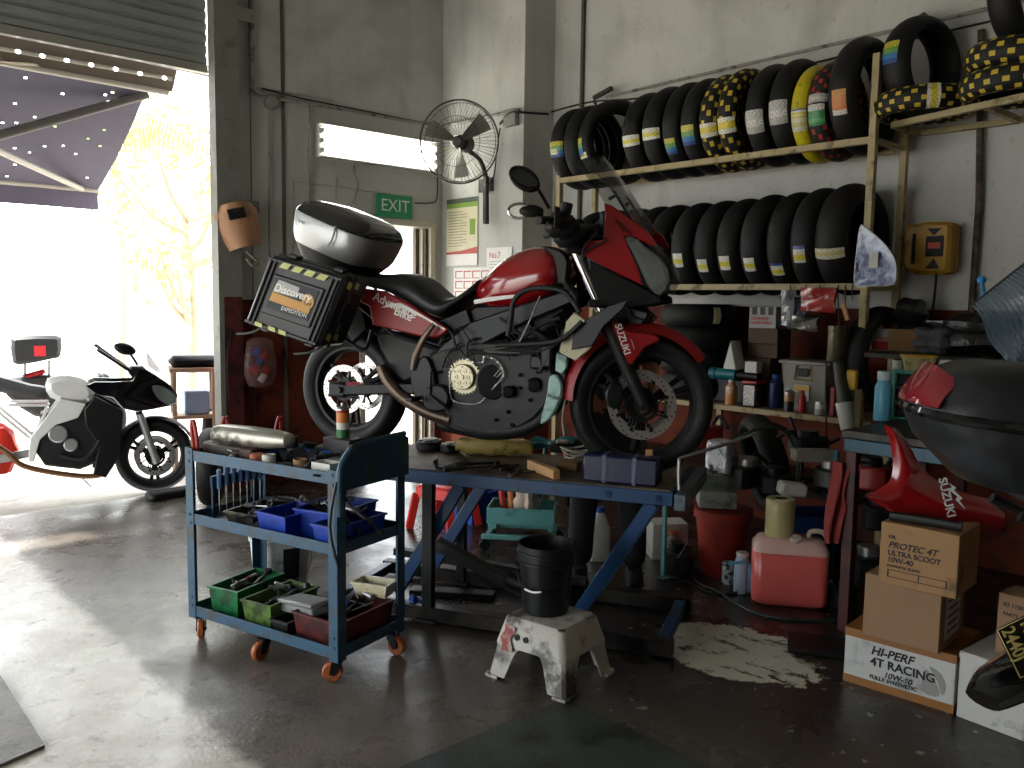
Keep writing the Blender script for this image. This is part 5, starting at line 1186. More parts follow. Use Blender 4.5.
lo = [
 (571, .325, .17, mt_road, [], 'lower tier tyre at the far left end of the rack'), (589, .325, .17, mt_road, [], 'lower tier tyre second from the far left end'), (610, .325, .17, mt_road, [], 'lower tier tyre third from the far left end'), (632, .325, .17, mt_road, [], 'lower tier tyre right behind the motorcycle windscreen'),
 (650, .325, .15, mt_road, [], 'unlabelled lower tier tyre just right of the motorcycle windscreen'),
 (673, .325, .16, mt_road, [(98, 17, 'white', .38)], 'first labelled lower tier tyre from the left, with white and yellow label'),
 (696, .325, .16, mt_road, [(106, 16, 'white', .38)], 'second labelled lower tier tyre from the left'),
 (718, .325, .16, mt_road, [(103, 17, 'white', .38)], 'third labelled lower tier tyre from the left'),
 (742, .33, .16, mt_road, [(107, 16, 'white', .38)], 'fourth labelled lower tier tyre from the left'),
 (768, .33, .16, mt_road, [(114, 15, 'wblue', .42)], 'lower tier tyre with a blue-headed label sitting lowest of all'),
 (792, .335, .16, mt_road, [(97, 18, 'wblue', .38)], 'lower tier tyre with a blue-headed label left of the widest tyre'),
 (816, .34, .20, mt_road, [(102, 11, 'cream', .85)], 'widest lower tier tyre with cream band label behind the rack post')]
for u, R, w, m, labs, lb in lo: tyre_on_rails(u, H2, K('l', R, w, m, *labs), R, w, lb, 0, gl, v=240)
# shelf on the right: lying and leaning tyres
zt = 2.62
def lying(u, v, z, R, w, m, labs, label, x, tilt=(0, 0), yaw=0):
    y = PX(u, v, x).y; p = V((x, y, z))
    pr = K('f' + label[:6], R, w, m, *labs)
    place(pr, T(*p) @ RotZ(math.radians(yaw)) @ E(tilt[0], tilt[1], 0) @ E(90, 0, 0) @ T(0, w / 2, -R), label)
lying(925, 104, zt, .28, .13, mt_yel, [(52, 14, 'yellow', 1.0)], 'yellow-flecked tyre lying flat on the right shelf beneath the open ring tyre', 5.06)
lying(1022, 80, zt, .29, .13, mt_yel, [(52, 14, 'yellow', 1.0)], 'lower of the two yellow-flecked tyres stacked flat at the right end of the shelf', 4.95)
lying(1026, 60, zt + .135, .29, .13, mt_yel, [(58, 12, 'yellow', 1.0)], 'upper of the two yellow-flecked tyres stacked flat at the right end', 4.97, (4, 0))
p = PX(924, 64, 5.16); place(K('r', .285, .19, mt_road, (74, 26, 'blue', .4)), T(5.12, p.y + .02, zt + .02) @ RotZ(math.radians(-13)) @ E(0, 6, 0), 'open black ring tyre leaning on the wall above the rack post')
p = PX(1020, 20, 5.1); place(K('r2', .31, .16, mt_road), T(5.08, p.y - .02, zt + .275) @ RotZ(math.radians(-10)) @ E(0, 8, 0), 'plain black tyre on top of the stacked yellow-flecked ones, cut by the frame edge')
# low tyres beside the shelf
q_ = PX(699, 330, 5.16)
for i, (ww, lb) in enumerate(((.18, 'lowest of the fat tyres stacked flat on the low shelf behind the front wheel'), (.17, 'second tyre from the bottom of the flat stack on the low shelf'), (.16, 'third tyre from the bottom of the flat stack on the low shelf'), (.16, 'top tyre of the flat stack on the low shelf, with a white label'))):
    place(K('s%d' % i, .272, ww, mt_dual, *([(50, 12, 'white', .6)] if i == 3 else [])), T(5.165 + .004 * (-1) ** i, q_.y + .012 * (i % 2), .872 + (0, .181, .352, .513)[i]) @ RotZ(math.radians(30)) @ E(90, 0, 0) @ T(0, ww / 2, -.272), lb)
place(K('w3', .31, .16, mt_road), T(5.11, 2.30, .93) @ RotZ(math.radians(-6)) @ E(0, 3, 0), 'black tyre leaning behind the rack post under the lower tier')
place(K('w4', .305, .15, mt_road), T(4.72, PX(775, 450, 4.7).y, .28) @ RotZ(math.radians(48)) @ E(-14, 0, 0), 'worn tyre standing on clutter behind the red bin under the low shelf')
# ================================================================= ON THE BACK WALL AND PILLAR
mwhp = mat('white_enamel', '#c4c4bc', .4, dirt=('#8f8e80', .25, 10))
f0, f1 = PY(315, 139, WY), PY(434, 157, WY)
lt = Thing('fluorescent_light', 'lit three-tube fluorescent light fixture on the back wall', 'light', ((f0.x + f1.x) / 2, WY, 2.875))
Lf = f1.x - f0.x
mb = MB(); mb.box((0, -.025, .0), (Lf, .05, .27), b=.004); mb.box((0, -.07, -.138), (Lf, .10, .008), T(0, 0, 0)); mb.box((0, -.05, .137), (Lf, .07, .006)); lt.part('housing', mb, mwhp)
for z in (-.08, 0, .08):
    mb = MB(); mb.cyl((-Lf / 2 + .045, -.075, z), (Lf / 2 - .045, -.075, z), .014, seg=12); tb = lt.part('tube', mb, mat('lit_tube', '#ffffff', .5, emit=('#fdfbf2', 26)))
    for s in (-1, 1): mb = MB(); mb.box((s * (Lf / 2 - .03), -.065, z), (.025, .05, .04), b=.004); lt.part('tube_holder', mb, mwhp, tb)
# exit sign
e0, e1 = PY(376.5, 198, WY - .03), PY(411.5, 222, WY - .03)
es = Thing('exit_sign', 'green EXIT sign above the exit door', 'sign', ((e0.x + e1.x) / 2, WY - .02, 2.29))
ew = (e1.x - e0.x); mb = MB(); mb.box((0, -.012, .10), (ew, .03, .20), b=.003); q = es.part('sign_box', mb, mat('exit_green', '#1f7a4e', .4, emit=('#1f7a4e', .12)))
text(q, 'EXIT', .155, T(0, -.029, .10) @ Matrix(((1, 0, 0, 0), (0, 0, -1, 0), (0, 1, 0, 0), (0, 0, 0, 1))), mk['white'], align='CENTER')
# conduits
mcon = mat('grey_conduit', '#8b8a82', .5, dirt=('#4f4c42', .35, 12))
def conduit(name, label, pts, r, m=mcon, cat='pipe', k=1, group=None): mb = MB(); mb.tube(pts, r, 8, k); return solo(name, mb, m, label, cat, group)
bw = lambda u, v, d=.03: PY(u, v, WY - d)
conduit('conduit', 'vertical pipe from the ceiling beside the steel door channel', [bw(252, -60), bw(252, 88), bw(258, 92), bw(284, 97)], .022)
conduit('conduit', 'horizontal pipe across the back wall above the light fixture', [bw(268, 97, .05), bw(330, 107, .05), bw(400, 120, .05), bw(439, 126, .05)], .014)
conduit('cable', 'black cable strung above the horizontal wall pipe', [bw(262, 88, .02), bw(300, 98, .02), bw(360, 110, .02), bw(415, 121, .02), bw(439, 124, .02)], .006, mk['rubber'], 'cable', 3)
conduit('conduit', 'thin vertical pipe left of the light fixture', [bw(309, 104), bw(309, 200), bw(309, 240)], .012)
conduit('conduit', 'thin vertical pipe beside the welding mask down to the red paint', [bw(269, 108), bw(269, 250), bw(270, 292)], .009)
conduit('cable', 'short bent cable hanging under the light fixture', [bw(354, 165), bw(355, 176), bw(358, 184), bw(354, 200), bw(353, 204)], .009, mcon, 'cable', 3)
conduit('cable', 'thin cable from the fixture down to the exit door frame', [bw(437, 165), bw(437, 198), bw(430, 203), bw(415, 203)], .006, mk['rubber'], 'cable', 3)
mb = MB(); c = bw(271, 103, .03); mb.cyl(c + V((0, .03, 0)), c + V((0, -.035, 0)), .055, seg=20, ch=.006); solo('junction_box', mb, mcon, 'round grey junction box where the wall pipes meet', 'junction box')
# thin raised panel frame over the door
mb = MB()
for a, b in (((293, 181), (390, 194)), ((293, 181), (293, 292)), ((250, 87), (335, 100)), ((336, 178), (336, 200))): mb.bar(bw(*a, .004), bw(*b, .004), .012, .012, (0, -1, 0), .002)
struct('trim_5', mb, mrib)
# welding mask on a nail, with its strap
mm0 = bw(239, 226, .17); wm = Thing('welding_mask', 'tan leather welding mask with dark window hanging on the door channel', 'mask', M=T(*mm0) @ RotZ(-.4) @ Matrix.Scale(1.2, 4) @ E(-6, 0, 0) @ E(0, -14, 0))
def maskf(t, q):
    s = (q - .5) * 2; z = .14 - .29 * t; wd = .135 * (1 - .28 * max(0, t - .55) / .45) * (1 - .22 * max(0, .18 - t) / .18)
    return V((s * wd, -.09 * (1 - abs(s) ** 2.2) * (1 - .25 * (t - .4) ** 2), z))
mb = MB(); mb.slab(maskf, 16, 14, .005); m0 = wm.part('shell', mb, mat('tan_leather', '#9c7353', .6, dirt=('#7d5536', .3, 10)), sharp=60)
mb = MB(); mb.box((.0, -.094, .065), (.11, .016, .07), b=.004); wm.part('window_frame', mb, mk['black'], m0); mb = MB(); mb.box((.0, -.104, .065), (.09, .004, .05)); wm.part('dark_glass', mb, mk['gloss'], m0)
mb = MB(); mb.tube([(.0, -.02, -.17), (.03, -.03, -.22), (.05, -.02, -.26), (.01, -.03, -.27), (-.01, -.02, -.22)], .009, 6); mb.tube([(-.02, -.02, .16), (0, 0, .2), (.02, -.02, .16)], .004, 6); wm.part('strap', mb, mat('grey_strap', '#6e665a', .8))
# plastic bag of red and blue things hanging on the red door channel, cable
mb = MB(); c = bw(260, 362, .16)
secs = [[c + V((w * math.cos(a), w * .5 * math.sin(a) * (1 + .12 * math.sin(3 * a + i)), z)) for a in [2 * PI * j / 16 for j in range(16)]] for i, (w, z) in enumerate(((.04, -.21), (.10, -.19), (.135, -.11), (.14, 0), (.12, .10), (.11, .17), (.06, .20)))]
mb.loft(secs); solo('plastic_bag', mb, mat('clear_bag', '#7d5a55', .15, alpha=.42, bump=.3, scale=14), 'clear plastic bag hanging against the red wall below the black side case', 'bag')
for i, (dx, dz, m, r) in enumerate(((-.03, .08, mbg, .05), (.04, .05, mrg, .05), (-.04, -.06, mrd, .055), (.05, -.07, mrd, .05), (0, 0, mbg, .04), (.02, -.13, mwht, .045))):
    mb = MB(); mb.cyl(c + V((dx - .02, 0, dz - .03)), c + V((dx + .02, 0, dz + .03)), r * .7, seg=14, ch=.008); solo('paint_tin', mb, m, ['blue', 'red', 'dark red', 'bright red', 'small blue', 'white'][i] + ' tin inside the clear hanging bag', 'tin', 'tins in the hanging bag')
conduit('cable', 'dark cable hanging on the red door channel left of the plastic bag', [bw(233, 330, .15), bw(228, 350, .16), bw(228, 380, .16), bw(230, 400, .15)], .005, mk['rubber'], 'cable', 3)
conduit('cable', 'thin dark cable loop hanging right of the plastic bag', [bw(284, 345, .05), bw(290, 380, .06), bw(300, 400, .05), bw(312, 380, .05), bw(316, 350, .04)], .005, mk['rubber'], 'cable', 3)
# wall fan, on the pillar
PXW = 5.09
pv = lambda u, v, d=.0: PX(u, v, PXW - d)
fc = PX(459, 142, PXW - .52)
n_ = V((-.80, -.56, -.10)).normalized()
fan = Thing('wall_fan', 'large grey wire-caged wall fan on a bent arm beside the pillar', 'fan', M=axisM(fc, n_))
mdf = mat('dark_grey_metal', '#3c3b38', .45, .5, dirt=('#5a564c', .3, 14)); mbla = mat('fan_blade_grey', '#77756d', .4, .2)
RFN = PX(459, 142, PXW - .52); rr_ = 40.5 / 850 * (fc - CAM).dot(FWD)
mb = MB(); ring = lambda r, z: [(r * math.cos(a), r * math.sin(a), z) for a in [2 * PI * k / 48 for k in range(48)]]
mb.tube(ring(rr_, 0), .007, 6, 1, True); mb.tube(ring(rr_ * .97, .05), .003, 5, 1, True); mb.tube(ring(rr_ * .6, .085), .0025, 5, 1, True); mb.tube(ring(rr_ * .95, -.06), .003, 5, 1, True)
fan.part('cage_ring', mb, mdf, split=False)
mb = MB()
for k in range(64):
    a = 2 * PI * k / 64; c_, s_ = math.cos(a), math.sin(a)
    mb.tube([(.05 * c_, .05 * s_, .10), (rr_ * .6 * c_, rr_ * .6 * s_, .085), (rr_ * .93 * c_, rr_ * .93 * s_, .055), (rr_ * c_, rr_ * s_, 0)], .0014, 4, 1)
    if k % 2 == 0: mb.tube([(rr_ * c_, rr_ * s_, 0), (rr_ * .9 * c_, rr_ * .9 * s_, -.07), (.08 * c_, .08 * s_, -.09)], .0014, 4, 1)
cg = fan.part('cage_wires', mb, mdf, kind='stuff')
for k in range(3):
    def bl(t, q, k=k):
        a = 2 * PI * k / 3 + .6 + (q - .5) * (.62 - .1 * t); r = .05 + (rr_ * .86 - .05) * t; return V((r * math.cos(a), r * math.sin(a), .03 * (q - .5) * 2 + .01))
    mb = MB(); mb.slab(bl, 8, 6, .003); fan.part('blade', mb, mbla)
mb = MB(); mb.cyl((0, 0, -.02), (0, 0, .06), .045, seg=20, ch=.01); fan.part('hub', mb, mdf)
mb = MB(); mb.cyl((0, 0, -.24), (0, 0, -.05), .075, .065, 20, ch=.012); mot = fan.part('motor', mb, mk['black'])
Mi = fan.M.inverted(); a_ = PX(486, 187, PXW - .02)
mb = MB(); mb.tube([Mi @ (fc - n_ * .2), Mi @ PX(468, 150, PXW - .22), Mi @ PX(480, 160, PXW - .12), Mi @ PX(486, 176, PXW - .07)], .02, 10); fan.part('arm', mb, mdf)
q0, q1 = PX(486, 176, PXW - .06), PX(486, 224, PXW - .06)
mb = MB(); mb.bar(q0, q1, .05, .04, (-1, 0, 0), .006); mb.bar(PX(479, 186, PXW - .012), PX(493, 184, PXW - .012), .12, .02, (-1, 0, 0), .004); fan.part('wall_bracket', mb, mdf, world=True)
conduit('conduit', 'horizontal pipe crossing the lit pillar face behind the fan', [pv(442, 126, .03), pv(480, 118, .03), pv(519, 110, .03)], .014)
conduit('cable', 'black cables looping over the pillar edge above the motorcycle', [pv(500, 124, .04), pv(510, 113, .05), pv(519, 112, .04), PY(530, 113, 5.42), PY(548, 114, 5.42)], .010, mk['rubber'], 'cable', 3)
mb = MB(); p = pv(511, 118, .03); mb.box(p, (.05, .16, .14), b=.006); solo('junction_box', mb, mcon, 'square grey junction box at the pillar edge below the cables', 'junction box')
conduit('cable', 'thin cable dropping behind the fan cage on the pillar', [pv(500, 128, .02), pv(497, 150, .02), pv(494, 175, .03), pv(489, 184, .05)], .006, mk['rubber'], 'cable', 3)
# posters on the pillar
def poster(name, label, cat, pts, x, parts, base):
    a, b, c = PX(*pts[0], x), PX(*pts[1], x), PX(*pts[2], x)       # top left, top right, bottom left
    w, h = a.y - b.y, (a.z - c.z); M = Matrix(((0, 0, -1, x), (-1, 0, 0, a.y), (0, 1, 0, a.z - h), (0, 0, 0, 1)))
    t = Thing(name, label, cat, M=M); mb = MB(); mb.box((w / 2, h / 2, .0), (w, h, .006)); s = t.part('sheet', mb, base); return t, s, w, h
XPF = PXW - .006
t, s, w, h = poster('poster', 'tall notice poster with green head and red wave on the pillar', 'poster', ((447, 200), (478, 195), (447, 266)), XPF, None, mat('poster_cream', '#d6d2b2', .5))
def rects(t, s, L):
    for nm, m, x0, y0, x1, y1 in L: mb = MB(); mb.box(((x0 + x1) / 2, (y0 + y1) / 2, .0036), (x1 - x0, y1 - y0, .001)); t.part(nm, mb, m, s)
mpg = mat('poster_green', '#7f9f45', .5); mpd = mat('poster_dark', '#4c5650', .5); mpr = mat('poster_red', '#b5463a', .5); mtx = mat('small_print', '#8a7d5e', .6)
rects(t, s, [('dark_head', mpd, 0, h * .93, w, h), ('green_band', mpg, 0, h * .86, w, h * .93), ('green_panel', mpg, w * .76, h * .45, w * .93, h * .68), ('white_foot', mk['white'], 0, 0, w, h * .17)])
mb = MB(); mb.prism([(0, h * .17), (w, h * .17), (w, h * .27), (w * .5, h * .22), (0, h * .2)], .0034, .0044); t.part('red_wave', mb, mpr, s)
mb = MB()
for i in range(13): y = h * (.80 - .042 * i); x = w * .06; mb.box((x + w * .3 * (1 if i % 3 else .8), y, .0036), (w * .6 * (1 if i % 3 else .8), h * .009, .001))
t.part('print_lines', mb, mtx, s)
t, s, w, h = poster('poster', 'white notice with red grid of boxes low on the pillar behind the tank', 'poster', ((454, 268), (490, 266), (454, 300)), XPF, None, mk['white'])
L = []
for i in range(4):
    for j in range(3): L.append(('red_box', mpr, w * (.06 + .24 * i), h * (.05 + .31 * j), w * (.26 + .24 * i), h * (.07 + .31 * j))); L.append(('red_box', mpr, w * (.06 + .24 * i), h * (.25 + .31 * j), w * (.26 + .24 * i), h * (.28 + .31 * j))); L.append(('red_box', mpr, w * (.05 + .24 * i), h * (.05 + .31 * j), w * (.075 + .24 * i), h * (.28 + .31 * j)))
rects(t, s, L)
t, s, w, h = poster('notice', 'small white paper note taped on the pillar behind the red tank', 'paper', ((487, 248), (512, 245), (487, 272)), XPF, None, mk['white'])
text(s, 'No.7', h * .35, T(w * .1, h * .68, .0036), mpr); mb = MB()
for i in range(3): mb.box((w * .5, h * (.42 - .12 * i), .0036), (w * .8, h * .015, .001))
t.part('print_lines', mb, mtx, s)
# right wall: conduit, truss pipe, hose reel, hanging cables
rw = lambda u, v, d=.03: PX(u, v, WX - d)
conduit('conduit', 'long pipe sloping across the right wall above the tyres', [rw(606, 97), rw(700, 75), rw(860, 38), rw(1060, -8)], .012)
conduit('cable', 'black cable running along the long pipe above the upper tyres', [rw(551, 112), rw(590, 102), rw(640, 98, .05), rw(720, 82, .05), rw(800, 66, .05), rw(900, 42, .05), rw(1040, 10, .05)], .007, mk['rubber'], 'cable', 4)
conduit('conduit', 'rusty vertical pipe on the right wall beyond the rack', [rw(981, 30, .04), rw(979, 200, .04), rw(970, 330, .04)], .02, mat('rusty_pipe', '#5a5040', .6, dirt=('#332a20', .5, 9)))
mb = MB(); mb.bar(rw(594, 98, .1), rw(612, 88, .1), .03, .04, (-1, 0, 0)); mb.bar(rw(594, 100, .1), rw(598, 110, .02), .02, .02, (-1, 0, 0)); solo('wall_bracket', mb, mdf, 'dark steel wall bracket above the left end of the upper tyres', 'bracket')
mb = MB(); mb.bar(rw(918, 22, .1), rw(927, 16, .1), .05, .05, (-1, 0, 0)); solo('wall_bracket', mb, mdf, 'small dark wall bracket above the open ring tyre', 'bracket')
hr = PX(932, 249, WX - .13)
reel = Thing('hose_reel', 'yellow wall-mounted cable reel with black front and hanging cord', 'reel', M=Matrix(((0, 0, -1, WX - .02), (-1, 0, 0, hr.y), (0, 1, 0, hr.z - .15), (0, 0, 0, 1))))
myl = mat('reel_yellow', '#a37a1c', .4, dirt=('#6d4f1b', .28, 12))
mb = MB(); mb.box((0, .15, .05), (.25, .30, .09), b=.02); reel.part('back_shell', mb, myl); mb = MB(); mb.prism(smooth2([(-.125, .02), (.1, .0), (.13, .05), (.13, .26), (.1, .30), (-.125, .29), (-.14, .15)], 2), .10, .19, b=.02); reel.part('front_shell', mb, myl)
mb = MB(); mb.box((-.075, .15, .192), (.022, .18, .006), b=.003); mb.box((.045, .16, .192), (.10, .12, .008), b=.003); mb.prism([(.0, .265), (.08, .265), (.04, .225)], .188, .196); mb.prism([(.0, .03), (.08, .03), (.045, .09)], .188, .196); reel.part('black_trim', mb, mk['black'], split=True)
mb = MB(); mb.box((.045, .165, .198), (.07, .035, .002)); reel.part('rating_plate', mb, mpr)
mb = MB(); mb.tube([(.03, .0, .1), (.03, -.06, .1), (.015, -.20, .08), (-.01, -.32, .07)], .008, 8, 3); reel.part('cord', mb, mk['rubber'])
# ================================================================= LOW SHELF ALONG THE RIGHT WALL
LSZ = .87
mshelf = mat('cream_shelf_board', '#a3916b', .55, dirt=('#54452f', .35, 8))
sh = Thing('low_shelf', 'low cream-edged shelf along the right wall with bottles and boxes', 'shelf', (4.92, 2.25, 0))
mb = MB(); mb.box((.235, 1.26, LSZ - .02), (.47, 2.55, .036), b=.003); sh.part('board', mb, mshelf)
for y in (.08, 1.3, 2.5): mb = MB(); mb.box((.42, y, (LSZ - .04) / 2), (.04, .04, LSZ - .04)); sh.part('leg', mb, mrk)
def ls(u, x=5.0): return V((x, PX(u, 405, x).y, LSZ))
def jar(name, label, cat, p, r, h, mbody, mcap, rc=None, hc=.02, neck=True, square=False, group=None, z0=0):
    t = Thing(name, label, cat, (p.x, p.y, p.z + z0), 0, group); mb = MB(); rc = rc or r * .5
    if square: mb.box((0, 0, h / 2), (r * 2, r * 1.5, h), b=min(r, .02) * .6)
    else: mb.lathe([(0, 0), (r * .94, 0), (r, .006), (r, h * .82), (rc if neck else r * .98, h * .97), (rc if neck else r * .98, h), (0, h)], None, 22)
    t.part('bottle_body', mb, mbody); mb = MB(); mb.cyl((0, 0, h + .0005), (0, 0, h + hc), rc * 1.12 if neck else r * 1.04, seg=20, ch=.002)
    if square and not neck: mb = MB(); mb.box((0, 0, h + hc / 2), (r * 2.06, r * 1.56, hc), b=.005)
    t.part('bottle_cap', mb, mcap); return t
mscrew = mat('jar_of_screws', '#2c2b29', .25, coat=.6, dirt=('#77736a', .35, 60)); mnavy = mat('navy_plastic', '#1b2450', .35); mlor = mat('pale_orange_print', '#c9874a', .4, dirt=('#d8cfc0', .4, 18)); mgrey = mat('grey_plastic', '#8b8b86', .45); mcard = mat('cardboard', '#93714a', .7, dirt=('#6b4f31', .25, 6), var=.1); mcard2 = mat('cardboard_plain', '#8c6d50', .7, var=.08); mdkcard = mat('dark_cardboard', '#4e3d2a', .7, var=.2)
mteal = mat('teal_tool_body', '#156a74', .4, var=.2); mrl = mat('dark_red_plastic', '#8d1f1c', .35)
jar('bottle', 'white bottle with orange print left of the screw jar on the low shelf', 'bottle', ls(731, 4.96), .04, .15, mlor, mwhp)
jar('jar', 'square jar of black screws with red lid on the low shelf', 'jar', ls(754), .07, .155, mscrew, mrd, neck=False, square=True)
jar('bottle', 'navy blue bottle right of the red-lidded screw jar', 'bottle', ls(775, 5.05), .05, .2, mnavy, mbg)
can('aerosol_can', 'brown-banded spray can standing before the clear tote', 'aerosol can', ls(789, 4.96), .032, .12, [(.55, mdst), (.2, mtan), (.15, mtan), (.1, mst)])
jar('bottle', 'small red and white bottle right of the brown-banded spray can', 'bottle', ls(802, 4.96), .022, .12, mrd, mrl)
can('tin_can', 'white-labelled round tin standing before the clear tote', 'tin', ls(821, 4.96), .036, .085, [(.45, mgrey), (.35, mwht), (.2, mst)], lid=False)
mb = MB(); mb.box(ls(833, 4.96) + V((0, 0, .09)), (.03, .03, .18), b=.004); solo('red_tube', mb, mrl, 'upright red square tube at the right end of the low shelf', 'tube')
# clear tote with yellow clips and white lid
tote = Thing('storage_tote', 'clear plastic tote with yellow clips on the low shelf', 'storage box', M=T(5.14, ls(812, 5.14).y, LSZ) @ RotZ(PI / 2))
mb = MB(); mb.loft([[V((sx * a, sy * b, z)) for sx, sy in ((-1, -1), (1, -1), (1, 1), (-1, 1))] for a, b, z in ((.13, .10, 0), (.155, .125, .30), (.145, .115, .30), (.125, .095, .01))]); tote.part('tote_body', mb, mat('clear_tote', '#a8a89c', .25, alpha=.55))
mb = MB(); mb.box((0, 0, .312), (.35, .28, .022), b=.006); tote.part('lid', mb, mgrey)
mb = MB(); mb.tube([(-.05, .13, .29), (-.06, .135, .20), (.06, .135, .20), (.05, .13, .29)], .006, 6, 1); tote.part('yellow_clip', mb, mypl)
mb = MB(); mb.box((.0, .133, .25), (.07, .006, .05), b=.002); tote.part('clip_window', mb, mk['black'])
mb = MB(); mb.box((.01, .12, .12), (.10, .006, .10)); tl = tote.part('paper_label', mb, mwhp); mb = MB(); mb.box((.01, .124, .15), (.10, .003, .035)); tote.part('yellow_print', mb, myg, tl)
mb = MB(); mb.box((0, 0, .10), (.22, .16, .18), b=.03); tote.part('contents', mb, mat('tote_contents', '#6d6a5c', .6, dirt=('#3a3a36', .45, 18)))
# teal power tool, white boxes, printed carton, cardboard boxes
p = PX(708, 370, 4.98); pt = Thing('power_tool', 'teal cylindrical power tool lying above the screw jar', 'power tool', M=T(4.955, p.y - .04, LSZ + .205) @ RotZ(-PI / 2 + .1))
mb = MB(); mb.cyl((0, 0, 0), (.05, 0, 0), .042, seg=20, ch=.006); mb.cyl((.045, 0, 0), (.2, 0, 0), .036, .04, 20, ch=.004); pt.part('motor_body', mb, mteal); mb = MB(); mb.cyl((.2, 0, 0), (.36, 0, -.005), .03, .035, 18, ch=.006); pt.part('handle', mb, mk['black'])
mb = MB(); mb.box((5.05, p.y - .20, LSZ + .08), (.09, .34, .155), b=.004) if False else mb.box((5.13, p.y - .17, LSZ + .08), (.14, .40, .158), b=.006); solo('parts_case', mb, mk['black'], 'black parts case carrying the teal power tool', 'case')
def carton(name, label, M, d, m, lines=None, flap=None, cat='box', group=None):
    t = Thing(name, label, cat, M=M, group=group); mb = MB(); mb.box((d[0] / 2, d[1] / 2, d[2] / 2), d, b=.003); b = t.part('box_body', mb, m)
    for sz, x, z, s, mm_, sh_ in (lines or []): text(b, s, sz, Matrix(((1, 0, 0, x), (0, 0, -1, -.0008), (0, 1, 0, z), (0, 0, 0, 1))), mm_, shear=sh_, bold=sz * .02)
    return t, b
rM = lambda x, y, z, a=-90: T(x, y, z) @ RotZ(math.radians(a))       # a box whose local x runs towards -Y (to the right in view) and whose face looks at -X
mink = mat('black_ink', '#17161a', .6); mredi = mat('red_ink', '#b23a34', .6)
t, b = carton('carton', 'white carton with red printing on top of the brown boxes', rM(5.02, PX(749, 320, 5.02).y, LSZ + .52), (.20, .16, .145), mgrey, [(.032, .012, .065, 'GENUINE', mredi, 0), (.026, .012, .035, 'PARTS INSIDE', mredi, 0)])
mb = MB()
for i in range(3): mb.box((.04 + .06 * i, -.001, .115), (.035, .002, .05))
t.part('dark_print', mb, mk['black'], b)
carton('carton', 'dark brown carton under the white and red carton', rM(5.02, PX(748, 335, 5.02).y, LSZ + .42), (.22, .17, .10), mdkcard); carton('carton', 'lower dark brown carton on the black case beside tote', rM(5.04, PX(748, 345, 5.04).y, LSZ + .325), (.22, .17, .095), mdkcard)
solo('stack_block', MB().box((5.12, PX(762, 345, 5.1).y, LSZ + .245), (.15, .2, .155), b=.004), mdkcard, 'dark box supporting the brown cartons on the low shelf', 'box')
mb = MB(); y = PX(737, 345, 4.97).y; mb.prism([(-.05, 0), (.05, 0), (.0, .19)], -.06, .06, Matrix(((0, 1, 0, 4.98), (0, 0, 0, y), (0, 1, 0, LSZ + .235), (0, 0, 0, 1))) if False else Matrix(((0, 0, 1, 4.95), (-1, 0, 0, y), (0, 1, 0, LSZ + .245), (0, 0, 0, 1))), .003)
solo('folded_card', mb, mwhp, 'white folded card standing on the teal power tool', 'card')
solo('small_box', MB().box((4.97, PX(754, 355, 4.97).y, LSZ + .265), (.07, .09, .075), b=.003), mwhp, 'small white box right of the folded card', 'box')
# things hanging from the lower tier rail
def bag(name, label, u0, v0, u1, v1, x, m, t=.02, cat='package'):
    a, b = PX(u0, v0, x), PX(u1, v1, x); w, h = abs(a.y - b.y), abs(a.z - b.z)
    mb = MB(); mb.slab(lambda p, q: V((x - .012 * math.sin(PI * p) - .008 * math.sin(6 * q + p * 4), a.y - w * p, a.z - h * q)), 8, 8, t); return solo(name, mb, m, label, cat)
mbl = mat('blister_red', '#a8302b', .2, coat=.7, dirt=('#c9bdb5', .3, 22)); mblc = mat('clear_blister', '#8e9298', .12, alpha=.7, coat=1., dirt=('#30343c', .4, 20))
bag('blister_pack', 'red blister pack hanging from the lower rack rail', 803, 288, 835, 312, 4.86, mbl, .03); bag('blister_pack', 'dark blister pack hanging left of the red one', 786, 298, 806, 318, 4.88, mat('blister_navy', '#27364f', .2, coat=.8, dirt=('#a83a34', .35, 16)), .03)
bag('blister_pack', 'clear glossy package hanging before the white carton', 783, 290, 794, 326, 4.85, mblc, .02); bag('blister_pack', 'silver foil roll hanging under the red blister pack', 790, 316, 818, 330, 4.87, mat('foil_pack', '#8e8b84', .25, .7, bump=.4), .05)
for i, (u, v0, v1) in enumerate(((790, 285, 291), (806, 285, 290), (820, 285, 290), (838, 285, 326), (845, 285, 302), (852, 285, 300))):
    mb = MB(); mb.tube([PX(u, v0, 4.875), PX(u + .5, v1, 4.865)], .004, 6, 1); solo('hook', mb, mdst, 'wire hook on the lower rack rail', 'hook', 'hooks on the lower rack rail')
mb = MB(); a, b = PX(839, 326, 4.83), PX(839, 362, 4.83); mb.lathe([(0, 0), (.055, 0), (.06, .01), (.062, a.z - b.z), (.056, a.z - b.z), (.054, .01), (0, .01)], T(4.83, a.y, b.z), 24); solo('hanging_can', mb, mat('tarnished_can', '#5f5846', .35, .6, dirt=('#2f2a20', .4, 9)), 'tarnished metal can hanging from the rack rail by the post', 'can')
mb = MB(); mb.bar(PX(843, 303, 4.82), PX(848, 320, 4.82), .02, .025); solo('wood_handle_tool', mb, mwd, 'short wooden-handled tool hanging beside the tarnished can', 'tool')
mb = MB(); a, b = PX(844, 402, 4.80), PX(848, 430, 4.80); mb.cyl(b, a, .04, .05, 18, ch=.006); ct = solo('cartridge', mb, mwhp, 'white grease cartridge hanging below the dark sleeve', 'cartridge'); 
mb = MB(); mb.cyl(PX(838, 362, 4.81) + V((0, 0, .0)), PX(845, 402, 4.805), .03, .045, 16); solo('sleeve', mb, mat('dark_olive', '#3a3a30', .5), 'dark olive sleeve above the white grease cartridge', 'tube')
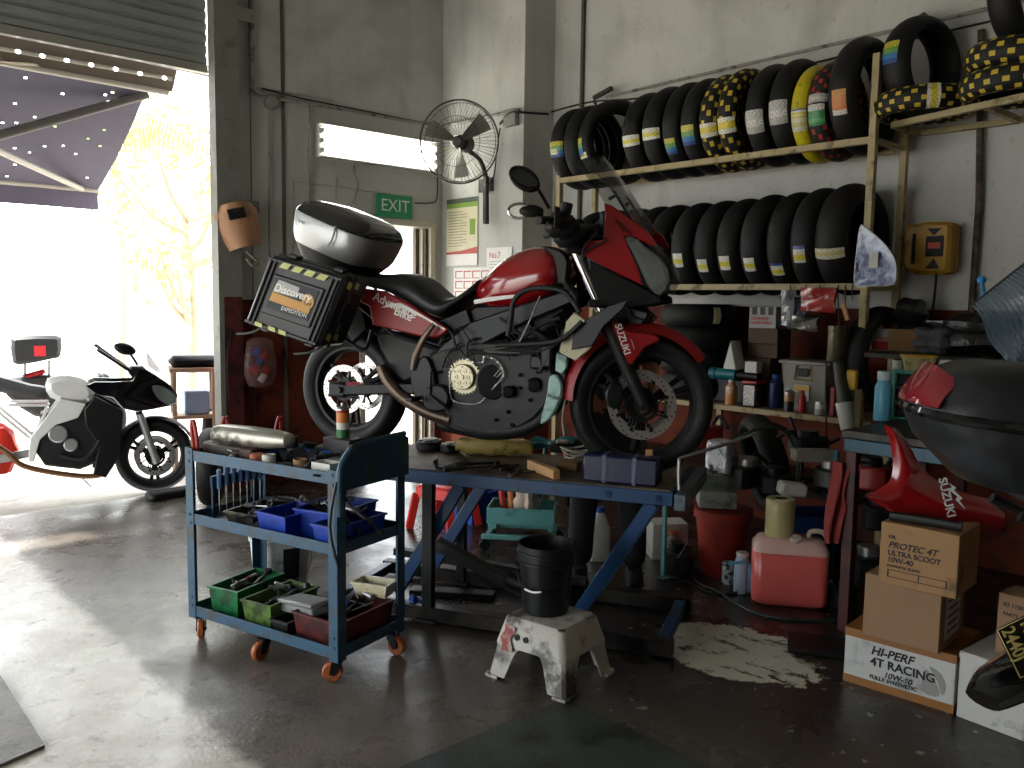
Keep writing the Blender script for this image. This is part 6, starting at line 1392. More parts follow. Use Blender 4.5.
mb = MB(); mb.box(PX(852, 380, 4.82), (.03, .07, .12), b=.01); solo('tape_measure', mb, myg, 'yellow and black tool hanging by the rack post', 'tool')
mb = MB(); mb.tube([PX(830, 330, 4.84), PX(826, 370, 4.84), PX(826, 420, 4.83), PX(828, 455, 4.8)], .006, 6, 3); solo('cable', mb, mk['rubber'], 'thin black cable hanging down past the clear tote', 'cable')
# face shield visor with blue and white film, hanging on the post
mvis = mat('blue_white_film', '#8f98b5', .25, coat=.6, dirt=('#3d4877', .5, 20), var=.2)
vp = PX(874, 258, 4.82); vs_ = Thing('face_shield', 'blue and white cloudy face shield hanging on the front rack post', 'face shield', M=Matrix(((0, 0, -1, 4.80), (-1, 0, 0, PX(855, 285, 4.80).y), (0, 1, 0, PX(855, 285, 4.80).z), (0, 0, 0, 1))))
mb = MB(); out = smooth2([(0, .0), (.0, .16), (.02, .325), (.06, .32), (.16, .24), (.22, .15), (.235, .06), (.22, .0), (.12, -.005)], 3); mb.prism(out, 0, .006, b=.001)
for p_ in mb.v: p_.z += .10 * (p_.x / .235) * (1 - p_.x / .235) * 1.6
fsb = vs_.part('visor', mb, mvis); mb = MB(); mb.tube([(x, y, .003 + .16 * (x / .235) * (1 - x / .235)) for x, y in out], .004, 6, 1, True); vs_.part('visor_rim', mb, mwhp, fsb)
mb = MB(); mb.box((.012, .10, .008), (.012, .05, .01)); vs_.part('clip', mb, mk['black']); mb = MB(); mb.box((.12, .14, .042), (.05, .09, .003)); vs_.part('pale_sticker', mb, mwhp)
# ================================================================= BENCH AT THE RIGHT
BZ = .97; KX, KY = 3.83, 1.84
mmar = mat('maroon_steel', '#451c1a', .5, dirt=('#241412', .4, 8)); mbtop = mat('bench_blue_edge', '#274f63', .5, dirt=('#22292c', .4, 8))
bn = Thing('workbench', 'maroon-legged workbench with blue steel edge at the right', 'workbench', (KX, KY, 0))
mb = MB(); mb.box((.72, -.72, BZ - .02), (1.46, 1.5, .036), b=.003); bn.part('bench_top', mb, mdk); mb = MB(); mb.box((.7, -.0, BZ - .07), (1.42, .03, .06), b=.003); mb.box((.0, -.72, BZ - .07), (.03, 1.44, .06), b=.003); bn.part('apron', mb, mbtop, split=True)
for x, y in ((.02, -.02), (1.4, -.02), (.02, -1.42), (1.4, -1.42)): mb = MB(); mb.box((x, y, (BZ - .1) / 2), (.05, .05, BZ - .1), b=.003); bn.part('leg', mb, mmar)
def bt(u, v, z=BZ): return PZ(u, v, z)
p = bt(882, 420); jar('thermos', 'light blue water bottle with grey cap on the bench corner', 'bottle', p, .043, .205, mat('sky_blue_enamel', '#4f92ab', .35, dirt=('#8fb3bb', .15, 14)), mat('bottle_cap_grey', '#9fb0b2', .4), rc=.03, hc=.045)
p = bt(893, 419); dr = Thing('drawer_unit', 'small drawer unit with teal frame on the bench', 'drawer unit', M=T(p.x, p.y, BZ) @ RotZ(YAW - PI / 2 - math.radians(22)))
mtf = mat('teal_frame', '#3f8c80', .4); mdf2 = mat('smoky_drawer', '#3c4448', .2, alpha=.8, coat=.5)
for z in (.0, .08, .16, .235): mb = MB(); mb.box((.13, .12, z + .006), (.27, .25, .012), b=.003); dr.part('frame_shelf', mb, mtf)
for x in (.0, .26): mb = MB(); mb.box((x, .12, .12), (.012, .25, .24), b=.003); dr.part('side', mb, mtf)
for z in (.014, .094, .174): mb = MB(); mb.box((.13, .115, z + .03), (.24, .22, .055), b=.008); d_ = dr.part('drawer', mb, mdf2); mb = MB(); mb.box((.13, -.002, z + .035), (.06, .014, .012), b=.003); dr.part('drawer_pull', mb, mtf, d_)
q = dr.M; tb = Thing('food_tub', 'clear plastic tub with yellow lid on top of the drawer unit', 'tub', M=q @ T(.11, .12, .2475)); mb = MB(); mb.loft([rect(.065, .05, 0, .02), rect(.082, .062, .07, .02)]); tb.part('tub_body', mb, mat('clear_tub', '#a59b72', .2, alpha=.75, dirt=('#7d6f3a', .4, 18))); mb = MB(); mb.loft([rect(.087, .067, .0705, .02), rect(.087, .067, .082, .02)]); tb.part('lid', mb, myl)
cup('mug', 'white mug beside the yellow-lidded tub on the drawer unit', 'mug', q @ T(.235, .12, .2475), .03, .06, mwhp); cup('mug', 'grey metal cup left of the yellow-lidded tub', 'mug', q @ T(.015, .19, .2475) , .028, .045, mgrey)
# wall shelf with a heap of boxes behind
WZ = 1.285
ws = Thing('wall_shelf', 'dark wall shelf behind the bench holding boxes and black bags', 'shelf', (4.78, 2.20, 0)); mb = MB(); mb.box((.32, -.95, WZ - .015), (.66, 1.95, .028), b=.003); ws.part('board', mb, mdk); 
for y in (-.1, -1.8): mb = MB(); mb.box((.6, y, WZ / 2 - .015), (.05, .05, WZ - .03)); ws.part('upright', mb, mmar)
p = PX(871, 352, 4.98); t, b = carton('carton', 'open white and red carton at the left end of the wall shelf', T(p.x, p.y, WZ + .0005) @ RotZ(-1.05), (.30, .2, .13), mgrey, [(.03, .02, .07, 'PARTS', mredi, 0)])
mb = MB(); mb.box((.19, -.002, .065), (.2, .003, .125)); t.part('brown_side', mb, mcard, b); mb = MB(); mb.box((.07, -.0015, .03), (.135, .002, .05)); t.part('red_band', mb, mrl, b)
def heap(name, label, cat, p, r, m, seed=1, e=.8, n=16, amp=.16):
    rnd = random.Random(seed); ph = [rnd.uniform(0, 6) for _ in range(6)]; mb = MB(); mb.ell((0, 0, 0), (1, 1, 1), None, 22, 14, e)
    for p_ in mb.v:
        k = 1 + amp * (math.sin(5 * p_.x + ph[0]) + math.sin(6 * p_.y + ph[1]) + math.sin(7 * p_.z + ph[2])) / 2; p_.x *= r[0] * k; p_.y *= r[1] * k; p_.z = (p_.z * k * r[2] + r[2]) ; p_.z = max(p_.z, .0)
    return solo(name, mb, m, label, cat, M=T(*p) @ RotZ(seed))
mblb = mat('black_bag_film', '#131414', .3, bump=.5, scale=10, spec=.6)
heap('bag', 'black plastic bag sitting on the open white carton', 'bag', (lambda q: (q.x, q.y, WZ + .135))(PX(908, 340, 5.12)), (.10, .09, .085), mblb, 3)
heap('bag', 'big black bag heaped on the wall shelf right of the silver tray', 'bag', (lambda q: (q.x, q.y, WZ))(PX(980, 362, 5.1)), (.20, .16, .12), mblb, 5); heap('rag', 'grey and black rags heaped in the middle of the wall shelf', 'cloth', (lambda q: (q.x, q.y, WZ))(PX(940, 362, 5.05)), (.12, .12, .07), mat('grey_rag', '#3f4042', .8, var=.5), 6, amp=.3)
tray('tray', 'shiny silver tray lying on a dark box behind the bench', 'tray', T(*PX(948, 327, 5.22)) @ RotZ(-PI / 2), .26, .16, .035, mat('silver_tray', '#a9abad', .2, .9)); a = PX(948, 327, 5.22)
solo('dark_box', MB().box((5.24, a.y, (WZ + a.z) / 2 + .0), (.24, .30, a.z - WZ - .004), b=.006), mk['black'], 'dark box carrying the silver tray on the wall shelf', 'box')
heap('yellow_cap', 'small yellow part lying at the edge of the wall shelf heap', 'part', PX(984, 325, 5.1), (.025, .025, .022), myg, 2)
solo('dark_stand', MB().cyl((5.1, PX(984, 325, 5.1).y, WZ), (5.1, PX(984, 325, 5.1).y, PX(984, 325, 5.1).z), .03, seg=14), mk['black'], 'dark post under the small yellow part', 'post')
# blue translucent wire-ribbed cover hung at the far right
mb = MB()
A1, A2, A3, A4 = PD(972, 305, 3.6), PD(1060, 236, 3.3), PD(1010, 372, 3.5), PD(1090, 330, 3.3)
mfilm = mat('blue_grey_film', '#3d4f5b', .25, alpha=.55, coat=.5, bump=.2)
fs_ = lambda s, t_: (A1 * (1 - s) + A2 * s) * (1 - t_) + (A3 * (1 - s) + A4 * s) * t_ - FWD * (.12 * math.sin(PI * s) * math.sin(PI * t_) + .02 * math.sin(t_ * 9))
mb.slab(fs_, 14, 14, .003); cvt = Thing('ribbed_cover', 'bluish translucent ribbed plastic cover hanging above the black top case', 'cover', A1); cvt.part('film', mb, mfilm, world=True)
mb = MB()
for i in range(26): s = i / 25; mb.tube([fs_(s, t_ / 8) - FWD * .003 for t_ in range(9)], .0022, 5, 1)
cvt.part('ribs', mb, mat('rib_wire', '#4d5c66', .4, .2), world=True, kind='stuff')
mb = MB(); mb.tube([fs_(s, 0) for s in [k / 8 for k in range(9)]] + [A2 + V((0, 0, .5)), A2 + V((0, 0, 3.0))], .006, 6, 1); cvt.part('hanger_wire', mb, mdst, world=True)
mb = MB(); mb.ell((0, 0, 0), (.025, .02, .018), T(*PD(982, 280, 3.7))); mb.tube([PD(982, 280, 3.7), fs_(.15, 0)], .008, 6, 1); cvt.part('blue_knob', mb, mat('bright_blue_knob', '#2f86c4', .3), world=True)
# ================================================================= BOXES ON THE FLOOR
def box_from_face(name, label, bl, br, tl, z0, depth, m, lines, h=None):
    a, b = PZ(*bl, z0), PZ(*br, z0); d = (b - a).xy.to_3d(); L_ = d.length; M = frame((a.x, a.y, z0), d, (0, 0, 1))
    nrm = V(M.col[1][:3]); hh = h or (PP(*tl, a, nrm).z - z0)
    return carton(name, label, M, (L_, depth, hh), m, lines), M, L_, hh
mcw = mat('white_printed_carton', '#b9bab6', .5, dirt=('#8f9290', .35, 7)); mtap = mat('brown_packing_tape', '#8a5c2c', .3, var=.15)
(t1, b1), M1, L1, h1 = box_from_face('carton', 'white oil carton printed 4T RACING at the bottom of the stack', (843, 680), (953, 714), (848, 627), 0, .34, mcw, [])
ln = [(.048, L1 * .25, h1 * .70, 'HI-PERF', mink, .25), (.048, L1 * .25, h1 * .50, '4T RACING', mink, 0), (.032, L1 * .38, h1 * .32, '10W-60', mink, .2), (.022, L1 * .25, h1 * .22, 'FULLY SYNTHETIC', mink, 0)]
for sz, x, z, s, mm_, sh_ in ln: text(b1, s, sz, Matrix(((1, 0, 0, x), (0, 0, -1, -.0015), (0, 1, 0, z), (0, 0, 0, 1))), mm_, shear=sh_, bold=sz * .025)
mb = MB(); mb.box((L1 / 2, .17, h1 * .93), (L1 + .002, .342, h1 * .15)); mb.box((L1 / 2, .17, h1 * .07), (L1 + .002, .342, h1 * .15)); t1.part('brown_tape', mb, mtap, b1, split=True)
mb = MB(); 
for k in range(7): a = .8 + k * .22; 
mb.prism(smooth2([(L1 * .72, h1 * .25), (L1 * .74, h1 * .62), (L1 * .80, h1 * .55), (L1 * .88, h1 * .3), (L1 * .84, h1 * .2)], 2), 0, .001, Matrix(((1, 0, 0, 0), (0, 0, -1, -.0005), (0, 1, 0, 0), (0, 0, 0, 1)))); mb.prism(smooth2([(L1 * .78, h1 * .7), (L1 * .88, h1 * .62), (L1 * .93, h1 * .42), (L1 * .90, h1 * .25), (L1 * .86, h1 * .45), (L1 * .80, h1 * .62)], 2), 0, .001, Matrix(((1, 0, 0, 0), (0, 0, -1, -.0005), (0, 1, 0, 0), (0, 0, 0, 1)))); t1.part('grey_emblem', mb, mgrey, b1, split=True)
z1 = h1 + .0025
(t2, b2), M2, L2, h2 = box_from_face('carton', 'plain brown carton in the middle of the oil carton stack', (862, 634), (938, 655), (868, 573), z1, .30, mcard2, [], )
mb = MB(); mb.box((L2 + .001, .15, h2 * .5), (.002, .18, h2 * .72)); lbp = t2.part('paper_label', mb, mwhp, b2); mb = MB()
for i in range(5): mb.box((L2 + .0025, .15, h2 * (.25 + .12 * i)), (.001, .14 - .02 * (i % 2), .006))
t2.part('print_lines', mb, mink, lbp)
z2 = z1 + h2 + .001
(t3, b3), M3, L3, h3 = box_from_face('carton', 'brown oil carton printed PROTEC 4T on top of the stack', (878, 582), (956, 600), (880, 521), z2, .26, mcard, [])
for sz, x, z, s, mm_, sh_ in ((.018, .03, h3 * .78, 'OIL', mink, 0), (.034, .03, h3 * .65, 'PROTEC 4T', mink, .3), (.028, .03, h3 * .52, 'ULTRA SCOOT', mink, 0), (.028, .03, h3 * .41, '10W-40', mink, 0), (.014, .03, h3 * .31, 'SYNTHETIC BLEND', mink, 0)): text(b3, s, sz, Matrix(((1, 0, 0, x), (0, 0, -1, -.0015), (0, 1, 0, z), (0, 0, 0, 1))), mm_, shear=sh_, bold=sz * .02)
mb = MB()
for x0, x1, y0_, y1_ in ((.02, .15, .245, .25), (.02, .15, .13, .135), (.02, .023, .13, .25), (.15, .153, .13, .25), (.09, .092, .13, .25)): mb.box(((x0 + x1) * .8 , -.001, h3 * (y0_ + y1_) / 2 ), ((x1 - x0) * 1.6, .002, max(.002, h3 * (y1_ - y0_))))
t3.part('print_frame', mb, mink, b3)
(t4, b4), M4, L4, h4 = box_from_face('foam_box', 'white foam box on the floor right of the oil carton stack', (956, 716), (1040, 748), (962, 652), 0, .36, mat('dirty_foam', '#b7b7b1', .6, dirt=('#6e6e68', .3, 6)), [])
mb = MB(); mb.box((L4 / 2, .18, h4 - .012), (L4 + .006, .366, .03), b=.004); t4.part('lid', mb, mat('dirty_foam', ''), b4)
mb = MB(); p = M4 @ V((.08, .10, h4 + .0035)); (t5, b5) = carton('carton', 'small brown printed carton standing on the white foam box', T(*p) @ RotZ(math.atan2(M4.col[0][1], M4.col[0][0])), (.16, .14, .23), mcard2, [(.02, .02, .19, 'R5 1150', mink, 0), (.018, .02, .155, 'PARTS', mink, 0), (.022, .02, .05, 'FRAGILE', mink, 0)])
# red fairing panel resting on the top carton
def ribbon(mb, top, bot, n, th, bulge=0., d0=0.):
    tp, _ = spline([V((p[0], p[1], p[2] if len(p) > 2 else 0)) for p in top], 4); bp_, _ = spline([V((p[0], p[1], p[2] if len(p) > 2 else 0)) for p in bot], 4); m_ = len(tp) - 1
    def f(s, t_):
        i = s * m_; a = tp[int(round(i))]; b = bp_[int(round(i))]; q = a * (1 - t_) + b * t_; return PD(q.x, q.y, d0 + q.z - bulge * math.sin(PI * t_))
    mb.slab(f, m_, n, th)
red = Thing('fairing_panel', 'loose red motorcycle fairing panel lying on top of the oil cartons', 'fairing panel', PD(930, 525, 3.32))
mb = MB(); ribbon(mb, [(884, 425), (890, 440), (893, 458), (893, 470), (890, 480), (884, 486), (876, 491), (865, 495)], [(896, 429), (908, 444), (917, 462), (924, 476), (925, 500), (912, 512), (895, 513), (868, 498)], 6, .006, .03, 3.30)
rp = red.part('panel_arm', mb, mk['red'], world=True, sharp=70)
mb = MB(); ribbon(mb, [(916, 460), (926, 472), (938, 482), (956, 491), (975, 496), (990, 500), (1003, 509)], [(893, 513), (905, 516), (925, 519), (950, 526), (975, 531), (997, 533), (1006, 529)], 8, .006, .04, 3.30)
red.part('panel_blade', mb, mk['red'], world=True, sharp=70)
def camtext(t, body, u0, v0, u1, v1, d, size, m, n=None, **k):
    a, b = PD(u0, v0, d), PD(u1, v1, d); text(t.o, body, size, t.inv @ frame(a, b - a, V(-FWD)), m, **k)
camtext(red, 'SUZUKI', 942, 478, 948.5, 505, 3.235, .045, mk['white'], bold=.001)
mb = MB(); mt_ = Matrix((RT, UP, -FWD)).transposed().to_4x4(); mt_.translation = PD(955, 495, 3.24); mb.prism([(-.022, .045), (.004, .028), (-.006, .018), (.028, -.012), (.016, -.022), (.04, -.055), (.002, -.018), (.01, -.006), (-.026, .022), (-.012, .03)], 0, .002, mt_); red.part('white_emblem', mb, mk['white'], world=True)
mb = MB(); p = PZ(920, 528, z2 + h3); mb.tube([M3 @ V((.02, .03, h3 + .02)), M3 @ V((.15, .04, h3 + .022)), M3 @ V((.27, .05, h3 + .02))], .018, 8, 2, sx=.7); solo('rubber_strip', mb, mk['black'], 'black rubber strip on the top carton beneath the red fairing panel', 'strip')
# ================================================================= SCOOTER WITH BLACK TOP CASE AT THE RIGHT EDGE
sd = 2.15
pc = PD(1010, 435, sd); scM = Matrix((RT, -V((FWD.x, FWD.y, 0)).normalized() * -1, V((0, 0, 1)))).transposed().to_4x4()
hx = V((RT.x, RT.y, 0)).normalized(); hy = V((0, 0, 1)).cross(hx)
ang = math.atan2(hx.y, hx.x) + math.radians(-12)
scoot = Thing('motorcycle', 'parked motorcycle with big black top case and red reflector cut by the right edge', 'motorcycle', M=T(pc.x, pc.y, 0) @ RotZ(ang))
zc = pc.z + .015
def rr3(a, b, z, dx=0, n=30, e=.72):
    sg = lambda q: math.copysign(abs(q) ** e, q); return [V((dx + a * sg(math.cos(2 * PI * i / n)), b * sg(math.sin(2 * PI * i / n)), z + zc)) for i in range(n)]
tilt = lambda L: [[V((p.x, p.y, p.z - .10 * (p.x))) for p in s] for s in L]
mblk2 = mat('scuffed_black_plastic', '#222426', .34, var=.2, dirt=('#33363a', .3, 8))
mb = MB(); mb.loft(tilt([rr3(.15, .14, -.145, .08), rr3(.185, .17, -.135, .06), rr3(.232, .208, -.05, .015), rr3(.245, .215, .01)])); cs_ = scoot.part('case_base', mb, mblk2, sharp=60)
mb = MB(); mb.loft(tilt([rr3(.252, .222, .012), rr3(.256, .226, .022), rr3(.252, .222, .035)])); scoot.part('case_seam', mb, mk['gloss'], cs_)
mb = MB(); mb.loft(tilt([rr3(.248, .218, .036), rr3(.243, .215, .07, .005), rr3(.215, .19, .125, .02), rr3(.17, .15, .155, .04), rr3(.08, .08, .17, .06)])); scoot.part('case_lid', mb, mblk2, cs_, sharp=60)
def refl(s, t_):
    a = math.radians(176 + 44 * s); e = .72; sg = lambda q: math.copysign(abs(q) ** e, q); r = 1.05 - .2 * t_ ** 1.5; x = .247 * r * sg(math.cos(a)) + .01 * t_; y = .217 * r * sg(math.sin(a)); zz = .042 + .10 * t_ * (1 - .35 * s * s); return V((x, y, zc + zz - .10 * x))
mb = MB(); mb.slab(refl, 12, 8, .008); scoot.part('red_reflector', mb, mat('dark_red_lens', '#7a1420', .1, coat=1.), cs_, sharp=70)
mb = MB(); mb.box((.12, 0, zc - .165), (.2, .16, .03), b=.01); mb.tube([(.0, .1, zc - .2), (.3, .12, zc - .32), (.6, .12, zc - .35)], .014, 8); mb.tube([(.0, -.1, zc - .2), (.3, -.12, zc - .32), (.6, -.12, zc - .35)], .014, 8); scoot.part('rack', mb, mk['dark'])
mb = MB(); mb.loft([secloop(x, zt_, zb_, w_, 16) for x, zt_, zb_, w_ in ((.12, zc - .25, zc - .34, .07), (.3, zc - .22, zc - .42, .12), (.7, zc - .2, zc - .5, .15), (1.1, zc - .16, zc - .5, .14), (1.25, zc - .2, zc - .45, .1))]); scoot.part('seat_and_tail', mb, mk['black'])
mb = MB(); xw = .62; mb.lathe(tyre_prof(.30, .13, .21), T(xw, 0, .30) @ YM, 40, closed=True); scoot.part('rear_tyre', mb, mt_road); mb = MB(); mb.cyl((xw, -.05, .30), (xw, .05, .30), .05, seg=16); mb.lathe([(.215, -.045), (.2, -.04), (.19, 0), (.2, .04), (.215, .045)], T(xw, 0, .30) @ YM, 30)
for k in range(5): a = 2 * PI * k / 5; mb.bar((xw + .04 * math.cos(a), 0, .30 + .04 * math.sin(a)), (xw + .2 * math.cos(a), 0, .30 + .2 * math.sin(a)), .03, .02, (0, 1, 0))
scoot.part('rear_rim', mb, mk['dark']); mb = MB(); mb.bar((xw, .1, .30), (1.2, .1, .42), .03, .05); mb.bar((xw, .11, .32), (.75, .11, zc - .38), .03, .05); mb.bar((.6, .1, .05), (.9, .1, .35), .02, .02); scoot.part('swingarm', mb, mk['dark'], split=True)
# mudguard and number plate
i_ = scoot.inv
mg_ = PD(985, 698, 1.95)
mb = MB(); mb.tube([i_ @ PD(983, 700, 1.95), i_ @ PD(1003, 684, 1.98), i_ @ PD(1040, 662, 2.05), i_ @ PD(1090, 610, 2.15)], [.022, .034, .04, .04], 12, 3, sx=2.0); scoot.part('mudguard', mb, mk['gloss'])
pm = Matrix((RT, UP, -FWD)).transposed().to_4x4() @ RotZ(math.radians(-64)); pm.translation = PD(1026, 645, 1.93); pm = i_ @ pm
mb = MB(); mb.box((0, 0, 0), (.125, .095, .004), pm, .002); pl_ = scoot.part('number_plate', mb, mat('plate_black', '#14150f', .4)); mpy = mat('plate_letters', '#c9b872', .45)
text(pl_, 'FB', .044, pm @ T(-.052, .021, .0025), mpy, bold=.0006, sx=.8); text(pl_, '2440J', .044, pm @ T(-.055, -.024, .0025), mpy, bold=.0006, sx=.8)
mb = MB()
for a, b in (((-.06, -.045), (.06, -.045)), ((-.06, .045), (.06, .045)), ((-.06, -.045), (-.06, .045)), ((.06, -.045), (.06, .045))): mb.bar(pm @ V((*a, .003)), pm @ V((*b, .003)), .002, .002)
scoot.part('plate_border', mb, mpy, pl_)
# ================================================================= FLOOR CLUTTER UNDER THE SHELF
g0 = lambda u, v: PZ(u, v, 0)
p = PZ(721, 572, 0); rb = Thing('waste_bin', 'tall red plastic bin on the floor behind the lift table', 'bin', (p.x, p.y + 0, 0))
mrbn = mat('red_bin_plastic', '#8a2a20', .45, dirt=('#6e2a22', .3, 6))
Mh = PD(716, 507, (p - CAM).dot(FWD)).z
mb = MB(); mb.lathe([(0, 0), (.115, 0), (.12, .01), (.152, Mh - .05), (.165, Mh - .045), (.168, Mh), (.158, Mh), (.145, Mh - .05), (.11, .012), (0, .012)], None, 36); rb.part('bin_body', mb, mrbn); mb = MB(); mb.lathe([(.166, Mh), (.17, Mh + .006), (.02, Mh + .016), (0, Mh + .016)], None, 36); rb.part('lid', mb, mrbn)
z = Mh + .018; fa = YAW - PI / 2
def cbox(name, label, u, v, z, d, m, a=0., cat='box', lines=None, rad=None):
    q = PZ(u, v, z); return carton(name, label, T(q.x, q.y, z) @ RotZ(fa + a), d, m, lines, cat=cat)
mgw = mat('grey_white_box', '#8d9088', .6, dirt=('#5b5f58', .35, 10)); mink2 = mat('green_ink', '#3a6a5a', .6)
cbox('parts_box', 'long pale box with green writing on the red bin', 699, 508, z, (.21, .18, .098), mgw, -.12, lines=[(.028, .03, .038, 'KSPO', mink2, 0)]); cbox('parts_box', 'second pale green-grey box stacked on the first over the red bin', 699, 490, z + .099, (.21, .2, .095), mat('green_grey_box', '#6f7464', .6, dirt=('#474a3d', .4, 9)), -.12, lines=[(.03, .03, .035, 'OEM', mink2, 0)])
heap('foil_pack', 'crumpled silver foil pack standing on the pale boxes', 'pack', PZ(719, 475, z + .1955) , (.07, .05, .10), mat('crumpled_foil', '#c3c4c8', .3, .6, bump=.8, scale=8, dirt=('#1b1b1d', .4, 14)), 8, .3, amp=.06)
# pink jerrycan with roll on top
a, b = g0(757, 606), g0(822, 612); dj = (b - a).xy.to_3d(); Lj = dj.length + .06; jc = Thing('jerrycan', 'translucent jerrycan of pink coolant with white cap on the floor', 'jerrycan', M=frame(((a + b) / 2).xy.to_3d(), dj, (0, 0, 1)) @ T(0, .12, 0))
Hj = .35
mpk = mat('pink_liquid', '#d9625a', .3, trans=.0, var=.06, coat=.4); mpt = mat('translucent_plastic', '#d9a79f', .3, alpha=.55, coat=.4)
def rj(a, b, z, c=.05): return rect(a, b, z, c)
A_, B_ = Lj / 2, .12
mb = MB(); mb.loft([rj(A_ - .03, B_ - .03, 0), rj(A_ - .004, B_ - .004, .02), rj(A_, B_, .06), rj(A_, B_, .275), rj(A_ - .004, B_ - .004, .28)]); jc.part('liquid', mb, mpk, sharp=60)
mb = MB(); mb.loft([rj(A_ - .0, B_ - .0, .2805), rj(A_, B_, .30), rj(A_ - .03, B_ - .03, .34), rj(A_ - .08, B_ - .05, Hj)]); mb.add([], []); jb = jc.part('can_shoulder', mb, mat('pale_pink_plastic', '#d8b0a8', .35, coat=.4), sharp=60)
mb = MB(); mb.cyl((.02, -.06, Hj - .02), (.02, -.075, Hj + .015), .03, seg=16, ch=.004); jc.part('cap', mb, mat('pale_cap', '#c9b9a9', .45))
mb = MB(); mb.tube([(.09, 0, Hj - .01), (.10, 0, Hj + .03), (.16, 0, Hj + .03), (.19, 0, Hj - .02)], .013, 8); jc.part('handle', mb, mat('pale_cap', ''))
zr = Hj + .001; rc_ = jc.M @ V((-.055, .0, zr))
rl = Thing('film_roll', 'cream roll of masking film standing on the pink jerrycan', 'roll', M=T(*rc_)); mb = MB(); mb.lathe([(.036, 0), (.072, 0), (.074, .004), (.074, .192), (.072, .196), (.036, .196)], None, 32, closed=True); rl.part('film', mb, mat('cream_film', '#b5ab78', .4, var=.06, coat=.3)); mb = MB(); mb.lathe([(.030, .001), (.036, .001), (.036, .1955), (.030, .1955)], None, 28, closed=True); rl.part('core', mb, mdkcard)
p = g0(728, 583); can('aerosol_can', 'white and black speckled spray can on the floor left of the jerrycan', 'aerosol can', p, .036, .12, [(1, mat('speckled_print', '#b9bdbd', .4, dirt=('#22292b', .48, 30)))], lid=False)
p = g0(741, 592); jar('bottle', 'pale blue plastic bottle with strap left of the pink jerrycan', 'bottle', p, .042, .2, mat('pale_blue_bottle', '#9fb3c4', .35, dirt=('#6f8596', .25, 8)), mwhp, rc=.03)
mb = MB(); q = p + V((-.05, -.02, .0)); mb.tube([q + V((-.04, .05, .17)), q + V((0, -.02, .185)), q + V((.03, -.04, .17)), q + V((.03, -.04, .02))], .009, 6, 1, sx=.5); solo('strap', mb, mat('light_blue_strap', '#5fa9c9', .5), 'light blue strap hooked around the pale blue bottle', 'strap')
# blue crate, white cartons, post, red cloths behind
cb = PD(812, 545, 4.95); CBZ = cb.z
crate = tray('crate', 'blue plastic crate beyond the cream roll under the shelf', 'crate', T(cb.x, cb.y, CBZ) @ RotZ(fa), .36, .26, .20, mat('crate_blue', '#133a6b', .45, dirt=('#142c4a', .3, 6)))
solo('plinth_box', MB().box((cb.x, cb.y, CBZ / 2), (.3, .26, CBZ - .003), b=.006), mdkcard, 'dark box on the floor under the blue crate', 'box')
solo('pale_carton', MB().box((0, 0, .0), (.20, .1, .06), T(*PD(812, 455, 4.55)) @ RotZ(fa) , b=.003), mat('aged_card', '#8d8a7a', .6, dirt=('#5c594c', .3, 9)), 'pale flat carton wedged among dark parts above the crate', 'box')
solo('plastic_cover', MB().box((0, 0, .0), (.14, .1, .07), T(*PD(792, 489, 4.5)) @ RotZ(fa) @ E(0, 6, 0), b=.012), mwhp, 'small white box behind the top of the cream roll', 'box')
mb = MB(); q = g0(829, 600); mb.box((q.x, q.y, .40), (.022, .022, .80), b=.002); solo('teal_post', mb, mat('teal_post_paint', '#27606e', .45), 'thin teal post standing beside the red hanging cloths', 'post')
mcl = mat('faded_red_cloth', '#83302c', .8, dirt=('#6b2522', .3, 9), var=.2)
for i, (u0, w_, v0, v1, s, lb) in enumerate(((842, .10, 462, 545, 1, 'faded red cloth hanging beside the maroon bench leg, left one'), (853, .07, 464, 515, 2.4, 'faded red cloth hanging nearest the maroon bench leg'))):
    dd_ = 4.0; a, b = PD(u0, v0, dd_), PD(u0, v1, dd_); h = a.z - b.z; ex_ = hx
    mb = MB(); mb.slab(lambda t_, q: a + ex_ * ((q - .5) * w_ * (1 + .25 * math.sin(3 * t_ + s))) - V((0, 0, h * t_)) + hy * (.022 * math.sin(q * 12 + s + 2 * t_) ) + ex_ * .02 * math.sin(t_ * 4 + s), 14, 14, .004); solo('cloth', mb, mcl, lb, 'cloth')
mb = MB(); mb.bar(PD(835, 461, 4.02), PD(870, 463, 4.0), .012, .012); solo('cloth_rail', mb, mdst, 'short dark rail holding the faded red cloths by the bench', 'rail')
# dark heap of parts between the wheel and the bench: hoses, tyres, engine pieces
mhose = mat('dark_green_hose', '#16332d', .4); rnd = random.Random(5)
def hose(label, pts, r, m=None, cat='hose', n='hose', closed=False): mb = MB(); mb.tube(pts, r, 8, 5, closed); return solo(n, mb, m or mk['rubber'], label, cat)
hose('dark green hose arching over the parts under the low shelf', [PD(735, 440, 4.75), PD(760, 428, 4.7), (PD(785, 432, 4.65)), PD(798, 462, 4.6), PD(794, 488, 4.55), PD(784, 498, 4.5)], .008, mhose)
hose('black hose looped from the shelf edge behind the cream roll', [PD(745, 436, 4.9), PD(768, 424, 4.85), PD(792, 436, 4.8), PD(802, 470, 4.7), PD(790, 505, 4.6)], .012)
hose('black cable bunch hanging below the shelf edge by the tote', [PD(790, 418, 4.95), PD(800, 440, 4.85), PD(820, 446, 4.8), PD(840, 438, 4.75)], .012)
hose('air hose snaking over the floor past the pink jerrycan', [g0(690, 572) + V((0, 0, .008)), g0(700, 585) + V((0, 0, .008)), g0(716, 592) + V((0, 0, .008)), g0(735, 604) + V((0, 0, .008)), g0(760, 616) + V((0, 0, .008)), g0(800, 622) + V((0, 0, .008)), g0(850, 622) + V((0, 0, .008))], .007, mhose)
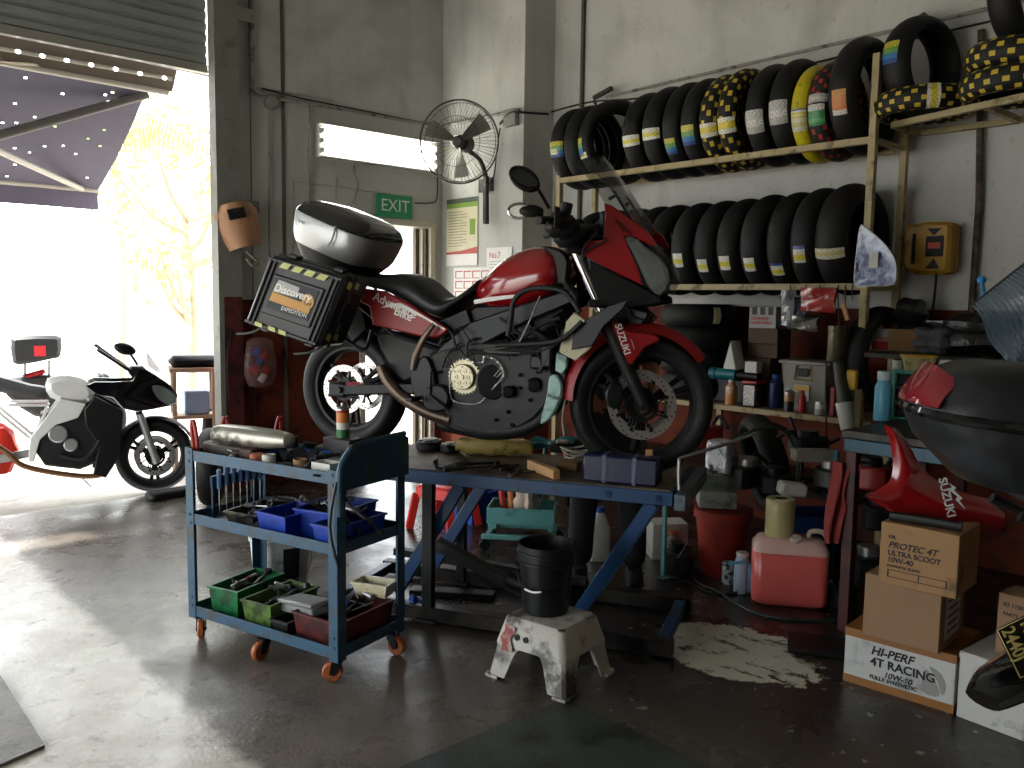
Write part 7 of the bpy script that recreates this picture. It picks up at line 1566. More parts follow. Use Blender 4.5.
hose('black cable lying in loops on the floor near the red bin', [g0(668, 575) + V((0, 0, .007)), g0(690, 566) + V((0, 0, .007)), g0(702, 574) + V((0, 0, .007)), g0(690, 584) + V((0, 0, .007)), g0(720, 596) + V((0, 0, .007)), g0(748, 590) + V((0, 0, .007))], .006)
parts = [('engine_case', 748, 470, 4.75, (.13, .10, .09)), ('engine_case', 775, 478, 4.65, (.12, .1, .08)), ('engine_case', 808, 440, 4.7, (.13, .10, .07)), ('engine_case', 830, 472, 4.5, (.10, .09, .08)), ('engine_case', 870, 470, 4.35, (.13, .12, .09)), ('engine_case', 880, 510, 4.3, (.11, .10, .09)), ('engine_case', 868, 560, 4.4, (.12, .12, .10)), ('engine_case', 840, 590, 4.4, (.10, .09, .08)), ('engine_case', 676, 560, 4.9, (.10, .10, .10)), ('engine_case', 700, 430, 5.0, (.12, .10, .10))]
mhp = [mk['dark'], mk['black'], mk['frame'], mdst, mrl]
names = ['left of the hose arch', 'inside the hose arch', 'under the tote end of the shelf', 'behind the teal post', 'under the bench top', 'beside the fairing panel tip', 'in the dark behind the carton stack', 'on the floor behind the jerrycan', 'on the floor left of the red bin', 'behind the front wheel above the bin']
# steel lower shelf that carries the parts
lsr = Thing('parts_shelf', 'dark lower rack shelf full of used parts beneath the low shelf', 'shelf', (4.62, 2.2, 0)); mb = MB(); mb.box((.33, 1.1, .44), (.7, 2.3, .03)); lsr.part('board', mb, mdk)
for x, y in ((0, 0), (0, 2.2), (.62, 0), (.62, 2.2)): mb = MB(); mb.box((x, y, .215), (.03, .03, .43)); lsr.part('leg', mb, mblk)
for i, ((n, u, v, d, r), w_) in enumerate(zip(parts, names)):
    q = PD(u, v, d); m = mhp[i % 5]; zb = .456 if (q.x > 4.5 and q.y > 2.2) else 0.0
    t = Thing('engine_part', 'dark used engine part ' + w_, 'engine part', M=T(q.x, q.y, max(zb, q.z - r[2])) @ RotZ(i * 1.3)); mb = MB(); mb.prism(smooth2([(r[0] * math.cos(a) * rnd.uniform(.7, 1.1), r[1] * math.sin(a) * rnd.uniform(.7, 1.1)) for a in [k * PI / 3.5 for k in range(7)]], 2), 0, r[2] * 1.3, b=.012); t.part('housing', mb, m)
    mb = MB(); mb.cyl((0, 0, r[2] * 1.2), (0, 0, r[2] * 1.8), r[0] * .45, seg=16, ch=.006); t.part('boss', mb, mst if i % 3 == 0 else mk['frame']); mb = MB(); mb.tube([(r[0] * .5, 0, r[2]), (r[0] * .9, .03, r[2] * 1.8), (r[0] * 1.3, -.03, r[2] * 1.2)], .012, 8); t.part('stub_pipe', mb, mdst)
for i in range(16):
    u, v = rnd.uniform(735, 850), rnd.uniform(430, 492); q = PD(u, v, rnd.uniform(4.7, 4.9)); zz = .457
    handtool(['wrench', 'ratchet', 'hammer', 'wrench'][i % 4], 'dark old tool lying among the used parts under the low shelf', 'tool', V((max(4.66, min(5.2, q.x)), max(2.3, min(4.3, q.y)), zz + .02 * (i % 3))), rnd.uniform(0, 6), rnd.uniform(.15, .28), mst if i % 3 == 0 else mdst, mkg, ['wrench', 'ratchet', 'hammer', 'wrench'][i % 4], 'old tools under the low shelf')
# ================================================================= BEHIND / UNDER THE LIFT TABLE
mrs = mat('bright_red_plastic', '#cf2f26', .4)
p = g0(441, 533); rst = Thing('step_stool', 'bright red plastic stool on the floor behind the lift table', 'stool', M=T(p.x + .12, p.y + .12, 0) @ RotZ(.3)); mb = MB()
mb.loft([rect(.13, .13, .30), rect(.145, .145, .285), rect(.15, .15, .22)], cap=True)
for sx in (-1, 1):
    for sy in (-1, 1): mb.bar((sx * .135, sy * .135, .24), (sx * .17, sy * .17, 0.0), .05, .05)
rst.part('stool_body', mb, mrs)
mcr = mat('crate_blue_bright', '#2450b8', .4, var=.2, dirt=('#182c60', .3, 12))
p = g0(470, 523); tray('crate', 'blue plastic crate on the floor seen under the table left of the trolley', 'crate', T(p.x + .1, p.y + .1, 0.001) @ RotZ(.2), .34, .28, .2, mcr)
heap('rag', 'bright blue cloth heaped in the crate under the table', 'cloth', p + V((.1, .1, .12)), (.12, .1, .08), mcr, 9, amp=.3)
p = g0(484, 520); pail('bucket', 'dark blue bucket beside the blue crate beyond the table', V((p.x + .35, p.y + .1, 0)), .11, .14, .28, mnavy, mst)
# small teal trolley on casters
p = PZ(533, 549, .0); mtt = mat('pale_teal_steel', '#5f9d9a', .45, dirt=('#3c5f5c', .25, 8)); tr = Thing('parts_trolley', 'pale teal tray trolley on casters seen under the lift table', 'trolley', M=T(p.x, p.y + .1, 0) @ RotZ(fa - .12))
mb = MB(); mb.loft([[V((sx * a, sy * b, z)) for sx, sy in ((-1, -1), (1, -1), (1, 1), (-1, 1))] for a, b, z in ((.21, .14, .17), (.21, .14, .27), (.2, .13, .27), (.2, .13, .18))]); tr.part('tray', mb, mtt)
mb = MB(); 
for y in (-.14, .14): mb.bar((-.24, y, .09), (.24, y, .09), .03, .03)
for x in (-.2, .2): mb.bar((x, -.14, .09), (x, .14, .09), .03, .03)
for x in (-.18, .18): mb.bar((x, 0, .1), (x, 0, .17), .03, .03, (1, 0, 0))
tr.part('base_frame', mb, mtt)
for x in (-.22, .22):
    for y in (-.14, .14): mb = MB(); mb.cyl((x, y - .012, .035), (x, y + .012, .035), .035, seg=18, ch=.004); mb.bar((x, y, .04), (x, y, .085), .02, .03, (1, 0, 0)); tr.part('caster', mb, mk['frame'])
for x in (.12, .20): mb = MB(); mb.bar((x, .12, .27), (x, .12, .62), .015, .015, (1, 0, 0)); tr.part('upright', mb, mtt)
heap('rag', 'beige cloth lying in the teal trolley tray', 'cloth', tr.M @ V((.03, 0, .19)), (.09, .07, .10), mat('beige_cloth', '#a8998b', .8, var=.2), 4, amp=.3)
for i in range(3): q = tr.M @ V((-.12 + .05 * i, .02, .2)); mb = MB(); mb.cyl(q, q + V((.01 * i, .03, .14)), .02, seg=12, ch=.003); solo('spray_tin', mb, [mrd, mor, mdst][i], ['red', 'orange', 'grey'][i] + ' tin standing in the left part of the trolley tray', 'tin')
# white jug with blue cap, orange-white box, teal stand
p = g0(605, 561); jg = Thing('jug', 'white plastic jug with blue cap on the floor between the trousered legs', 'jug', M=T(p.x, p.y + .05, 0) @ RotZ(fa)); mb = MB(); mb.loft([rect(.055, .05, 0, .02), rect(.062, .056, .02, .02), rect(.06, .055, .2, .02), rect(.035, .035, .27, .02), rect(.022, .022, .29, .02)]); jg.part('jug_body', mb, mat('milky_plastic', '#c3c4bd', .4)); mb = MB(); mb.cyl((0, 0, .2905), (0, 0, .325), .028, seg=18, ch=.004); jg.part('cap', mb, mbg)
mb = MB(); mb.tube([(-.03, 0, .27), (-.075, 0, .27), (-.08, 0, .2), (-.058, 0, .16)], .011, 8); jg.part('handle', mb, mat('milky_plastic', ''))
p = g0(688, 577); cbox('oil_box', 'white and orange box on the floor behind the teal stand', 652, 560, .0005, (.22, .16, .22), mwhp, .1); q = PZ(652, 560, 0)
sd2 = Thing('prop_stand', 'thin pale teal stand on a small foot beside the table end', 'stand', g0(663, 577)); mb = MB(); mb.box((0, 0, .32), (.022, .022, .62), b=.002); sd2.part('post', mb, mtt); mb = MB(); mb.box((.02, -.03, .006), (.12, .05, .012), RotZ(fa + .5), .003); sd2.part('foot', mb, mtt); mb = MB(); mb.box((0, 0, .635), (.10, .06, .01), RotZ(fa), .002); sd2.part('head_plate', mb, mtt)
jar('bottle', 'grey-white bottle on the floor right behind the teal stand', 'bottle', g0(672, 560), .05, .16, mgrey, mor)
# dark trays and steel bars lying in the lift base
for i, (u, v, L_, a, lb) in enumerate(((462, 600, .45, -.15, 'dark steel bar lying under the left part of the lift table'), (500, 625, .5, -.3, 'second dark steel bar on the floor behind the black bucket'), (640, 600, .4, -.2, 'dark steel plate under the right part of the lift table'))):
    q = g0(u, v); solo('steel_bar', MB().box((0, 0, .0), (L_, .08, .03), T(q.x, q.y + .08, .016) @ RotZ(fa + a), b=.003), mdk, lb, 'bar')
heap('bag', 'small crumpled blue bag by the black table leg', 'bag', g0(418, 620) + V((.02, .05, 0)), (.035, .04, .05), mcr, 12, amp=.3)
solo('floor_mat', MB().box((0, 0, .012), (.30, .22, .02), T(*g0(822, 648)) @ RotZ(fa - .3), b=.004), mk['black'], 'black rubber pad on the floor left of the oil cartons', 'mat')
# ================================================================= PERSON BEHIND THE LIFT
def skinned(name, joints, edges, root, m, parent, sub=2):
    """joints: name -> (x, y, z, radius); grows one continuous surface over the edges"""
    me = bpy.data.meshes.new(name); ks = list(joints); me.from_pydata([joints[k][:3] for k in ks], [(ks.index(a), ks.index(b)) for a, b in edges], [])
    o = bpy.data.objects.new(name, me); C.objects.link(o); md = o.modifiers.new('s', 'SKIN'); md.use_smooth_shade = True
    for i, k in enumerate(ks): sv = me.skin_vertices[0].data[i]; r = joints[k][3]; sv.radius = r if isinstance(r, tuple) else (r, r); sv.use_root = (k == root)
    o.modifiers.new('d', 'SUBSURF').levels = sub; bpy.context.view_layer.update()
    m2 = bpy.data.meshes.new_from_object(o.evaluated_get(bpy.context.evaluated_depsgraph_get())); bpy.data.objects.remove(o)
    for p in m2.polygons: p.use_smooth = True
    m2.materials.clear(); m2.materials.append(m); m2.name = name; q = bpy.data.objects.new(name, m2); C.objects.link(q); q.parent = parent; return q
pp = (PZ(580, 580, 0) + PZ(632, 578, 0)) / 2; pa_ = math.atan2(-pp.y, -pp.x) + PI / 2
pe = Thing('person', 'person in black trousers standing behind the lift table, upper body hidden by the motorcycle', 'person', M=T(pp.x, pp.y, 0) @ RotZ(pa_))
msk = mat('skin', '#a06a4c', .5, var=.05); mtr = mat('black_trousers', '#101114', .8, var=.2); msh = mat('dark_shirt', '#15181d', .8, var=.2)
J = {'pel': (0, 0, .93, .12), 'sp': (0, .0, 1.12, .12), 'ch': (0, -.05, 1.30, .14), 'nk': (0, -.09, 1.44, .055), 'hd0': (0, -.12, 1.53, .07), 'hd1': (0, -.14, 1.60, .088), 'hd2': (0, -.13, 1.67, .07)}
Ed = [('pel', 'sp'), ('sp', 'ch'), ('ch', 'nk'), ('nk', 'hd0'), ('hd0', 'hd1'), ('hd1', 'hd2')]
for s, n in ((-1, 'l'), (1, 'r')):
    J.update({n + 'sh': (s * .17, -.06, 1.37, .06), n + 'el': (s * .22, -.18, 1.14, .042), n + 'wr': (s * .13, -.36, 1.03, .027), n + 'pa': (s * .11, -.42, 1.01, (.036, .016)), n + 'hp': (s * .09, 0, .86, .09), n + 'kn': (s * .125, -.03, .50, .062), n + 'an': (s * .15, .02, .09, .04)})
    Ed += [('ch', n + 'sh'), (n + 'sh', n + 'el'), (n + 'el', n + 'wr'), (n + 'wr', n + 'pa'), ('pel', n + 'hp'), (n + 'hp', n + 'kn'), (n + 'kn', n + 'an')]
bd = skinned('body', J, Ed, 'pel', msk, pe.o)
for s, n in ((-1, 'l'), (1, 'r')):
    for k, (dx, L_) in enumerate(((-.028, .065), (-.010, .078), (.009, .074), (.026, .058))):
        b = V((s * .11 + dx, -.435, 1.012)); F = {'a': (*b, .009), 'b': (*(b + V((0, -L_ * .45, .004))), .0085), 'c': (*(b + V((0, -L_ * .8, -.012))), .0078), 'd': (*(b + V((0, -L_, -.032))), .0065)}
        skinned('finger', F, [('a', 'b'), ('b', 'c'), ('c', 'd')], 'a', msk, pe.o, 1)
    b = V((s * .08, -.40, 1.01)); skinned('thumb', {'a': (*b, .012), 'b': (*(b + V((-s * .03, -.02, -.002))), .0105), 'c': (*(b + V((-s * .045, -.05, -.012))), .0085)}, [('a', 'b'), ('b', 'c')], 'a', msk, pe.o, 1)
ctr = {'pel': (0, 0, .95, .145), 'w': (0, 0, 1.03, .14)}; te = [('w', 'pel')]
for s, n in ((-1, 'l'), (1, 'r')): ctr.update({n + 'h': (s * .10, 0, .84, .11), n + 'k': (s * .13, -.03, .50, .088), n + 'c': (s * .145, .0, .28, .078), n + 'a': (s * .15, .015, .07, .075)}); te += [('pel', n + 'h'), (n + 'h', n + 'k'), (n + 'k', n + 'c'), (n + 'c', n + 'a')]
skinned('trousers', ctr, te, 'pel', mtr, pe.o)
cs2 = {'w': (0, 0, .98, .145), 'sp': (0, -.01, 1.14, .145), 'ch': (0, -.05, 1.29, .16), 'nk': (0, -.08, 1.40, .08)}; se = [('w', 'sp'), ('sp', 'ch'), ('ch', 'nk')]
for s, n in ((-1, 'l'), (1, 'r')): cs2.update({n + 's': (s * .18, -.06, 1.36, .075), n + 'e': (s * .215, -.15, 1.20, .062)}); se += [('ch', n + 's'), (n + 's', n + 'e')]
skinned('shirt', cs2, se, 'w', msh, pe.o)
for s in (-1, 1): mb = MB(); mb.loft([rect(.045, .10, .0, .03), rect(.05, .13, .012, .035), rect(.048, .125, .04, .035), rect(.038, .08, .085, .03)]); mb2 = MB(); mb2.add([p + V((s * .155, -.03, .001)) for p in mb.v], mb.f); pe.part('shoe', mb2, mk['rubber'])
mb = MB(); mb.ell((0, -.115, 1.665), (.085, .10, .075)); mb.ell((0, -.085, 1.62), (.086, .075, .085)); pe.part('hair', mb, mat('black_hair', '#0c0b0b', .6))
mb = MB(); mb.ell((0, -.228, 1.59), (.012, .02, .022)); pe.part('nose', mb, msk); mb = MB()
for s in (-1, 1): mb.ell((s * .034, -.213, 1.615), (.014, .008, .007))
pe.part('eye', mb, mk['white'], split=True); mb = MB()
for s in (-1, 1): mb.ell((s * .088, -.13, 1.60), (.012, .02, .032))
pe.part('ear', mb, msk, split=True); mb = MB(); mb.ell((0, -.218, 1.553), (.024, .008, .007)); pe.part('mouth', mb, mat('lips', '#7a3f38', .5))
# ================================================================= OUTSIDE: AWNING
ym, yo_ = WY + .32, WY + 1.75
mcanv = mat('dark_blue_canvas', '#575462', .8, var=.12); mtube = mat('cream_awning_tube', '#b5b0a4', .4); mvio = mat('violet_grey_canvas', '#6b6475', .85)
aw = Thing('awning', 'dark blue canvas awning with pinholes outside the roller door', 'awning', (0, ym, 3.3))
XR = PY(98, 190, yo_).x; zlo = PY(60, 187, yo_).z; zhi = PY(150, 82, ym).z; XL = -2.6; XT = PY(150, 82, ym).x
# canvas as strips with real pinholes: small squares left open
rnd = random.Random(4); nu_, nv_ = 230, 80
holes = {(rnd.randrange(nu_ // 2, nu_ - 2), rnd.randrange(3, nv_ - 2)) for _ in range(95)}
def awf(s, t): x = XL + (XR + (XT - XR) * (1 - t) - XL) * s; return V((x, ym + (yo_ - ym) * t, zhi + (zlo - zhi) * t - .05 * math.sin(PI * t)))
vs = [awf(i / nu_, j / nv_) for i in range(nu_ + 1) for j in range(nv_ + 1)]; fs = [(i * (nv_ + 1) + j, (i + 1) * (nv_ + 1) + j, (i + 1) * (nv_ + 1) + j + 1, i * (nv_ + 1) + j + 1) for i in range(nu_) for j in range(nv_) if (i, j) not in holes]
mb = MB(); mb.add(vs, fs); aw.part('canvas', mb, mcanv, world=True)
zv = PY(60, 207, yo_).z; mb = MB(); mb.slab(lambda s, t: V((XL + (XR - XL) * s, yo_ + .01 * math.sin(s * 40), zlo + (zv - zlo) * t)), 40, 2, .004); aw.part('valance', mb, mvio, world=True)
def awb(n, a, b, r, m=mtube): mb = MB(); mb.tube([a, b], r, 10, 1); aw.part(n, mb, m, world=True)
awb('front_tube', V((XL, yo_, zlo)), V((XR, yo_, zlo)), .025); awb('arm', PY(-60, 152, ym + .45), PY(148, 94, ym + .12), .035, mat('dark_tube', '#55524e', .5)); awb('arm', PY(-10, 147, ym + .5), PY(82, 189, yo_ - .05), .025)
awb('back_tube', PY(-200, 26, ym), PY(168, 93, ym), .022); 
sof = Thing('canopy_soffit', 'brown metal soffit with a row of lit dots above the awning', 'soffit', (0, ym - .1, 3.4)); a, b, c, d = PY(-150, -20, ym - .12), PY(182, 48, ym - .12), PY(-150, 40, ym), PY(172, 92, ym)
mb = MB(); mb.slab(lambda s, t: (a * (1 - s) + b * s) * (1 - t) + (c * (1 - s) + d * s) * t, 4, 2, .01); sof.part('soffit_panel', mb, mat('brown_soffit', '#6e6258', .6), world=True)
for u0, v0, u1, v1 in ((-60, 8, 208, 72), (-60, 16, 208, 76)): mb = MB(); mb.tube([PY(u0, v0, ym - .16), PY(u1, v1, ym - .16)], .009, 6, 1); sof.part('bright_edge_tube', mb, mat('pale_tube', '#d6d0c6', .3), world=True)
for i in range(7): u = 18 + 24.4 * i; mb = MB(); q = PY(u, 51.5 + (u - 18) * .181, ym - .14); mb.ell(q, (.018, .012, .014)); sof.part('led_lamp', mb, mat('led', '#ffffff', .4, emit=('#f4f2ff', 12)), world=True)
mb = MB(); mb.tube([PY(-20, 45, ym - .13), PY(172, 79, ym - .13)], .014, 6, 1); sof.part('led_strip', mb, mtube, world=True)
fn = Thing('ceiling_fan', 'brown fan at the top left corner below the shutter', 'fan', PD(-6, 62, 5.9)); mfb = mat('brown_fan', '#8a7f6f', .5); c = PD(-6, 62, 5.9)
mb = MB(); mb.cyl(c, c + V((0, 0, .14)), .07, seg=18, ch=.01); mb.cyl(c + V((0, 0, .14)), c + V((0, 0, .5)), .012); fn.part('motor', mb, mfb, world=True)
for k in range(3): a = 2 * PI * k / 3 - .75; dd3 = V((math.cos(a), math.sin(a), -.05)); mb = MB(); mb.bar(c + dd3 * .05, c + dd3 * .30, .07, .008, (0, 0, 1)); fn.part('blade', mb, mfb, world=True)
# ================================================================= WHITE SPORTS MOTORCYCLE
wo = PD(155, 464, 6.75); hdw = RotZ(math.radians(-15)).to_3x3() @ V((1, 0, 0)); W = SF((wo.x, wo.y, 0), hdw); W0 = W.k(155, 464, 0)
wb = Thing('motorcycle', 'white and black sports motorcycle parked outside the roller door', 'motorcycle', M=W.M)
mwp = mat('white_paint', '#dcdcd8', .25, coat=1.); mexb = mat('copper_exhaust', '#7d5a3e', .4, .6); xr_ = -1.38
_b = bike; 
def wpart(n, mb, m, parent=None, **k): return wb.part(n, mb, m, parent, **k)
wheel(0, .29, .12, .215, 3, wpart, nd=2, rd=.15, yd=.07); wheel(xr_, .30, .16, .215, 3, wpart, nd=1, rd=.11, yd=.1)
kw = lambda u, v, y: W.k(u, v, y)
for s in (-1, 1): a = kw(157, 463, -.09); b = kw(140, 414, -.09); c = kw(131, 385, -.09); mb = MB(); mb.cyl((a.x, s * .09, a.z), (b.x, s * .09, b.z), .028, seg=14); wb.part('fork_leg', mb, mk['silver']); mb = MB(); mb.cyl((b.x, s * .09, b.z), (c.x, s * .09, c.z), .022, seg=14); wb.part('fork_tube', mb, mk['dark'])
mb = MB(); mb.slab(lambda t, q: V((math.cos(math.radians(25 + 120 * t)) * (.315 - .02 * abs(2 * q - 1) ** 4), (q - .5) * .14, .29 + math.sin(math.radians(25 + 120 * t)) * (.315 - .02 * abs(2 * q - 1) ** 4))), 14, 8, .004); wb.part('front_fender', mb, mk['black'])
def wp(n, pts, y0, y1, m, b=.008, mir=False, sm=0, sp=False, warp=None, parent=None): mb = MB(); sideprism(mb, W, pts, y0, y1, b, mir, sm, warp); return wb.part(n, mb, m, parent, split=sp)
wpf = lambda x: -.20 + .12 * max(0, min(1, (x + .35) / .5))
wp('upper_fairing', [(86, 386), (95, 382), (115, 382), (133, 381), (140, 367), (155, 375), (170, 385), (178, 395), (175, 405), (155, 409), (137, 412), (123, 409), (113, 398), (97, 395)], -.19, -.165, mk['gloss'], .006, True, 0, True, wpf)
wp('nose', [(138, 368), (155, 376), (172, 388), (176, 400), (160, 408), (138, 408)], -.09, .09, mk['black'], .02)
wp('headlight', [(152, 386), (164, 387), (176, 396), (176, 404), (166, 404), (156, 396)], -.125, -.10, mk['lens'], .005, True, 2, True)
wp('windscreen', [(146, 353), (149, 353), (162, 372), (158, 374), (148, 366)], -.12, .12, mat('blue_screen', '#3b4a86', .15, alpha=.6), .004)
wp('lower_fairing', [(95, 396), (123, 411), (121, 440), (118, 460), (106, 478), (93, 475), (99, 445), (86, 427), (84, 410)], -.17, -.14, mk['black'], .008, True, 0, True)
wp('fuel_tank', [(45, 385), (52, 378), (70, 376), (86, 381), (95, 394), (86, 404), (70, 404), (50, 398)], -.13, .13, mwp, .04, False, 2)
wp('seat', [(-40, 372), (0, 378), (30, 386), (47, 389), (46, 398), (20, 397), (-10, 390), (-45, 380)], -.10, .10, mat('grey_seat', '#4a4a4c', .5), .03, False, 2)
wp('frame_spar', [(60, 398), (86, 404), (78, 418), (56, 425), (40, 440), (34, 462), (28, 462), (30, 438), (44, 420)], -.16, -.12, mwp, .006, True, 0, True)
mb = MB()
for y in (-.12, .12):
    for p0, p1 in (((-4, 410), (31, 439)), ((8, 405), (48, 405)), ((48, 407), (32, 440))): a, b = kw(*p0, -.12), kw(*p1, -.12); mb.bar((a.x, y, a.z), (b.x, y, b.z), .02, .03, (0, 1, 0))
wb.part('subframe_tube', mb, mwp, split=True)
wp('engine_block', [(40, 415), (80, 405), (100, 420), (100, 462), (80, 470), (45, 466), (34, 450)], -.13, .13, mk['dark'], .02)
mb = MB()
for u, v, r in ((58, 434, .065), (71, 445, .05)): mb.cyl(kw(u, v, -.13), kw(u, v, -.165), r, seg=24, ch=.01)
wb.part('engine_cover', mb, mk['silver'], split=True)
mb = MB(); mb.tube([kw(u, v, -.15) for u, v in ((-12, 440), (9, 454), (24, 466), (62, 474), (95, 476), (107, 468), (111, 440))], .02, 10); wb.part('exhaust', mb, mexb)
mb = MB(); mb.tube([kw(u, v, -.15) for u, v in ((98, 430), (112, 420), (118, 408))], .018, 8); mb.tube([kw(u, v, -.16) for u, v in ((60, 455), (85, 458), (100, 440))], .016, 8); wb.part('hose', mb, mk['rubber'], split=True)
mb = MB(); a, b = kw(132, 372, -.1), kw(98, 350, -.34); mb.tube([V((a.x, 0, a.z)), a, b], .013, 8); mb.tube([V((a.x, 0, a.z)), V((a.x, .1, a.z)), V((b.x, .34, b.z))], .013, 8); mb.box((a.x + .04, 0, a.z), (.12, .2, .08), b=.02); wb.part('handlebar', mb, mk['black'])
mb = MB(); mb.ell((0, 0, 0), (.08, .03, .042), T(*kw(125, 349, -.32)) @ E(0, 18, 10)); mb.tube([kw(130, 353, -.3), kw(137, 364, -.2)], .01, 8, 1); wb.part('mirror', mb, mk['black'])
mb = MB(); mb.tube([kw(80, 476, -.1), kw(91, 487, -.2)], .006, 6, 1); a, b = kw(34, 452, -.1), V((xr_, -.1, .3)); mb.bar(a, b, .03, .06); wb.part('swingarm', mb, mk['silver'], split=True)
p = PD(9, 428, 6.35); heap('plastic_bag', 'bright red plastic bag hanging at the left end of the white motorcycle', 'bag', PD(3, 473, 6.35), (.10, .08, .17), mat('red_bag', '#e2301f', .5), 3, amp=.2)
# parked motorcycle behind, with black top box
wo2 = PD(70, 470, 8.6); W2 = SF((wo2.x, wo2.y, 0), hdw); w2 = Thing('motorcycle', 'red-tailed motorcycle with black top box parked behind the white one', 'motorcycle', M=W2.M)
_s = [w2]
wheel(.25, .29, .1, .22, 3, lambda n, mb, m, parent=None, **k: w2.part(n, mb, m, parent, **k), nd=1); wheel(-1.1, .29, .12, .22, 3, lambda n, mb, m, parent=None, **k: w2.part(n, mb, m, parent, **k), nd=1)
def p2(n, pts, y0, y1, m, b=.01, sm=2): mb = MB(); sideprism(mb, W2, pts, y0, y1, b, False, sm); return w2.part(n, mb, m)
tb2 = p2('top_box', [(11, 343), (16, 337), (56, 336), (61, 343), (60, 356), (52, 359), (18, 365), (12, 358)], -.2, .2, mk['case'], .03, 2); mb = MB(); q = W2.k(40, 351, -.203); mb.box(q, (.10, .004, .10), b=.001); w2.part('red_emblem', mb, mk['redp'], tb2)
mb = MB()
for u in (25, 49): mb.tube([W2.k(u, 360, -.1), W2.k(u, 386, -.1)], .01, 6, 1)
w2.part('rack_post', mb, mk['frame'], split=True); p2('tail_panel', [(22, 375), (44, 369), (46, 373), (26, 382)], -.1, .1, mk['red'], .02, 0); p2('body', [(0, 384), (20, 378), (48, 376), (80, 386), (104, 374), (110, 384), (90, 410), (50, 420), (20, 408)], -.12, .12, mk['dark'], .03)
mb = MB(); mb.tube([W2.k(104, 440, -.08), W2.k(98, 372, -.08)], .02, 8, 1); mb.tube([W2.k(104, 440, .08), W2.k(98, 372, .08)], .02, 8, 1); mb.tube([W2.k(98, 368, -.3), W2.k(104, 366, 0), W2.k(98, 368, .3)], .012, 8); w2.part('fork', mb, mk['silver'], split=True)
# things by the door channel outside
sq = PD(194, 420, 7.4); st2 = Thing('stand', 'pale wooden stand with a grey cushion outside beside the door channel', 'stand', M=T(sq.x, sq.y, 0) @ RotZ(-.3)); h_ = PD(194, 366, 7.4).z
mb = MB(); mb.box((0, 0, h_ / 2 + .05), (.36, .3, .03), b=.004)
for x in (-.16, .16):
    for y in (-.12, .12): mb.box((x, y, h_ / 2), (.035, .035, h_ - .04))
mb.box((0, 0, h_ - .02), (.40, .32, .04), b=.006); st2.part('stand_frame', mb, mat('pale_timber', '#a8907a', .6)); mb = MB(); mb.box((0, 0, h_ + .05), (.40, .30, .10), b=.04); st2.part('cushion', mb, mk['frame'])
mb = MB(); mb.box((.02, -.05, h_ / 2 + .17), (.2, .16, .2), b=.01); st2.part('blue_box', mb, mat('blue_white_box', '#8fa9c9', .5))
place(K('o', .30, .13, mt_road), T(*(lambda q: (q.x, q.y, .001))(PD(214, 400, 7.7))) @ RotZ(1.0), 'tyre standing outside behind the steel door channel')
q = PZ(170, 497, 0); solo('kerb_block', MB().box((0, 0, .03), (.34, .14, .06), T(q.x, q.y, 0) @ RotZ(.1), b=.015), mk['rubber'], 'dark rubber wheel block on the ground in front of the white motorcycle', 'wheel block')
place(K('o2', .29, .15, mt_dual), T(*(lambda q: (q.x, q.y, .001))(PZ(212, 505, 0))) @ RotZ(math.radians(60)), 'brown dusty tyre standing on the floor behind the left cart post')
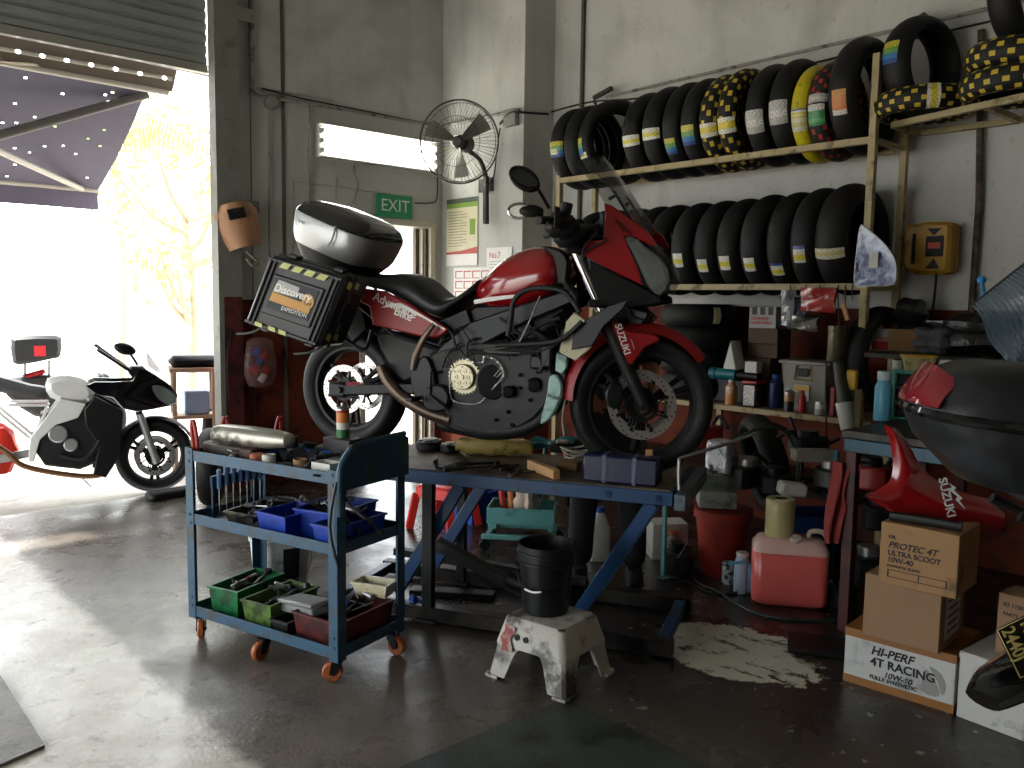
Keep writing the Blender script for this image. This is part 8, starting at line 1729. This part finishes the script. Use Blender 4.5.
# ================================================================= TREES AND FAR WALL
mleaf = mat('sunlit_leaf', '#9db268', .6, var=.4, scale=3); mleaf2 = mat('yellow_leaf', '#cbb572', .6, var=.4, scale=3); mbark = mat('bark', '#a3937c', .8, var=.3)
def leafs(mb, c, R_, n, size, rnd):
    for _ in range(n):
        d = V((rnd.gauss(0, 1), rnd.gauss(0, 1), rnd.gauss(0, 1))).normalized() * (rnd.random() ** .5); p = c + V((d.x * R_[0], d.y * R_[1], d.z * R_[2])); a = Euler((rnd.uniform(0, 6), rnd.uniform(0, 6), rnd.uniform(0, 6))).to_matrix(); s = size * rnd.uniform(.6, 1.3)
        mb.add([p + a @ V(q) * s for q in ((-.5, 0, 0), (0, -.16, .03), (.5, 0, 0), (0, .16, .03))], [(0, 1, 2, 3)])
def tree(label, base, h, R_, n, size, m, seed, br):
    rnd = random.Random(seed); t = Thing('tree', label, 'tree', base, group=None); mb = MB(); mb.tube([(0, 0, 0), (.1, .05, h * .4), (-.05, 0, h * .8)], [.07, .05, .03], 10)
    tips = []
    for i in range(br): a = rnd.uniform(0, 6.28); z = h * rnd.uniform(.3, .8); e = V((R_[0] * .9 * math.cos(a), R_[1] * .9 * math.sin(a), z + h * .2)); mb.tube([(0, 0, z), (e.x * .5, e.y * .5, z + h * .06), tuple(e)], [.05, .03, .012], 6); tips.append(e)
    t.part('trunk', mb, mbark); mb = MB()
    for e in tips: leafs(mb, e, (R_[0] * .45, R_[1] * .45, R_[2] * .35), n // br, size, rnd)
    t.part('leaves', mb, m, kind='stuff')
pt_ = PD(190, 380, 12.0); tree('slender yellow-leaved tree outside beyond the roller door', (pt_.x, pt_.y, 0), 3.6, (1.1, 1.1, 1.4), 700, .16, mleaf2, 3, 12)
pt_ = PD(212, 300, 20.0); tree('tall green tree outside behind the yellow-leaved one', (pt_.x, pt_.y, 0), 6.2, (2.2, 2.2, 2.2), 1200, .22, mleaf, 8, 14)
pl = PD(118, 300, 14.0); pal = Thing('palm_tree', 'palm tree with drooping fronds beyond the awning edge', 'palm', (pl.x, pl.y, 0)); ph_ = PD(118, 140, 14.0).z
mb = MB(); mb.tube([(0, 0, 0), (.1, 0, ph_ * .5), (0, 0, ph_)], [.07, .06, .05], 10); pal.part('trunk', mb, mbark)
for k in range(11):
    a = 2 * PI * k / 11; mb = MB()
    for j in range(26):
        t = j / 25; r = 1.9 * t; z = ph_ + .55 * math.sin(t * 2.4) - 1.1 * t * t; p = V((r * math.cos(a), r * math.sin(a), z)); sd_ = V((-math.sin(a), math.cos(a), 0))
        for s in (-1, 1): q = p + sd_ * s * .12 + V((0, 0, -.45 * math.sin(PI * min(1, t + .12)))); w_ = V((math.cos(a), math.sin(a), 0)) * .022; mb.add([p - w_, p + w_, q + w_ * .3, q - w_ * .3], [(0, 1, 2, 3)])
    pal.part('frond', mb, mleaf, kind='stuff')
mb = MB(); mb.box((1.0, WY + 22, 1.2), (44, .3, 2.4)); struct('wall_far', mb, mat('pale_far_wall', '#d8d4cc', .8))
